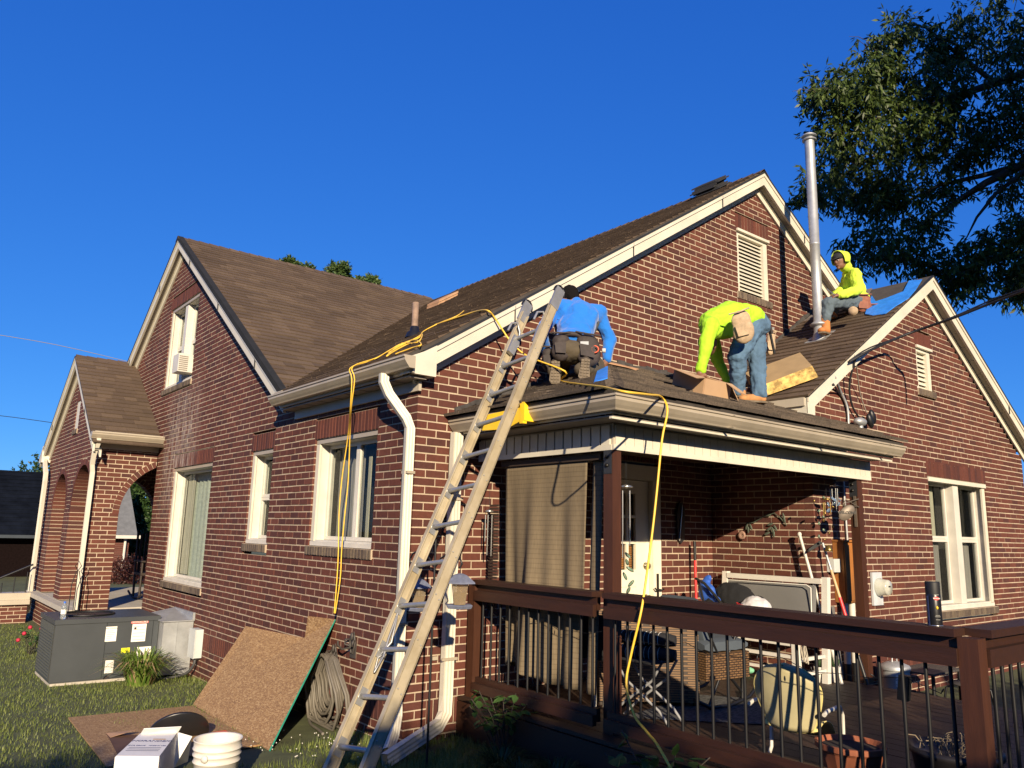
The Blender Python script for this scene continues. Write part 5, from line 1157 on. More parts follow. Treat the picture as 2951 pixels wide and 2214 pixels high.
# backpack and bag on the seat
bp_=thing('backpack','blue and black backpack slumped on the left end of the bench','backpack',(3.2,-.7,.85)); BK=mat('black_nylon',(.006,.006,.007),.95,bump=.3,bscale=30); BL=mat('blue_nylon',(.02,.09,.42),.7,bump=.3,bscale=30)
def blobmesh(name,par,prims,mats_,vox=.012,loc=None,smooth=6,disp=0,dsc=8):
    """one closed skin over ellipsoids and tapered capsules (remeshed)"""
    bm=bmesh.new()
    for pr in prims:
        if pr[0]=='e': M=Matrix.Translation(pr[1])@(pr[3].to_4x4() if len(pr)>3 else Matrix())@Matrix.Diagonal((*pr[2],1)); bmesh.ops.create_icosphere(bm,subdivisions=3,radius=1,matrix=M)
        else:
            a,b2,r0,r1=V(pr[1]),V(pr[2]),pr[3],pr[4]; fl=pr[5] if len(pr)>5 else 1; d=b2-a; L_=d.length; n=max(3,int(L_/(.35*min(r0,r1)))+1)
            q=d.to_track_quat('Z','Y').to_matrix().to_4x4()
            for i in range(n+1):
                t=i/n; r=r0+(r1-r0)*t; bmesh.ops.create_icosphere(bm,subdivisions=2,radius=1,matrix=Matrix.Translation(a+d*t)@q@Matrix.Diagonal((r,r*fl,r,1)))
    me=bpy.data.meshes.new(name); bm.to_mesh(me); bm.free()
    o=bpy.data.objects.new(name,me); COL.objects.link(o)
    m=o.modifiers.new('r','REMESH'); m.mode='VOXEL'; m.voxel_size=vox; m.use_smooth_shade=True
    m=o.modifiers.new('s','SMOOTH'); m.iterations=smooth; m.factor=.5
    if disp:
        tx=bpy.data.textures.new(name,'CLOUDS'); tx.noise_scale=1/dsc; tx.noise_depth=2; m=o.modifiers.new('d','DISPLACE'); m.texture=tx; m.strength=disp; m.mid_level=.5; m.texture_coords='GLOBAL'
    bpy.context.view_layer.update(); dg=bpy.context.evaluated_depsgraph_get(); m2=bpy.data.meshes.new_from_object(o.evaluated_get(dg)); bpy.data.objects.remove(o)
    for m in mats_: m2.materials.append(m)
    o0=wloc(par) if par else V(loc or (0,0,0)); m2.transform(Matrix.Translation(-o0))
    for p in m2.polygons: p.use_smooth=True
    o=bpy.data.objects.new(name,m2); COL.objects.link(o)
    if par: o.parent=par
    else: o.location=o0
    return o
e3=lambda *a:Euler(a).to_matrix()
blobmesh('body',bp_,[('e',(3.22,-.80,1.04),(.17,.24,.17),e3(.3,0,0)),('e',(3.25,-.98,.96),(.13,.14,.10)),('e',(3.15,-.62,.98),(.12,.12,.14)),('e',(3.16,-1.12,1.06),(.03,.09,.05),e3(.5,0,0))],[BK],.014,disp=.03,dsc=14)
blobmesh('front_pocket',bp_,[('e',(3.09,-.56,1.11),(.05,.10,.10),e3(-.5,0,0)),('e',(3.12,-.52,1.20),(.03,.10,.045),e3(-.8,0,0)),('e',(3.09,-.66,1.05),(.05,.13,.05),e3(.25,0,0))],[BL],.012,disp=.02,dsc=16)
MB().tube([(3.02,-.48,1.24),(3.0,-.60,1.20),(3.02,-.70,1.10),(3.05,-.78,1.0)],.014,BK,6).build('strap',bp_); MB().tube([(3.03,-.50,1.22),(3.0,-.56,1.12),(3.02,-.58,1.0),(3.05,-.66,.95)],.012,BK,6).build('strap',bp_)
pb=thing('plastic_bag','white plastic shopping bag with red print beside the backpack','bag',(3.0,-1.2,.85)); PLB=mat('thin_white_plastic',(.62,.60,.60),.35,var=.08,bump=.5,bscale=14)
blobmesh('bag_body',pb,[('e',(3.02,-1.16,.99),(.12,.16,.13)),('e',(3.0,-1.03,.95),(.08,.10,.09))],[PLB],.012,disp=.035,dsc=12)
text('THANK YOU','lettering',pb,(2.885,-1.165,1.02),(.15,-1,-.25),(0,0,1),.04,RED,ext=.001)
# wicker armchair, rocking chair with cushions, folding stool
WCK=bpy.data.materials.new('wicker_weave'); WCK.use_nodes=True; t=WCK.node_tree; N=t.nodes; L=t.links; b=N['Principled BSDF']; b.inputs['Roughness'].default_value=.6
tc=N.new('ShaderNodeTexCoord'); bt_=N.new('ShaderNodeTexBrick'); bt_.inputs['Scale'].default_value=1; bt_.inputs['Brick Width'].default_value=.045; bt_.inputs['Row Height'].default_value=.018; bt_.inputs['Mortar Size'].default_value=.004; bt_.inputs['Color1'].default_value=(.20,.11,.045,1); bt_.inputs['Color2'].default_value=(.14,.075,.03,1); bt_.inputs['Mortar'].default_value=(.03,.016,.008,1)
mpv=N.new('ShaderNodeMapping'); mpv.inputs['Rotation'].default_value=(math.radians(90),0,math.radians(90)); sp=N.new('ShaderNodeSeparateXYZ'); cbx=N.new('ShaderNodeCombineXYZ'); ad=N.new('ShaderNodeMath'); ad.operation='ADD'; L.new(tc.outputs['Object'],sp.inputs[0]); L.new(sp.outputs[0],ad.inputs[0]); L.new(sp.outputs[1],ad.inputs[1]); L.new(ad.outputs[0],cbx.inputs[0]); L.new(sp.outputs[2],cbx.inputs[1]); L.new(cbx.outputs[0],bt_.inputs['Vector']); L.new(bt_.outputs['Color'],b.inputs['Base Color'])
bpn=N.new('ShaderNodeBump'); bpn.inputs['Strength'].default_value=.8; bpn.inputs['Distance'].default_value=.006; bpn.invert=True; L.new(bt_.outputs['Fac'],bpn.inputs['Height']); L.new(bpn.outputs[0],b.inputs['Normal'])
wc=thing('wicker_armchair','brown wicker armchair turned away from the railing behind the front post','armchair',(1.75,-1.1,DZ))
def box8(par,nm,p0,u,v,w_,m): return MB().add([V(p0)+V(u)*a+V(v)*b2+V(w_)*c for c in(0,1) for a,b2 in((0,0),(1,0),(1,1),(0,1))],BF,m).build(nm,par)
cu=V((.62,-.50,0)); cn_=V((.42,.50,0))
box8(wc,'backrest',(1.22,-.92,.36),cu,cn_*.14,(0,0,.70),WCK); box8(wc,'side_panel',V((1.22,-.92,.36))+cn_*.14,cu*.12,cn_*.95,(0,0,.42),WCK); box8(wc,'side_panel',V((1.22,-.92,.36))+cu*.88+cn_*.14,cu*.12,cn_*.95,(0,0,.42),WCK); box8(wc,'seat',V((1.22,-.92,.36))+cu*.125+cn_*.145,cu*.75,cn_*.90,(0,0,.22),WCK)
cushion(wc,V((1.22,-.92,.76))+cu*.5+cn_*.25,cu*.38,V((0,0,.22)),cn_*.09,mat('denim_cushion',(.06,.075,.09),.9,var=.15)); 
for a,b2 in((.03,.1),(.97,.1),(.03,1),(.97,1)): p=V((1.22,-.92,0))+cu*a+cn_*b2; MB().tube([(p.x,p.y,DZ),(p.x,p.y,.37)],.02,DW,6).build('leg',wc)
rk=thing('metal_rocking_chair','dark metal framed wicker rocker with blue grey striped cushions behind the railing','rocking chair',(2.0,-1.5,DZ)); DNM=mat('denim_cushion',(.06,.075,.09)); STR=mat('cushion_stripe',(.50,.50,.47),.9)
o2=V((1.80,-1.52,DZ)); a_=V((.50,-.05,0)); f_=V((.10,.52,0))
box8(rk,'seat_apron',o2+V((0,0,.22)),a_,f_*.95,(0,0,.20),WCK)
cushion(rk,o2+a_*.5+f_*.5+V((0,0,.47)),a_*.5,f_*.48,V((0,0,.055)),DNM,'seat_cushion'); cushion(rk,o2+a_*.10+f_*.55+V((0,0,.61)),f_*.42,V((-.08,0,.22)),V((.05,0,.02)),DNM,'back_cushion')
for k in(-.22,-.14,.16): 
    MB().tube([o2+a_*.10+f_*(.55+k)+V((-.08*s_-.056,0,.61+.22*s_-.02)) for s_ in(-.95,0,.95)],.006,STR,5).build('stripe',rk)
for y_ in(0,1):
    b0=o2+f_*y_; MB().tube([b0+V((-.15,0,.10)),b0+V((.05,0,.02)),b0+V((.3,0,.012)),b0+V((.55,0,.05)),b0+V((.70,0,.14))],.016,BLACKM,8).build('rocker',rk)
    MB().tube([b0+V((-.12,0,.75)),b0+V((.05,0,.72)),b0+V((.42,0,.74)),b0+V((.50,0,.68)),b0+V((.46,0,.05))],.016,BLACKM,8).build('arm_frame',rk); MB().tube([b0+V((.02,0,.03)),b0+V((.40,0,.55)),b0+V((.44,0,.68))],.012,BLACKM,6).build('brace',rk); MB().tube([b0+V((-.02,0,.68)),b0+V((.22,0,.30)),b0+V((.45,0,.10))],.012,BLACKM,6).build('brace',rk)
fs_=thing('folding_stool','folding stool on bent silver legs with a rolled black striped cushion','stool',(1.15,-1.5,DZ)); BST=mat('black_stripe_cloth',(.012,.012,.014),.9)
for i,z in enumerate((.80,.90)):
    MB().tube([(1.0,-1.30,z),(1.05,-1.36,z+.005),(1.18,-1.62,z),(1.22,-1.70,z)],[.04,.052,.052,.04],BST,12).build('rolled_cushion',fs_)
    for k in range(9): 
        t=.12+.085*k; c=V((1.02+.18*t,-1.32-.36*t,z)); MB().tube([c+V((-.0536*math.sin(a)*.9,-.02*math.sin(a)*.5,.0536*math.cos(a))) for a in [-.2+i2*.35 for i2 in range(8)]],.0022,STR,4).build('stripe',fs_)
for s_ in(0,1):
    dx=.16*s_; MB().tube([(1.0+dx,-1.28-.0,.76),(1.03+dx,-1.40,.60),(1.12+dx,-1.62,.42),(1.15+dx,-1.68,.33)],.010,mat('dull_tube',(.22,.22,.22),.6),8).build('leg',fs_); MB().tube([(1.12+dx,-1.66,.76),(1.10+dx,-1.58,.62),(1.02+dx,-1.38,.45),(1.0+dx,-1.25,.33)],.010,MATS['dull_tube'],8).build('leg',fs_)
MB().box(.98,1.22,-1.68,-1.28,.75,.762,BST).build('seat',fs_)
wl=thing('folded_lawn_chair','white tubed folding chair partly hidden behind the tan screen','chair',(.95,-1.0,DZ))
MB().tube([(.86,-1.22,1.13),(.92,-1.18,.95),(1.0,-1.10,.6),(1.05,-1.05,.36)],.013,WHITE,8).build('frame_tube',wl); MB().tube([(.96,-1.30,1.08),(1.0,-1.25,.9),(1.06,-1.15,.6),(1.1,-1.1,.36)],.013,WHITE,8).build('frame_tube',wl); MB().tube([(.74,-1.05,.42),(.86,-1.2,.36)],.018,WHITE,8).build('foot_tube',wl)
MB().add([(.9,-1.0,1.05),(.98,-1.38,1.05),(1.0,-1.36,.72),(.92,-.98,.72)],[(0,1,2,3)],BST).build('fabric_back',wl)
# old shell backed metal chair
sh_=thing('metal_lawn_chair','old pale yellow shell backed metal lawn chair seen from behind','chair',(1.5,-2.7,DZ)); YC=mat('faded_yellow_paint',(.62,.52,.20),.5,var=.18,scale=5,bump=.05); YB=mat('faded_cream_paint',(.42,.37,.21),.5,var=.15,scale=4)
bc0=V((.90,-2.80,.555)); U_=V((.10,-.41,0)); n0=V((-.97,-.24,0)).normalized()
P=[]
for i in range(17):
    t=i/16; hgt=t*.37; wdt=.115+.07*math.sin(t*2.3) if t<.6 else (.115+.07*math.sin(1.38))*math.sqrt(max(0,1-((t-.6)/.4)**2)); row=[]
    for j in range(15):
        s=2*j/14-1; row.append(bc0+U_.normalized()*(s*wdt*1.06)+V((0,0,hgt))+n0*(.08*t-.05*s*s+.02))
    P.append(row)
o=MB().sheet(P,YB).build('back_shell',sh_,fix=False); o.modifiers.new('t','SOLIDIFY').thickness=.006
rim=[P[i][0] for i in range(17)]+[P[16][j] for j in range(15)]+[P[i][14] for i in range(16,-1,-1)]; MB().tube(rim,.008,YC,6).build('rim',sh_)
un_=U_.normalized(); ff=-n0
P=[[bc0+un_*s*.16+ff*(.02+.32*t)+V((0,0,-.02+.03*math.sin(t*4)+.03*s*s-(.05*max(0,t-.85)*6))) for s in[-1+.25*k for k in range(9)]] for t in[.1*k for k in range(11)]]
o=MB().sheet(P,YC).build('seat',sh_,fix=False); o.modifiers.new('t','SOLIDIFY').thickness=.006
for s in(-1,1):
    q=bc0+un_*s*.215; MB().tube([q+ff*-.06+V((0,0,.12)),q+ff*.0+V((0,0,.13)),q+ff*.25+V((0,0,.12)),q+ff*.31+V((0,0,.06)),q+ff*.29+V((0,0,-.18)),q+ff*.24+V((0,0,-.22)),q+ff*-.10+V((0,0,-.22))],.012,WHITE,8).build('arm_tube',sh_)
MB().tube([bc0+un_*-.215+ff*-.10+V((0,0,-.22)),bc0+un_*.215+ff*-.10+V((0,0,-.22))],.014,WHITE,8).build('foot_tube',sh_)
# planters, rug, shoes, can and the rest
TC=mat('terracotta',(.26,.08,.035),.75,var=.2,scale=6); SOIL=mat('dark_soil',(.02,.014,.010))
pc=V((1.02,-3.10,DZ)); pt_=thing('terracotta_planter','wide ribbed terracotta planter on the deck in front of the yellow chair','planter',tuple(pc))
mb=MB(); n_=40
prof=[(.12,0),(.165,.165),(.178,.178),(.188,.182),(.188,.21),(.175,.212),(.16,.185),(.15,.175),(0,.17)]
vs=[]; 
for r,z in prof:
    for j in range(n_): rr=r*(1+(.03 if (j%4<2 and .0<=z<.17 and r>.11 and r<.17) else 0)); a=2*PI*j/n_; vs.append(pc+V((rr*math.cos(a),rr*math.sin(a),z)))
mb.add(vs,[(i*n_+j,i*n_+(j+1)%n_,(i+1)*n_+(j+1)%n_,(i+1)*n_+j) for i in range(len(prof)-1) for j in range(n_)],TC).build('pot',pt_); MB().lathe([(.158,.186),(0,.192)],pc,SOIL,20).build('soil',pt_)
dc=V((1.12,-3.62,DZ)); dp=thing('dark_planter','dark planter full of dry stems on the deck behind the railing','planter',tuple(dc)); MB().lathe([(.17,0),(.21,.24),(.225,.25),(.22,.28),(.19,.26),(0,.24)],dc,mat('dark_pot',(.015,.013,.015),.5),28).build('pot',dp)
DRY=mat('dry_stem',(.22,.17,.11),.9,var=.3); mb=MB()
for i in range(46):
    a=R(0,2*PI); r=R(0,.17); p=dc+V((r*math.cos(a),r*math.sin(a),.25)); q=p+V((R(-.09,.09),R(-.09,.09),R(.01,.09))); mb.tube([p,(p+q)/2+V((0,0,.03)),q],.003,DRY,4)
mb.build('dry_stems',dp,kind='stuff')
for p,l in(((3.92,-1.40,DZ),'small white flower pot beside the right bench leg'),((3.78,-1.32,DZ),'patterned flower pot just left of the small white pot')):
    t=thing('flower_pot',l,'flower pot',p); MB().lathe([(.04,0),(.055,.14),(.05,.14),(0,.13)],p,WHITE if 'small' in l else mat('patterned_pot',(.3,.28,.24),.6,var=.8,scale=40),16).build('pot',t); blobmesh('plant',t,[('e',(p[0],p[1],p[2]+.18),(.045,.045,.05))],[mat('leafy_dark',(.02,.045,.012),.8)],.012,disp=.04,dsc=30)
tb=V((4.80,-1.55,-.02)); tk=thing('metal_trash_can','galvanised trash can with a lid standing beyond the deck edge','trash can',tuple(tb)); 
MB().lathe([(.11,0),(.115,.02),(.125,.2),(.129,.21),(.125,.22),(.132,.34),(.136,.35),(.132,.36),(.135,.42)],tb,GALV,28).build('can',tk); MB().lathe([(.145,.40),(.147,.425),(.135,.445),(.06,.475),(0,.48)],tb,GALV,28).build('lid',tk); MB().tube([tb+V((-.05,0,.475)),tb+V((-.045,0,.53)),tb+V((.045,0,.53)),tb+V((.05,0,.475))],.008,GALV,8).build('handle',tk)
P=[[tb+V((.138*math.cos(a),.138*math.sin(a),z)) for z in(.14,.37)] for a in[math.radians(205+7*i) for i in range(11)]]; MB().sheet(P,mat('label_printed',(.45,.43,.40),.6,var=.9,scale=30,contrast=2)).build('printed_label',tk,fix=False)
st=V((5.35,-1.70,-.02)); s1=thing('patio_table','low dark slatted patio table beyond the deck by the right wall','table',tuple(st))
for i in range(7): MB().box(4.98+i*.10,5.07+i*.10,-1.85,-1.45,.34,.36,mat('grey_slat',(.06,.055,.05),.6)).build('slat',s1)
for x in(5.02,5.63):
    for y in(-1.82,-1.48): MB().tube([(x,y,-.02),(x,y,.34)],.018,BLACKM,6).build('leg',s1)
s2=thing('metal_stool','round topped black metal stool in front of the low slatted table','stool',(5.5,-1.95,-.02)); MB().lathe([(0,.0),(.17,.0),(.18,.01),(.17,.02),(0,.022)],(5.42,-1.98,.24),mat('grey_slat',(.06,.055,.05)),20).build('seat',s2)
for a in(.6,2.2,3.8,5.3): MB().tube([(5.42+.12*math.cos(a),-1.98+.12*math.sin(a),.24),(5.42+.20*math.cos(a),-1.98+.20*math.sin(a),.20),(5.42+.24*math.cos(a),-1.98+.24*math.sin(a),-.02)],.012,BLACKM,6).build('leg',s2)
rg=MB().add([Z(DZ+.006,*p_)+V((0,0,0)) for p_ in (cr(-330,1230,1900,1650,2.943),cr(930,1290,1900,1650,2.943),cr(950,1080,1900,1650,2.943),cr(330,1035,1900,1650,2.943))],[(0,1,2,3)],mat('grey_rug_weave',(.06,.06,.06),.95,var=.8,scale=18,stretch=(1,4,1),contrast=2)).build('patio_rug',loc=(1.8,-1.5,DZ)); tag(rg,'flat dark grey patterned rug on the deck under the chairs','rug')
for (x,y,c_,l) in((3.55,-.50,(.20,.17,.14),'tan lace up shoe under the left end of the bench'),(3.52,-.68,(.16,.42,.26),'mint green clog on the deck under the bench'),(3.66,-.86,(.05,.05,.055),'dark shoe under the bench right of the green clog')):
    o=blobmesh('shoe',None,[('e',(x,y,DZ+.045),(.05,.10,.042)),('e',(x,y+.05,DZ+.07),(.042,.05,.05))],[mat('shoe_%d'%int(c_[0]*100),c_,.7)],.01,loc=(x,y,DZ)); tag(o,l,'shoe')
cc0=V((.60,-3.79,1.2535)); cn=thing('spray_can','black spray paint can with a red oval logo standing on the railing','spray can',tuple(cc0)); CB=mat('can_black',(.010,.010,.012),.35)
MB().lathe([(0,0),(.032,0),(.033,.004),(.033,.145),(.031,.15)],cc0,CB,24).build('can_body',cn); MB().lathe([(.0325,.146),(.033,.20),(.0315,.205),(0,.205)],cc0,mat('can_cap',(.008,.008,.009),.6),24).build('cap',cn); MB().lathe([(.0325,.0005),(.034,.0005),(.034,.004),(.0325,.004)],cc0,SILV,24).build('rim',cn)
vd=(CAM-cc0); vd.z=0; vd.normalize(); sd=V((-vd.y,vd.x,0)); 
vr=(vd+sd*-.45).normalized() if True else vd
if (vd+sd*.45).normalized().dot(rt)>vr.dot(rt): vr=(vd+sd*.45).normalized()
tr_=V((-vr.y,vr.x,0)); tr_= tr_ if tr_.dot(rt)>0 else -tr_
P=[]; 
for i in range(13):
    a=-PI/2+PI*i/12
    P.append([cc0+(vr*math.cos(x_)+tr_*math.sin(x_))*.0338+V((0,0,.128+z_)) for x_,z_ in((.42*math.sin(a),-.0085*math.cos(a)),(.42*math.sin(a),.0085*math.cos(a)))])
MB().sheet(P,RED).build('logo_oval',cn,fix=False); text('KRYLON','lettering',cn,cc0+vr*.0345+V((0,0,.128)),tr_,(0,0,1),.008,LBL,ext=.0003,bold=.0002)
P=[[cc0+(vd*math.cos(a)-rt*math.sin(a)*1)*.0334+V((0,0,z)) for z in(.005,.14)] for a in(.75,.95,1.15,1.3)]; MB().sheet(P,mat('can_stripe',(.06,.08,.16),.4)).build('back_label',cn,fix=False)
for i,(w_,z) in enumerate(((.022,.145),(.02,.05),(.024,.044),(.02,.03))): MB().obox(cc0+vr*.0335+V((0,0,z)),tr_*w_/2,vr*.0004,V((0,0,.0012)),SILV).build('print_line',cn)
MB().ell(cc0+vr*.0325+V((0,0,.085)),(.006,.006,.008),YEL,8,6).build('colour_mark',cn)
# rope on the bench leg, string lights, speaker box on the baluster
o=MB()
for i in range(5): o.tube([V((3.30+.02*math.sin(a+i),-1.44+.02*math.cos(a)*.4-.01*i,.68+.10*math.cos(a)-.01*i)) for a in[.5*k for k in range(13)]],.005,TRIM2,5)
tag(o.build('rope_coil',loc=(3.3,-1.44,.6)),'small hank of pale rope hung on the right end of the bench','rope')
pts=[V((.66,-.2-.17*i,.98-.05*abs(math.sin(i*.8))+(.0 if i%2 else .02))) for i in range(22)]
sl=thing('string_lights','thin black string of unlit lights along the inside of the railing','string lights',(.66,-2,.95)); MB().tube(pts,.0025,BLACKM,4).build('wire',sl)
for p in pts[1::2]: MB().ell(p+V((.012,0,.012)),(.004,.004,.016),BLACKM,5,4,e3(R(-1,1),R(-1,1),0)).build('bulb',sl)
o=MB().obox((.69,-3.58,.93),(.012,.03,0),(.0,.008,-.06),(.02,0,0),BLACKM).build('hanging_box'); tag(o,'small black box tied at a tilt to a baluster near the corner post','box')
o=MB().tube([(1.9,-.9,2.44),(2.4,-1.0,2.36),(2.9,-1.2,2.40),(3.3,-1.40,2.42)],.012,TRIM2,6).build('hanging_conduit',loc=(2.4,-1,2.4)); tag(o,'pale loose conduit sagging under the patio ceiling','conduit')
o=MB().ell((1.55,-1.3,2.38),(.05,.05,.045),mat('lamp_globe_dim',(.35,.28,.2),.4),12,8).build('globe_light',loc=(1.55,-1.3,2.38)); tag(o,'small unlit round globe under the patio ceiling right of the post','light')
# ------------------------------------------------------------------ people
SKIN=mat('brown_skin',(.20,.095,.055),.55,var=.08,scale=12); HAIR=mat('black_hair',(.008,.007,.006),.95,bump=.6,bscale=60,spec=.1)
def hand(prims,w_,d,up_,side,s=1.0,curl=.5):
    """palm and five fingers from the wrist w_, d = direction, side = thumb side, up_ = back of the hand"""
    w_=V(w_); d=V(d).normalized(); u=V(up_); u=(u-d*u.dot(d)).normalized(); t=u.cross(d).normalized(); 
    if t.dot(V(side))<0: t=-t
    prims.append(('c',w_,w_+d*.035*s,.024*s,.030*s)); prims.append(('e',w_+d*.055*s,(.036*s,.036*s,.017*s) ,Matrix((t,d,u)).transposed()))
    for i,(o_,l) in enumerate(((.030,.058),(.010,.066),(-.010,.062),(-.029,.050))):
        b0=w_+d*.082*s+t*o_*s; b1=b0+(d-u*curl*.5).normalized()*l*.5*s; b2=b1+(d-u*curl*1.8).normalized()*l*.5*s
        prims.append(('c',b0-d*.02*s,b1,.0095*s,.0088*s)); prims.append(('c',b1,b2,.0088*s,.0075*s))
    b0=w_+d*.03*s+t*.028*s; b1=b0+(d*.6+t*.8-u*.3*curl).normalized()*.035*s; b2=b1+(d*.9+t*.1-u*.7*curl).normalized()*.03*s
    prims.append(('c',b0,b1,.012*s,.010*s)); prims.append(('c',b1,b2,.010*s,.0085*s))
def headp(prims,c,fd,ud,s=1.0):
    c=V(c); f=V(fd).normalized(); u=V(ud); u=(u-f*u.dot(f)).normalized(); r=f.cross(u); M=Matrix((r,f,u)).transposed()
    prims+= [('e',c,(.074*s,.092*s,.105*s),M),('e',c+f*.022*s-u*.055*s,(.058*s,.066*s,.062*s),M),('e',c+f*.092*s-u*.015*s,(.011*s,.018*s,.022*s),M),('e',c+f*.082*s-u*.062*s,(.024*s,.012*s,.010*s),M),('e',c+f*.08*s-u*.095*s,(.022*s,.015*s,.014*s),M)]
    for k in(-1,1): prims.append(('e',c+r*k*.074*s-u*.01*s,(.008*s,.018*s,.03*s),M))
    return f,u,r
def face(par,c,f,u,r,s=1.0):
    EW=mat('eye_white',(.5,.48,.45),.3); 
    for k in(-1,1):
        MB().ell(c+f*.083*s+r*k*.030*s+u*.004*s,(.012*s,.012*s,.007*s),EW,8,6).build('eye',par); MB().ell(c+f*.094*s+r*k*.030*s+u*.004*s,(.005*s,.005*s,.005*s),BLACKM,8,6).build('pupil',par)
        MB().tube([c+f*.088*s+r*k*.014*s+u*.024*s,c+f*.088*s+r*k*.032*s+u*.028*s,c+f*.078*s+r*k*.048*s+u*.022*s],.004*s,HAIR,5).build('eyebrow',par)
    MB().tube([c+f*.088*s+r*-.022*s-u*.060*s,c+f*.096*s-u*.058*s,c+f*.088*s+r*.022*s-u*.060*s],.0045*s,mat('lips',(.18,.06,.045),.5),5).build('mouth',par)
C_=lambda a,b,r0,r1,fl=1:('c',V(a),V(b),r0,r1,fl)
def grow(pr,g,only=None):
    o=[]
    for p in pr:
        if p[0]=='e': o.append(('e',p[1],tuple(x+g for x in p[2]),*p[3:]))
        else: o.append(('c',p[1],p[2],p[3]+g,p[4]+g,*p[5:]))
    return o
def pouch(par,c,ax,ay,az,m,nm='tool_pouch',flap=None):
    c=V(c);ax=V(ax);ay=V(ay);az=V(az)
    P=[c-ax*.9-az,c+ax*.9-az,c+ax*.7+az*1.0,c-ax*.7+az]
    bl=[('e',c+az*-.25,(ax.length*.95,ay.length*.9,az.length*.8),Matrix((ax.normalized(),ay.normalized(),az.normalized())).transposed()),('e',c+az*.4,(ax.length*.85,ay.length*.8,az.length*.6),Matrix((ax.normalized(),ay.normalized(),az.normalized())).transposed())]
    blobmesh(nm,par,bl,[m],.010,smooth=3,disp=.012,dsc=20)
    MB().tube([c-ax*.9+az*.95-ay*.7,c-ay*1.0+az*.9,c+ax*.9+az*.95-ay*.7],.008,m,6).build('pouch_rim',par)
    MB().prism([c-ax*.6-ay*.98+az*.2,c+ax*.5-ay*.98+az*.2,c+ax*.45-ay*.98-az*.55,c-ax*.5-ay*.98-az*.5],-ay.normalized()*.012,m).build('pocket',par)
# --- worker A : blue fleece, kneeling
A_=thing('person','person in a bright blue fleece kneeling with back turned, wearing a dark tool belt','person',(1.1,-.65,2.95))
hip=V((1.17,-.64,3.27)); ch=V((1.33,-.53,3.58)); nk=V((1.37,-.48,3.76)); hd=V((1.385,-.36,3.825)); sL=V((1.15,-.45,3.665)); sR=V((1.565,-.56,3.665)); eR=V((1.675,-.60,3.42)); wR=V((1.615,-.62,3.235)); eL=V((1.05,-.36,3.43)); wL=V((1.25,-.22,3.25))
tor=[('e',hip,(.155,.125,.13)),C_(hip+V((0,0,.02)),ch,.140,.185,.78),C_(ch,nk-V((0,0,.10)),.18,.11,.8),C_(sL,sR,.075,.075),C_(ch,sR-V((.04,0,.03)),.12,.075),C_(ch,sL+V((.04,0,-.03)),.12,.075)]
arms=[C_(sR,eR,.066,.052),C_(eR,wR,.052,.036),C_(sL,eL,.062,.05),C_(eL,wL,.048,.034)]
kR=V((1.44,-.66,3.115)); kL=V((1.30,-.34,3.12)); aR=V((1.07,-.84,3.02)); aL=V((.99,-.58,3.04))
legs=[C_(hip+V((.07,-.06,-.03)),kR,.10,.07),C_(kR,aR,.066,.045),C_(hip+V((-.05,.05,-.03)),kL,.10,.07),C_(kL,aL,.066,.045),('e',hip+V((-.03,-.02,-.06)),(.16,.14,.10))]
bd=[]; f,u,r=headp(bd,hd,(.15,.82,-.5),(.1,.45,.85)); bd+=[C_(nk-V((0,0,.06)),hd,.052,.05)]+grow(tor,-.02)+grow(arms,-.012)+grow(legs,-.015)
hand(bd,wR,(-.15,.1,-1),(.3,-.9,0),(-1,0,0),1.05,1.2); hand(bd,wL,(.6,.3,-.6),(0,-.5,1),(-1,0,0),1.0,.8)
blobmesh('body',A_,bd,[SKIN],.008,smooth=3)
BLU=mat('blue_fleece',(.006,.15,.55),.9,var=.08,scale=14,bump=.25,bscale=90,sheen=.3); GRYP=mat('grey_side_panel',(.07,.075,.08),.9); KH=mat('olive_trousers',(.075,.058,.035),.9,var=.2,scale=9,bump=.3,bscale=40)
blobmesh('fleece',A_,grow(tor[1:],.012)+grow(arms,.010)+[('e',hip+V((.01,0,.07)),(.165,.135,.10)),C_(nk-V((0,0,.10)),nk-V((0,0,.03)),.085,.066),C_(eR,wR+V((0,0,.02)),.060,.044)],[BLU],.009,smooth=3,disp=.034,dsc=9)
blobmesh('side_panel',A_,[C_((1.50,-.585,3.56),(1.37,-.62,3.36),.045,.035)],[GRYP],.009,smooth=3)
blobmesh('trousers',A_,grow(legs,.010),[KH],.010,smooth=3,disp=.03,dsc=9)
M_=Matrix((r,f,u)).transposed()
blobmesh('hair',A_,[('e',hd+u*.018-f*.018,(.084,.092,.102),M_),('e',hd-f*.045-u*.03,(.066,.05,.06),M_)],[HAIR],.009,smooth=2,disp=.014,dsc=40)
SOLE=mat('boot_sole',(.13,.10,.065),.8,var=.3,scale=20); BT=mat('brown_boot',(.06,.045,.03),.8,var=.3)
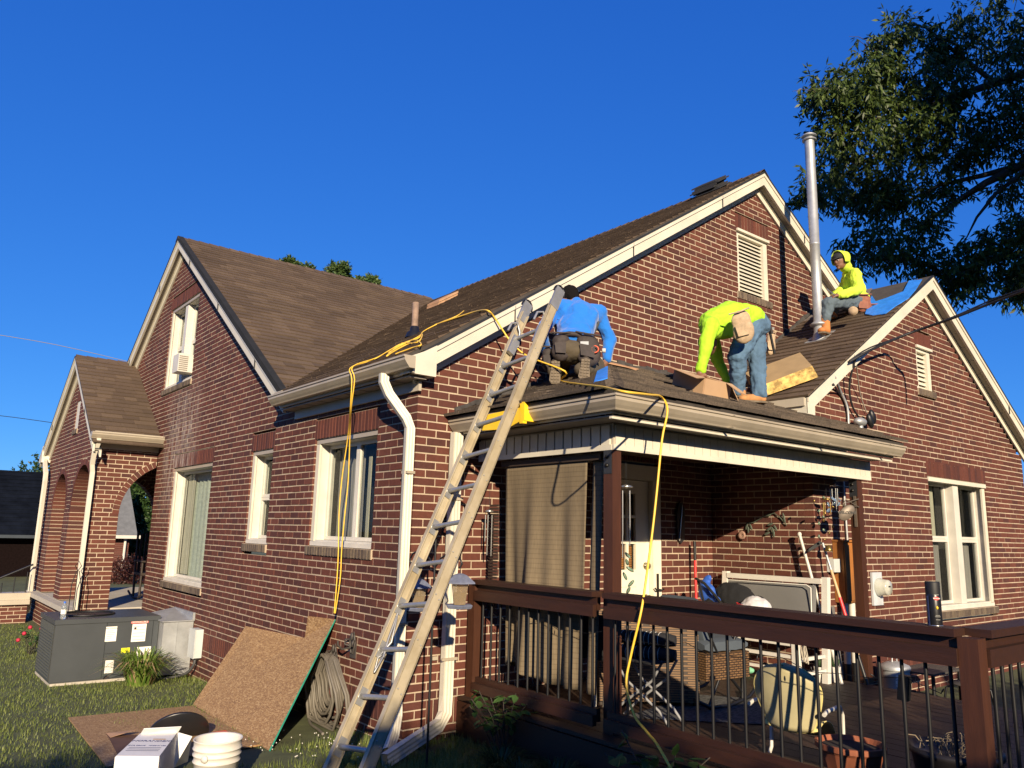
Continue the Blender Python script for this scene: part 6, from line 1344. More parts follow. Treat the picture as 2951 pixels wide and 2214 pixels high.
for (toe,heel,nmn) in ((V((.945,-.66,2.90)),V((.975,-.635,3.11)),0),(V((1.03,-.925,2.91)),V((1.075,-.905,3.10)),1)):
    d=(heel-toe); n_=(CAM-toe).normalized(); s_=d.cross(n_).normalized(); n_=s_.cross(d).normalized()
    b0=thing if False else None
    blobmesh('boot',A_,[C_(toe-n_*.05+d*.1,heel-n_*.055,.045,.042),C_(heel-n_*.05,heel-n_*.13+V((0,0,.0)),.045,.05)],[BT],.01,smooth=3)
    P=[toe+s_*.035+d*.0,toe+s_*.048+d*.15,toe+s_*.045+d*.45,toe+s_*.034+d*.65,toe+s_*.036+d*.95,toe+d*1.04,toe-s_*.034+d*.95,toe-s_*.034+d*.65,toe-s_*.045+d*.45,toe-s_*.048+d*.15,toe-s_*.03]
    so=MB().prism([p-n_*.004 for p in P],-n_*.016,SOLE).build('sole',A_)
    for k in range(7):
        for j in(-1,0,1):
            c=toe+d*(.08+.14*k)+s_*j*.026; MB().obox(c,s_*.010,d*.05,n_*.004,SOLE).build('tread',so)
BELT=mat('dark_belt_leather',(.035,.026,.024),.75,var=.35,scale=10,bump=.3,bscale=30)
bpts=[hip+V((.165*math.cos(a)*1.02,.135*math.sin(a)*1.02,.055+.02*math.sin(a*2))) for a in[2*PI*i/18 for i in range(18)]]
MB().tube([p for p in bpts],.022,BELT,8,closed=True).build('belt',A_)
vv=(CAM-hip); vv.z=0; vv.normalize(); rr_=V((vv.y,-vv.x,0)); rr_=rr_ if rr_.dot(rt)>0 else -rr_
pouch(A_,hip+vv*.13-rr_*.10+V((0,0,-.04)),rr_*.09,vv*-.06,V((0,0,.125)),BELT); pouch(A_,hip+vv*.12+rr_*.13+V((0,0,-.06)),rr_*.12+V((0,0,-.02)),vv*-.06,V((.0,0,.14)),BELT); pouch(A_,hip+vv*.02-rr_*.22+V((0,0,-.12)),rr_*.06,vv*-.05,V((0,0,.11)),BELT)
MB().tube([hip+vv*.185+rr_*(.19+.03*math.cos(a))+V((0,0,-.07+.03*math.sin(a))) for a in[i*.7 for i in range(10)]],.006,mat('orange_tool_grip',(.6,.08,.02),.4),6).build('tool_grip',A_); MB().lathe([(0,0),(.02,0),(.02,.03),(0,.03)],hip+vv*.18+rr_*.25+V((0,0,-.08)),WHITE,10,rr_).build('tape_roll',A_)
MB().obox(hip+vv*.175+rr_*.10+V((0,0,-.03)),rr_*.035,vv*.006,V((.0,0,.03)),mat('grey_tool',(.30,.32,.34),.5)).build('tool_handle',A_)
# --- worker B : bending over
B_=thing('person','person in neon green shirt and jeans bending over the cardboard box on the roof','person',(3.0,-1.2,2.93))
hp_=V((3.02,-1.22,3.715)); st_=V((2.74,-1.18,3.735)); sh1=V((2.27,-1.29,3.54)); sh2=V((2.72,-.96,3.64)); nk=V((2.49,-1.13,3.58)); hd=V((2.53,-1.06,3.44)); 
e1=V((2.19,-1.29,3.31)); w1=V((2.14,-1.27,3.115)); e2=V((2.84,-.94,3.38)); w2=V((2.90,-1.0,3.16))
tor=[('e',hp_,(.15,.17,.14)),C_(hp_+V((-.03,0,.03)),st_,.14,.145),C_(st_,(2.55,-1.12,3.64),.145,.135),C_(sh1,sh2,.075,.075),C_((2.58,-1.12,3.63),(2.49,-1.14,3.58),.13,.10)]
arms=[C_(sh1,e1,.064,.052),C_(e1,w1,.050,.038),C_(sh2,e2,.06,.05),C_(e2,w2,.046,.036)]
k1=V((2.74,-1.24,3.34)); k2=V((3.05,-1.24,3.37)); a1=V((2.86,-1.16,3.04)); a2_=V((3.00,-1.29,3.00))
legs=[C_(hp_+V((-.06,-.04,-.06)),k1,.115,.085),C_(k1,a1,.080,.062),C_(hp_+V((.06,.02,-.06)),k2,.118,.085),C_(k2,a2_,.080,.065),('e',hp_+V((.02,0,-.02)),(.15,.165,.13))]
bd=[]; f,u,r=headp(bd,hd,(-.2,.3,-.9),(-.9,-.2,.1)); bd+=[C_(nk,hd,.05,.05)]+grow(tor,-.02)+grow(arms,-.012)+grow(legs,-.02)
hand(bd,w1,(-.15,.05,-1),(-.8,-.6,0),(1,0,0),1.05,.8); hand(bd,w2,(.1,-.3,-1),(.6,.6,0),(-1,0,0),1.05,.8)
blobmesh('body',B_,bd,[SKIN],.008,smooth=3)
NEON=mat('neon_shirt',(.36,.68,.02),.85,var=.06,scale=6,bump=.1); JEAN=mat('blue_jeans',(.075,.14,.22),.9,var=.35,scale=7,bump=.2,bscale=150,stretch=(1,1,.5)); 
blobmesh('shirt',B_,grow(tor[1:],.012)+grow(arms,.012)+[('e',hp_+V((-.05,0,.05)),(.15,.165,.12)),C_(nk+V((.03,0,.0)),nk,.08,.07),('e',(2.70,-1.12,3.60),(.11,.11,.08))],[NEON],.009,smooth=3,disp=.036,dsc=10)
blobmesh('jeans',B_,grow(legs,.008),[JEAN],.009,smooth=2,disp=.036,dsc=14)
M_=Matrix((r,f,u)).transposed(); blobmesh('hair',B_,[('e',hd+u*.02-f*.02,(.085,.094,.105),M_)],[HAIR],.01,smooth=2,disp=.01,dsc=40)
TAN=mat('tan_work_boot',(.42,.20,.07),.8,var=.2,scale=12,bump=.2)
def boot(par,an,fd,m,sc=1.0,ground=None):
    an=V(an); fd=V(fd).normalized(); g=an+V((0,0,-.09)) if ground is None else V(ground)
    blobmesh('boot',par,[C_(an+V((0,0,.03)),g+V((0,0,.05)),.055,.055),C_(g+V((0,0,.045))-fd*.02,g+fd*.15+V((0,0,.038)),.05,.042),('e',g+fd*.16+V((0,0,.035)),(.05,.05,.036))],[m],.009,smooth=3)
    s_=fd.cross(V((0,0,1))).normalized(); q=[g+fd*x+s_*y for x,y in((-.07,-.03),(-.07,.03),(.0,.043),(.08,.04),(.15,.048),(.205,.03),(.205,-.03),(.15,-.048),(.08,-.04),(.0,-.043))]
    MB().prism(q,(0,0,.018),SOLE).build('sole',par)
boot(B_,a1,(-.45,.75,.0),TAN,ground=(a1.x,a1.y,zFS(a1.y)+.025)); boot(B_,a2_,(-.75,.45,.0),TAN,ground=(a2_.x,a2_.y,zFS(a2_.y)+.022))
LEA=mat('tan_pouch_leather',(.40,.29,.18),.8,var=.35,scale=12,bump=.3,bscale=30); LEB=mat('brown_pouch_leather',(.22,.075,.040),.7,var=.3,scale=12,bump=.3,bscale=30)
vv=(CAM-hp_).normalized(); rr_=rt.copy()
pcB=Y(-1.44,1604,706); pouch(B_,pcB,rr_*.105+V((0,0,.035)),vv*-.055,V((-.05,0,.145)),LEA); pouch(B_,Y(-1.12,1665,742),rr_*.055,vv*-.05,V((.02,0,.13)),LEA)
MB().obox(pcB+vv*.052+rr_*-.02+V((0,0,-.04)),rr_*.03+V((0,0,.012)),vv*.004,V((-.012,0,.035)),LEB).build('leather_patch',B_)
MB().tube([hp_+vv*.15+rr_*-.15+up*.10,hp_+vv*.10+rr_*.0+up*.15,hp_+rr_*.16+up*.06,hp_+rr_*.2+up*-.10],.016,BELT,6).build('belt',B_)
hA=Y(-1.22,1662,712); hB=Y(-1.22,1673,765); hmr=MB().tube([hA,hB],.013,BLACKM,8); hmr.build('hammer_handle',B_); MB().obox(hA+up*.01,rr_*.05,up*.012,vv*.012,SILV).build('hammer_head',B_)
# --- worker C : hooded, seated
Cc=thing('person','person in a hooded neon yellow sweatshirt and cap sitting beside the tall metal pipe','person',(5.85,-.8,4.45))
hp_=Y(-.80,1848,652); ch=Y(-.79,1843,622); nk=Y(-.78,1836,588); hd=Y(-.77,1815,563); s1=Y(-.91,1848,594); s2=Y(-.66,1834,592); e1=Y(-.97,1853,627); w1=Y(-.90,1815,638); e2=Y(-.62,1822,624); w2=Y(-.78,1804,639)
kn1=Y(-.80,1790,655); an1=Y(-.76,1783,692); kn2=Y(-.62,1800,650); an2=Y(-.58,1800,680)
tor=[('e',hp_,(.13,.14,.12)),C_(hp_,ch,.125,.135,1),C_(ch,nk-V((0,0,.10)),.135,.085),C_(s1,s2,.07,.07)]
arms=[C_(s1,e1,.062,.052),C_(e1,w1,.05,.036),C_(s2,e2,.06,.05),C_(e2,w2,.048,.035)]
legs=[C_(hp_+V((-.05,-.05,-.02)),kn1,.095,.072),C_(kn1,an1,.068,.05),C_(hp_+V((-.05,.06,-.02)),kn2,.09,.07),C_(kn2,an2,.065,.05),('e',hp_+V((0,0,-.03)),(.15,.165,.10))]
fd=(CAM-hd).normalized()*.55+V((-.75,.45,-.22)); bd=[]; f,u,r=headp(bd,hd,fd,(0,0,1),.98); bd+=[C_(nk-V((0,0,.03)),hd,.05,.05)]+grow(tor,-.02)+grow(arms,-.012)+grow(legs,-.02)
hand(bd,w1,(-.8,.5,-.1),(-.1,-.5,.9),(0,0,1),1.0,1.3); hand(bd,w2,(-.9,-.2,-.2),(0,0,1),(0,-1,0),1.0,1.0)
blobmesh('body',Cc,bd,[SKIN],.008,smooth=3); face(Cc,hd,f,u,r,.98)
HI=mat('hi_vis_sweatshirt',(.52,.70,.05),.85,var=.05,scale=6,bump=.1)
blobmesh('sweatshirt',Cc,grow(tor[1:],.014)+grow(arms,.014)+[('e',hp_+V((0,0,.05)),(.16,.175,.09)),C_(nk-V((0,0,.08)),nk-V((.0,0,.02)),.10,.085)],[HI],.009,smooth=2,disp=.038,dsc=13)
M_=Matrix((r,f,u)).transposed()
hood=MB(); P=[]
for i in range(13):
    t=i/12; ph=-1.05+t*2.75   # from the front brim over the crown to the nape
    row=[]
    for j in range(17):
        a=-PI*.5*1.25+PI*1.25*j/16
        q=V((math.sin(a)*(.098+.012*math.cos(ph)),-.012-.118*(1-abs(math.cos(a))**.0*0)*(t**.8)*max(0,math.cos(a*.62))+.055*(1-t),math.cos(a)*(.128-.015*t)+.008-.02*t))
        row.append(hd+M_@q)
    P.append(row)
o=hood.sheet(P,HI).build('hood',Cc,fix=False); o.modifiers.new('t','SOLIDIFY').thickness=.012; m=o.modifiers.new('s','SUBSURF'); m.levels=m.render_levels=1
blobmesh('hood_back',Cc,[('e',hd-f*.065+u*.0,(.088,.06,.115),M_),('e',hd-f*.07-u*.10,(.085,.06,.07),M_)],[HI],.010,smooth=3,disp=.01,dsc=14)
CAPM=mat('black_cap',(.012,.012,.014),.8)
blobmesh('cap',Cc,[('e',hd+f*.012+u*.045,(.082,.088,.062),M_)],[CAPM],.008,smooth=2)
MB().prism([hd+f*(.075+.075*math.cos(a))+r*.062*math.sin(a)+u*(.035-.012*math.cos(a)) for a in[-PI/2+PI*i/10 for i in range(11)]],u*.008,CAPM).build('cap_brim',Cc)
JG=mat('grey_blue_jeans',(.085,.115,.135),.9,var=.25,scale=7,bump=.2,bscale=120)
blobmesh('jeans',Cc,grow(legs,.008),[JG],.009,smooth=2,disp=.034,dsc=14)
ORB=mat('orange_work_boot',(.46,.17,.045),.8,var=.15,scale=12)
boot(Cc,an1,(-.75,-.15,-.1),ORB,ground=(an1.x,an1.y,zWg(an1.x)+.03)); boot(Cc,an2,(-.8,-.3,-.1),ORB,ground=(an2.x,an2.y,zWg(an2.x)+.03))
vv=(CAM-hp_).normalized()
pouch(Cc,hp_+vv*.16+rr_*.10+up*-.02,rr_*.11,vv*-.05,up*.09+V((0,0,.03)),LEB); pouch(Cc,hp_+vv*.12+rr_*.235+up*-.10,rr_*.08,vv*-.05,up*.075,LEB)
o=MB().lathe([(0,0),(.055,0),(.055,.10),(0,.10)],Y(-1.05,1843,672),LEA,16,(CAM-hp_).normalized()).build('knee_pad',Cc)
# small things by the seated worker
MB().tube([w1+V((-.09,.02,-.02)),w1+V((-.19,.06,.05))],.007,SILV,6).build('tool',Cc)
# ------------------------------------------------------------------ vegetation and the surroundings
def leafmat(name,c1,c2,trans=.25):
    m=bpy.data.materials.new(name); m.use_nodes=True; t=m.node_tree; N=t.nodes; L=t.links; b=N['Principled BSDF']; b.inputs['Roughness'].default_value=.5; b.inputs['Specular IOR Level'].default_value=.35
    r,g=island_rand(N,L); cr=N.new('ShaderNodeValToRGB'); e=cr.color_ramp.elements; e[0].color=(*c1,1); e[1].color=(*c2,1); L.new(r,cr.inputs[0]); L.new(cr.outputs[0],b.inputs['Base Color'])
    tl=N.new('ShaderNodeBsdfTranslucent'); mx=N.new('ShaderNodeMixShader'); mx.inputs[0].default_value=trans; L.new(cr.outputs[0],tl.inputs[0]); L.new(b.outputs[0],mx.inputs[1]); L.new(tl.outputs[0],mx.inputs[2]); L.new(mx.outputs[0],N['Material Output'].inputs[0]); return m
LEAFM=leafmat('tree_leaf',(.016,.032,.006),(.085,.125,.022),.22); BUSHM=leafmat('bush_leaf',(.03,.07,.015),(.07,.13,.03)); CONM=leafmat('conifer_leaf',(.02,.05,.012),(.05,.09,.02)); BARK=mat('bark',(.05,.040,.032),.95,var=.3,scale=10,bump=.5)
def unitv(n):
    v=rng.normal(size=(n,3)); return v/np.linalg.norm(v,axis=1)[:,None]
def leaves(C,D,Ln,Wd,name,parent,m,fold=True,kind='stuff',loc=(0,0,0)):
    """pointed leaves: base C, direction D, length, width; four corner blade"""
    n=len(C); s=np.cross(D,unitv(n)); s/=np.linalg.norm(s,axis=1)[:,None]+1e-9
    Ln=np.broadcast_to(np.asarray(Ln,float).reshape(-1,1),(n,1)); Wd=np.broadcast_to(np.asarray(Wd,float).reshape(-1,1),(n,1))
    v=np.stack([C,C+D*Ln*.45+s*Wd*.5,C+D*Ln,C+D*Ln*.45-s*Wd*.5],1).reshape(-1,3)
    f=np.arange(4*n).reshape(n,4); o=npmesh(name,v,f,[m],parent=parent,loc=loc); o['kind']=kind; return o
def canopy(blobs,per,twig,Ln,Wd,droop=.6,nl=7):
    """blobs (centre, radii, count): leaf sprays of nl leaflets"""
    C=[];D=[]
    for c,r,k in blobs:
        k=int(k*per); u=unitv(k)*(rng.random((k,1))**.45); p=np.array(c)+u*np.array(r)
        ax=unitv(k)*.7+u*.6; ax[:,2]-=droop*.5; ax/=np.linalg.norm(ax,axis=1)[:,None]
        for j in range(nl):
            base=p+ax*(twig*j/nl); d=ax*.5+unitv(k)*.75; d[:,2]-=droop; d/=np.linalg.norm(d,axis=1)[:,None]; C.append(base); D.append(d)
    return np.concatenate(C),np.concatenate(D)
# the big tree at the right; crown pieces in the air over and behind the right hand roof, the rest beyond the frame, with clumps added there to shade it
def px3(x,y,d): v=CAM+ray(x,y)*d; return (v.x,v.y,v.z)
TREE=[(1775,200,32,24,13.2,1),(1830,235,60,50,13.6,3),(1850,165,48,36,13.8,2),(1905,115,60,40,14,2.4),(1955,60,26,18,14.2,.6),(1930,190,75,55,14,4),(1800,290,45,40,13.6,1.6),(1860,320,75,60,14,4),(1960,290,90,75,14.2,6),(1790,400,60,45,13.6,2),(1750,430,32,28,13.4,.7),(1860,430,60,55,14,3),(1930,420,60,60,14.2,3),(2040,120,70,60,14.5,3.5),(2060,210,80,60,14.4,4.5),(2140,60,80,60,14.6,3.5),(2190,150,60,70,14.4,3.5),(2150,270,80,50,14.2,4),(2060,330,70,40,14.3,2.5),(1890,520,48,36,13.8,1.3),(1950,560,50,36,14,1.5),(1985,500,45,45,14,1.4),(2130,560,80,50,13.6,4),(2190,500,50,50,13.4,2.6),(2190,620,50,40,13.4,1.8),(2075,610,50,28,13.6,1.1),(2030,400,40,50,14.2,1.1),(2190,400,34,26,14,.7),(1885,548,40,14,13.6,.5),(2060,560,44,30,13.9,1.0),(2010,605,30,14,13.8,.3),(2240,300,60,120,14,4),(2250,560,50,90,13.6,3)]
blobs=[]
for x,y,rx,ry,d,k in TREE:
    s=d/F_PX; c=px3(x,y,d); blobs.append((c,(rx*s*1.02,rx*s*1.0,ry*s*1.0),k))
tr=thing('large_leafy_tree','large dark leafy tree reaching in from the right above the right hand roof','tree',(14.5,-3.5,-.1))
sub=[]
for c,r,k in blobs:   # clumps of foliage with gaps between them
    for _ in range(int(3+k*4)):
        u=rng.normal(size=3); u/=np.linalg.norm(u); u*=rng.random()**.4; q=np.array(c)+u*np.array(r); g=.20+.16*rng.random(); sub.append((q,(g,g,g*.7),1.0))
C,D=canopy(sub,12,.22,.115,.026,.6,8); leaves(C,D,rng.uniform(.10,.17,len(C)),rng.uniform(.030,.050,len(C)),'crown',tr,LEAFM)
off=[((10.2,-4.2,10.0),(1.6,1.5,2.0),10),((8.4,-4.8,11.8),(1.3,1.2,1.3),6),((11.5,-5.6,8.5),(2,1.6,2.2),10),((10,-6.8,11.5),(2.0,1.6,2.0),9),((13,-3,9),(2,2,2.5),9),((5.0,-6.3,9.3),(1.3,1.2,1.5),8),((6.6,-6.5,9.3),(1.4,1.2,1.8),9),((8.2,-7.0,9.9),(1.4,1.2,2.0),8)]  # out of view; the last clumps are added to keep sun off the visible crown
C,D=canopy(off,170,.3,.16,.05,.4); leaves(C,D,rng.uniform(.14,.2,len(C)),rng.uniform(.05,.07,len(C)),'crown',tr,LEAFM)
tk=MB(); tk.tube([(14.5,-3.5,-.2),(14.4,-3.4,3),(13.9,-2.9,6),(13.2,-2.3,8.2)],[.38,.32,.26,.2],BARK,12); tk.build('trunk',tr)
def limb(pts,r0,r1):
    P=[V(px3(*p)) for p in pts]; n=len(P); MB().tube(P,[r0+(r1-r0)*i/(n-1) for i in range(n)],BARK,7).build('limb',tr)
limb([(2420,250,14),(2300,310,14),(2212,355,14),(2130,395,14),(2060,440,14),(1990,485,14),(1930,510,14)],.12,.012); limb([(2300,310,14),(2212,372,13.8),(2150,420,13.8),(2110,470,13.8),(2085,520,13.8)],.06,.010); limb([(2212,355,14),(2120,380,14.2),(2030,400,14.1),(1950,440,14),(1870,455,14)],.06,.010); limb([(2130,395,14),(2080,425,13.9),(2040,470,13.9),(2000,530,13.9)],.035,.008)
limb([(2380,150,14.4),(2212,160,14.4),(2090,200,14.3),(1980,240,14.1),(1880,260,14),(1800,240,13.6)],.10,.012); limb([(1980,240,14.1),(1950,180,14),(1900,130,14),(1860,110,14)],.03,.008); limb([(2150,180,14.3),(2060,110,14.5),(2000,60,14.4),(1960,50,14.2)],.05,.01); limb([(2400,560,13.6),(2212,545,13.6),(2130,560,13.6),(2060,590,13.7)],.06,.012)
limb([(2090,200,14.3),(2010,290,14.1),(1900,330,14),(1820,380,13.8),(1770,420,13.6)],.04,.008)
twg=MB()
for i in range(240):
    x,y,rx,ry,d,k=random.choice(TREE); a=px3(x+R(-rx,rx)*.8,y+R(-ry,ry)*.8,d+R(-.4,.4)); b_=V(a)+V((R(-.5,.5),R(-.3,.3),R(-.35,.15))); twg.tube([a,(V(a)+b_)/2+V((0,0,.04)),b_],[.007,.005,.003],BARK,4)
twg.build('twigs',tr,kind='stuff')
# tree tops behind the ridge
for j,(x,y,rx,ry,lab) in enumerate(((638,570,30,13,'leftmost and lowest of the three treetops behind the roof ridge'),(735,582,28,20,'tallest of the three treetops behind the roof ridge'),(792,602,26,18,'rightmost of the three treetops behind the roof ridge'))):
    c=px3(x,y+8,30); s=30/F_PX; t=thing('distant_treetop',lab,'tree',(c[0],c[1],-.3),'treetops behind the ridge')
    bl=[((c[0]+R(-1,1)*rx*s*.75,c[1]+R(-.4,.4),c[2]+R(-1,.7)*ry*s*.8),(rx*s*.40,rx*s*.4,ry*s*.42),1.2) for _ in range(9)]+[((c[0],c[1],c[2]-1.2),(.9,.9,1.0),6)]
    C,D=canopy(bl,42,.15,.12,.05,.1); leaves(C,D,rng.uniform(.10,.17,len(C)),rng.uniform(.05,.08,len(C)),'crown',t,leafmat('far_leaf_%d'%j,(.035,.065,.015),(.09,.14,.035)))
    MB().tube([(c[0],c[1],-.3),(c[0],c[1],c[2])],[.16,.05],BARK,8).build('trunk',t)
# evergreen and dark shrub seen through the porch arches
def bushy(nm,lab,cat,loc,bl,per,Ln,Wd,m,droop=.1,trunk=True,twig=.15):
    t=thing(nm,lab,cat,loc); C,D=canopy(bl,per,twig,Ln,Wd,droop); leaves(C,D,rng.uniform(Ln*.8,Ln*1.2,len(C)),rng.uniform(Wd*.8,Wd*1.2,len(C)),'crown',t,m)
    if trunk: MB().tube([loc,(loc[0],loc[1],bl[0][0][2])],[.12,.05],BARK,8).build('trunk',t)
    return t
ev=[(px3(x,y,28),(rx*28/F_PX,1.0,ry*28/F_PX),k) for x,y,rx,ry,k in((297,1095,26,30,4),(300,1160,34,40,5),(310,1230,40,36,5),(288,1060,14,16,1.5),(325,1120,30,50,4),(312,1045,20,20,2))]
evb=px3(310,1200,28); bushy('evergreen_tree','dense green evergreen tree seen through the large porch arch','tree',(evb[0],evb[1],-.3),ev,130,.13,.06,CONM)
bushy('red_leaf_shrub','dark red brown shrub behind the porch below the evergreen tree','shrub',(px3(285,1240,24)[0],px3(285,1240,24)[1],-.3),[(px3(285,1240,24),(.75,.6,.5),4)],160,.07,.035,leafmat('red_leaf',(.03,.012,.010),(.07,.02,.015)),trunk=True)
# neighbouring houses
nb=thing('neighbour_house','neighbouring house at the far left edge, its shade put into dark colours','house',(-3,25,-.3)); DKR=mat('shade_toned_roofing',(.006,.008,.013),1.0,spec=.03,var=.5,scale=2); DKB=mat('shade_toned_brick',(.008,.005,.005),1.0,spec=.03,var=.4,scale=20)  # roof and wall coloured near black to stand for the shade on them
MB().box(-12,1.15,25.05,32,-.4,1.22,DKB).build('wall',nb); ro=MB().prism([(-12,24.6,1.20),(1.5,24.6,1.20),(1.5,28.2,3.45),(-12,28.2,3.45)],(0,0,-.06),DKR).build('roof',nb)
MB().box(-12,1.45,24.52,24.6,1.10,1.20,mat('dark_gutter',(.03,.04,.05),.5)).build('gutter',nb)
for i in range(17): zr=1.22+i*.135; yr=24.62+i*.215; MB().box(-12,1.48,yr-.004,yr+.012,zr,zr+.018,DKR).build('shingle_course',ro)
n2=thing('brick_cottage','brick cottage with a grey roof and white window seen through the porch arches','house',(2.3,23,-.3)); GR=mat('grey_roofing',(.12,.125,.13),.9,var=.2,scale=8)
bw=piecemat('far_brick',[(.14,.05,.035),(.12,.045,.032),(.15,.055,.04)],rough=.9); MB().box(1.35,3.05,22.0,27,-.4,1.28,mat('far_brick_wall',(.15,.07,.055),.9,var=.3,scale=20)).build('wall',n2)
for k in range(24):
    MB().box(1.345,3.055,21.985,21.998,-.38+k*.0677,-.335+k*.0677,bw).build('brick_course',n2)
MB().prism([(1.1,21.7,1.25),(3.22,21.7,1.25),(3.05,23,3.1),(1.3,23,3.1)],(0,0,-.05),GR).build('roof',n2); MB().box(1.1,3.3,21.64,21.7,1.18,1.28,WHITE).build('gutter',n2); MB().tube([(2.92,21.9,1.2),(2.92,21.93,-.3)],.04,WHITE,8).build('downspout',n2)
wn=MB().box(1.45,2.25,21.95,21.98,.0,1.15,WHITE).build('window',n2); [MB().box(1.5,2.2,21.935,21.949,z,z+.24,GLASS).build('pane',wn) for z in(.05,.33,.61,.87)]
t=bushy('background_tree','dark tree tops just above the neighbouring house roof at the far left','tree',(3.2,33,-.3),[((2.2,33,3.6),(1.4,1,1.0),4)],100,.14,.07,CONM)
# grass
GR1=leafmat('grass_blade',(.085,.125,.024),(.23,.26,.07),.3)
n=150000
X0=rng.uniform(-7,-.02,n); Y0=rng.uniform(-1.6,13.5,n)
keep=np.ones(n,bool); 
def inpoly(px_,py_,poly):
    c=np.zeros(len(px_),bool); m=len(poly)
    for i in range(m):
        x1,y1=poly[i][:2]; x2,y2=poly[(i+1)%m][:2]
        k=((y1>py_)!=(y2>py_)); xx=(x2-x1)*(py_-y1)/((y2-y1) if y2!=y1 else 1e-9)+x1; c^=k&(px_<xx)
    return c
keep&=~inpoly(X0,Y0,[(f0.x,f0.y),(f1.x,f1.y),(f2.x,f2.y),(f3.x,f3.y)])
keep&=~((X0>ux0-.0)&(X0<0)&(Y0>uy0-.02)&(Y0<uy1+.05)); keep&=~((X0>-1.0)&(Y0>7.7)); keep&=~inpoly(X0,Y0,[(L0.x,L0.y),(L1.x,L1.y),(0,L1.y+.2),(0,L0.y)])
keep&=~((Y0>11.3)&(X0>-4.3))
X0,Y0=X0[keep],Y0[keep]
hx=rng.uniform(-.62,.52,26000); hy_=rng.uniform(-4.2,-.05,26000); kk=(hx<.47)&~((hx>-.4)&(hx<.4)&(hy_>-.45)&(abs((hy_+.28)-.39*(hx-.0))<.06)); hx,hy_=hx[kk],hy_[kk]
X0=np.concatenate([X0,hx]); Y0=np.concatenate([Y0,hy_])
Zg=-.05*np.clip(Y0,0,5.4)+np.where(Y0>8,.03*np.clip(Y0-8,0,4),0); n=len(X0)
clump=np.array([noise.noise(V((x*1.7,y*1.7,3))) for x,y in zip(X0[::50],Y0[::50])]).repeat(50)[:n]
dens=np.sin(X0*5.1+np.sin(Y0*3))*np.cos(Y0*4.3+np.sin(X0*2.2))
H=rng.uniform(.018,.052,n)*(1+.25*dens)*(1+.6*((X0>-.25)|((Y0<1.2)&(X0>-.9)))); a=rng.uniform(0,2*PI,n); tl=rng.uniform(.1,.9,n)
D=np.stack([np.cos(a)*tl,np.sin(a)*tl,np.ones(n)],1); D/=np.linalg.norm(D,axis=1)[:,None]; sv=np.stack([-np.sin(a),np.cos(a),np.zeros(n)],1)*rng.uniform(.0025,.0055,(n,1))
B=np.stack([X0,Y0,Zg-.004],1); v=np.stack([B-sv,B+sv,B+D*H[:,None]],1).reshape(-1,3)
gr=npmesh('lawn_grass',v,np.arange(3*n).reshape(n,3),[GR1]); gr['kind']='stuff'; gr['label']='short green lawn grass over the side yard'
# clover flowers near the leaning board
mb=MB()
for i in range(45): x,y=R(-1.0,-.3),R(-.3,.9); mb.ell((x,y,gz(x,y)+R(.04,.06)),(.005,.005,.005),WHITE,5,4)
o=mb.build('clover_flowers',kind='stuff',label='white clover flowers in the shaded grass by the hose',fix=False)
# blade clumps
def clump_(nm,lab,c,r,n,h,m,wd=.012,dead=None):
    t=thing(nm,lab,'plant',c); vs=[];fs=[];mi=[]
    for i in range(n):
        a=R(0,2*PI); rr=r*.35*math.sqrt(R(0,1)); p=V((c[0]+rr*math.cos(a),c[1]+rr*math.sin(a),c[2])); a+=R(-.6,.6); L_=R(.6,1.05)*h; out=R(.35,1.25)*r; s=V((-math.sin(a),math.cos(a),0))*wd*R(.6,1.1); o=len(vs)
        for k in range(5):
            u=k/4; q=p+V((math.cos(a)*out*u**1.3,math.sin(a)*out*u**1.3,L_*(u*1.55-u*u*(.75+.5*out/r*.7)))); q.z=max(q.z,c[2]+.005); w_=(1-u**2)*.9+.05; vs+=[q-s*w_,q+s*w_]
        fs+=[(o+2*k,o+2*k+1,o+2*k+3,o+2*k+2) for k in range(4)]; mi+=[1 if (dead and R(0,1)<dead and out>.7*r) else 0]*4
    npmesh('blades',[tuple(q) for q in vs],fs,[m,mat('dead_blade',(.26,.18,.09),.9,var=.3)],mi,parent=t,kind='stuff'); return t
LILY=leafmat('lily_blade',(.07,.14,.02),(.20,.27,.05)); DKG=leafmat('dark_blade',(.015,.04,.01),(.035,.075,.018))
clump_('daylily_clump','spiky green and yellowing daylily clump in front of the grey unit',(-.68,4.86,gz(-.7,4.86)),.40,420,.62,LILY,.011,.3)
for i,(x,y,r,l) in enumerate(((.22,-.95,.24,'dark grassy clump at the deck foot nearest the corner downspout'),(.30,-1.45,.24,'dark grassy clump at the deck foot under the front post'),(.10,-1.30,.20,'smaller dark grassy clump furthest out from the deck foot'))): clump_('liriope_clump',l,(x,y,.0),r,190,.26,DKG,.006)
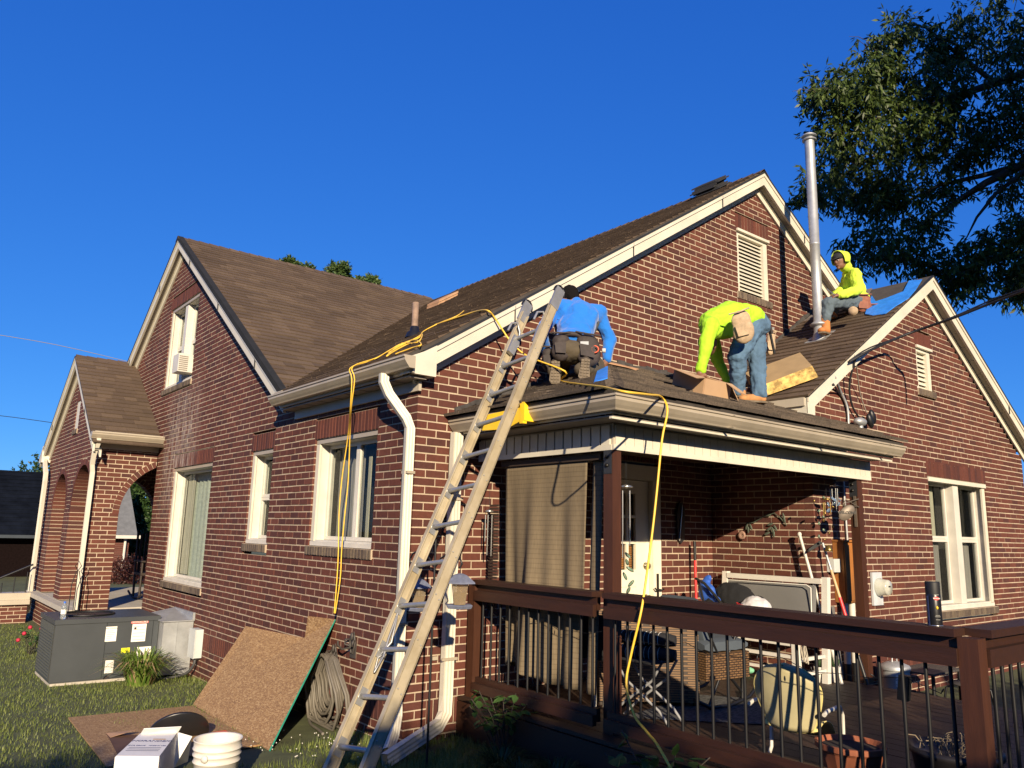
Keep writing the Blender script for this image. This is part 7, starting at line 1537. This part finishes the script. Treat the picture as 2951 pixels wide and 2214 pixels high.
def leafy(nm,lab,c,h,r,ns,lf,sz,m):
    t=thing(nm,lab,'plant',c); st=MB(); CC=[];DD=[]
    for i in range(ns):
        a=R(0,2*PI); top=V((c[0]+r*R(.3,1)*math.cos(a),c[1]+r*R(.3,1)*math.sin(a),c[2]+h*R(.55,1))); base=V(c)+V((R(-.04,.04),R(-.04,.04),0)); st.tube([base,(base+top)/2+V((0,0,.06)),top],.004,BARK,4)
        for k in range(lf):
            u=R(.35,1); p=base+(top-base)*u+V((0,0,.24*u*(1-u))); d=V((R(-1,1),R(-1,1),R(-.5,.4))).normalized(); CC.append(tuple(p)); DD.append(tuple(d))
    st.build('stems',t,kind='stuff')
    n=len(CC); C=np.array(CC); D=np.array(DD); L_=rng.uniform(sz*.7,sz*1.2,(n,1)); s=np.cross(D,np.array([0,0,1.])+unitv(n)*.3); s/=np.linalg.norm(s,axis=1)[:,None]; W=L_*.28; nn=np.cross(s,D)
    v=np.stack([C,C+D*L_*.3+s*W,C+D*L_*.7+s*W*.75,C+D*L_-nn*.01,C+D*L_*.7-s*W*.75,C+D*L_*.3-s*W],1).reshape(-1,3)
    f=np.arange(6*n).reshape(n,6); o=npmesh('leaves',v,f,[m],parent=t,kind='stuff'); return t
BL1=leafmat('shrub_leaf',(.035,.08,.02),(.08,.16,.04),.3)
leafy('young_shrub','young broad leaved shrub against the deck skirt right of the corner downspout',(.40,-.72,.0),.52,.30,11,7,.10,BL1)
leafy('hydrangea_shrub','broad leaved green shrub at the deck foot where the yellow lead comes down',(.25,-2.35,.0),.50,.36,13,9,.11,BL1)
leafy('hydrangea_shrub','green leaves poking up at the foot of the railing corner post',(.42,-3.95,.05),.42,.16,5,5,.09,BL1)
leafy('rose_bush','small rose bush beside the left end of the grey unit',(-1.35,8.2,gz(0,8.2)),.42,.30,12,9,.06,BL1)
for k,(x,y,z) in enumerate(((-1.50,8.0,.05),(-1.42,8.1,.12),(-1.28,8.05,.10),(-1.55,8.1,-.05))): MB().ell((x,y,z),(.03,.035,.028),mat('rose_petal',(.45,.02,.05),.6),8,6).build('rose',bpy.data.objects['rose_bush'])
tre=thing('wire_trellis','thin dark wire trellis standing behind the grey unit','trellis',(-.98,7.6,-.25))
for x in(-1.06,-1.0,-.94): MB().tube([(x,7.5,-.3),(x,7.5,.75),(x*.3-.7,7.5,.95)],.006,BLACKM,5).build('wire',tre)
MB().tube([(-1.0,7.5,.95),(-1.04,7.5,1.02),(-1.0,7.5,1.09),(-.96,7.5,1.02),(-1.0,7.5,.95)],.006,BLACKM,5).build('ring',tre)
# tree and hedge behind the photographer whose shade lies over the near lawn and the front of the deck
def shade(nm,lab,bl,per,Ln,Wd,tr0):
    t=thing(nm,lab,'hedge' if 'hedge' in nm else 'tree',tr0); C,D=canopy(bl,per,.35,Ln,Wd,.2,5); leaves(C,D,rng.uniform(Ln*.8,Ln*1.2,len(C)),rng.uniform(Wd*.8,Wd*1.2,len(C)),'crown',t,BUSHM); MB().tube([tr0,(tr0[0],tr0[1],1.5)],[.2,.12],BARK,8).build('trunk',t)
hb=[((x,-12.4+R(-.3,.3),1.6),(1.1,.9,1.9),5) for x in np.arange(-7.2,2.5,1.0)]+[((x,-12.2,3.2+R(-.25,.2)),(.8,.7,.75),2.4) for x in np.arange(-7.2,2.3,.9)]+[((x,-12.2,4.05),(.5,.6,.6),2.2) for x in (-6.7,-6.2,-5.7)]
shade('clipped_hedge','tall hedge across the yard behind the photographer',hb,120,.22,.12,(-3,-12.4,-.1))
sb=[((x,-12.5,2.2),(1.3,1,2.4),7) for x in(-15.5,-14,-12.5,-11,-9.6,-8.7)]+[((x,-12.3,4.0+R(-.3,.3)),(.9,.8,.9),3) for x in(-15,-13.6,-12.2,-10.8,-9.5,-8.7)]
shade('spreading_tree','low spreading tree behind the photographer to the left',sb,130,.22,.13,(-12,-12.5,-.1))

for i,(x,y,r,h) in enumerate(((-30,-26,4,6.5),(-37,-17,4,8.5),(-33,-8,4,8),(-34,2,4,8.5),(-21,-31,4,6.5),(-12,-33,4,6),(-3,-33,4,6),(7,-30,4,7.5),(16,-27,4,8.5),(24,-20,4,9),(27,-11,4,9))):  # unseen trees added all round to cut the light from the sky
    t=thing('sky_blocker_tree','unseen broad tree added behind the camera to block sky light','tree',(x,y,-.1),'added sky blocking trees behind the camera'); C,D=canopy([((x,y,h*.5),(r,r,h*.5),3)],260,.8,.8,.6,.2,4); leaves(C,D,rng.uniform(.7,1.1,len(C)),rng.uniform(.5,.8,len(C)),'crown',t,BUSHM); MB().tube([(x,y,-.1),(x,y,h*.6)],[.35,.2],BARK,8).build('trunk',t)
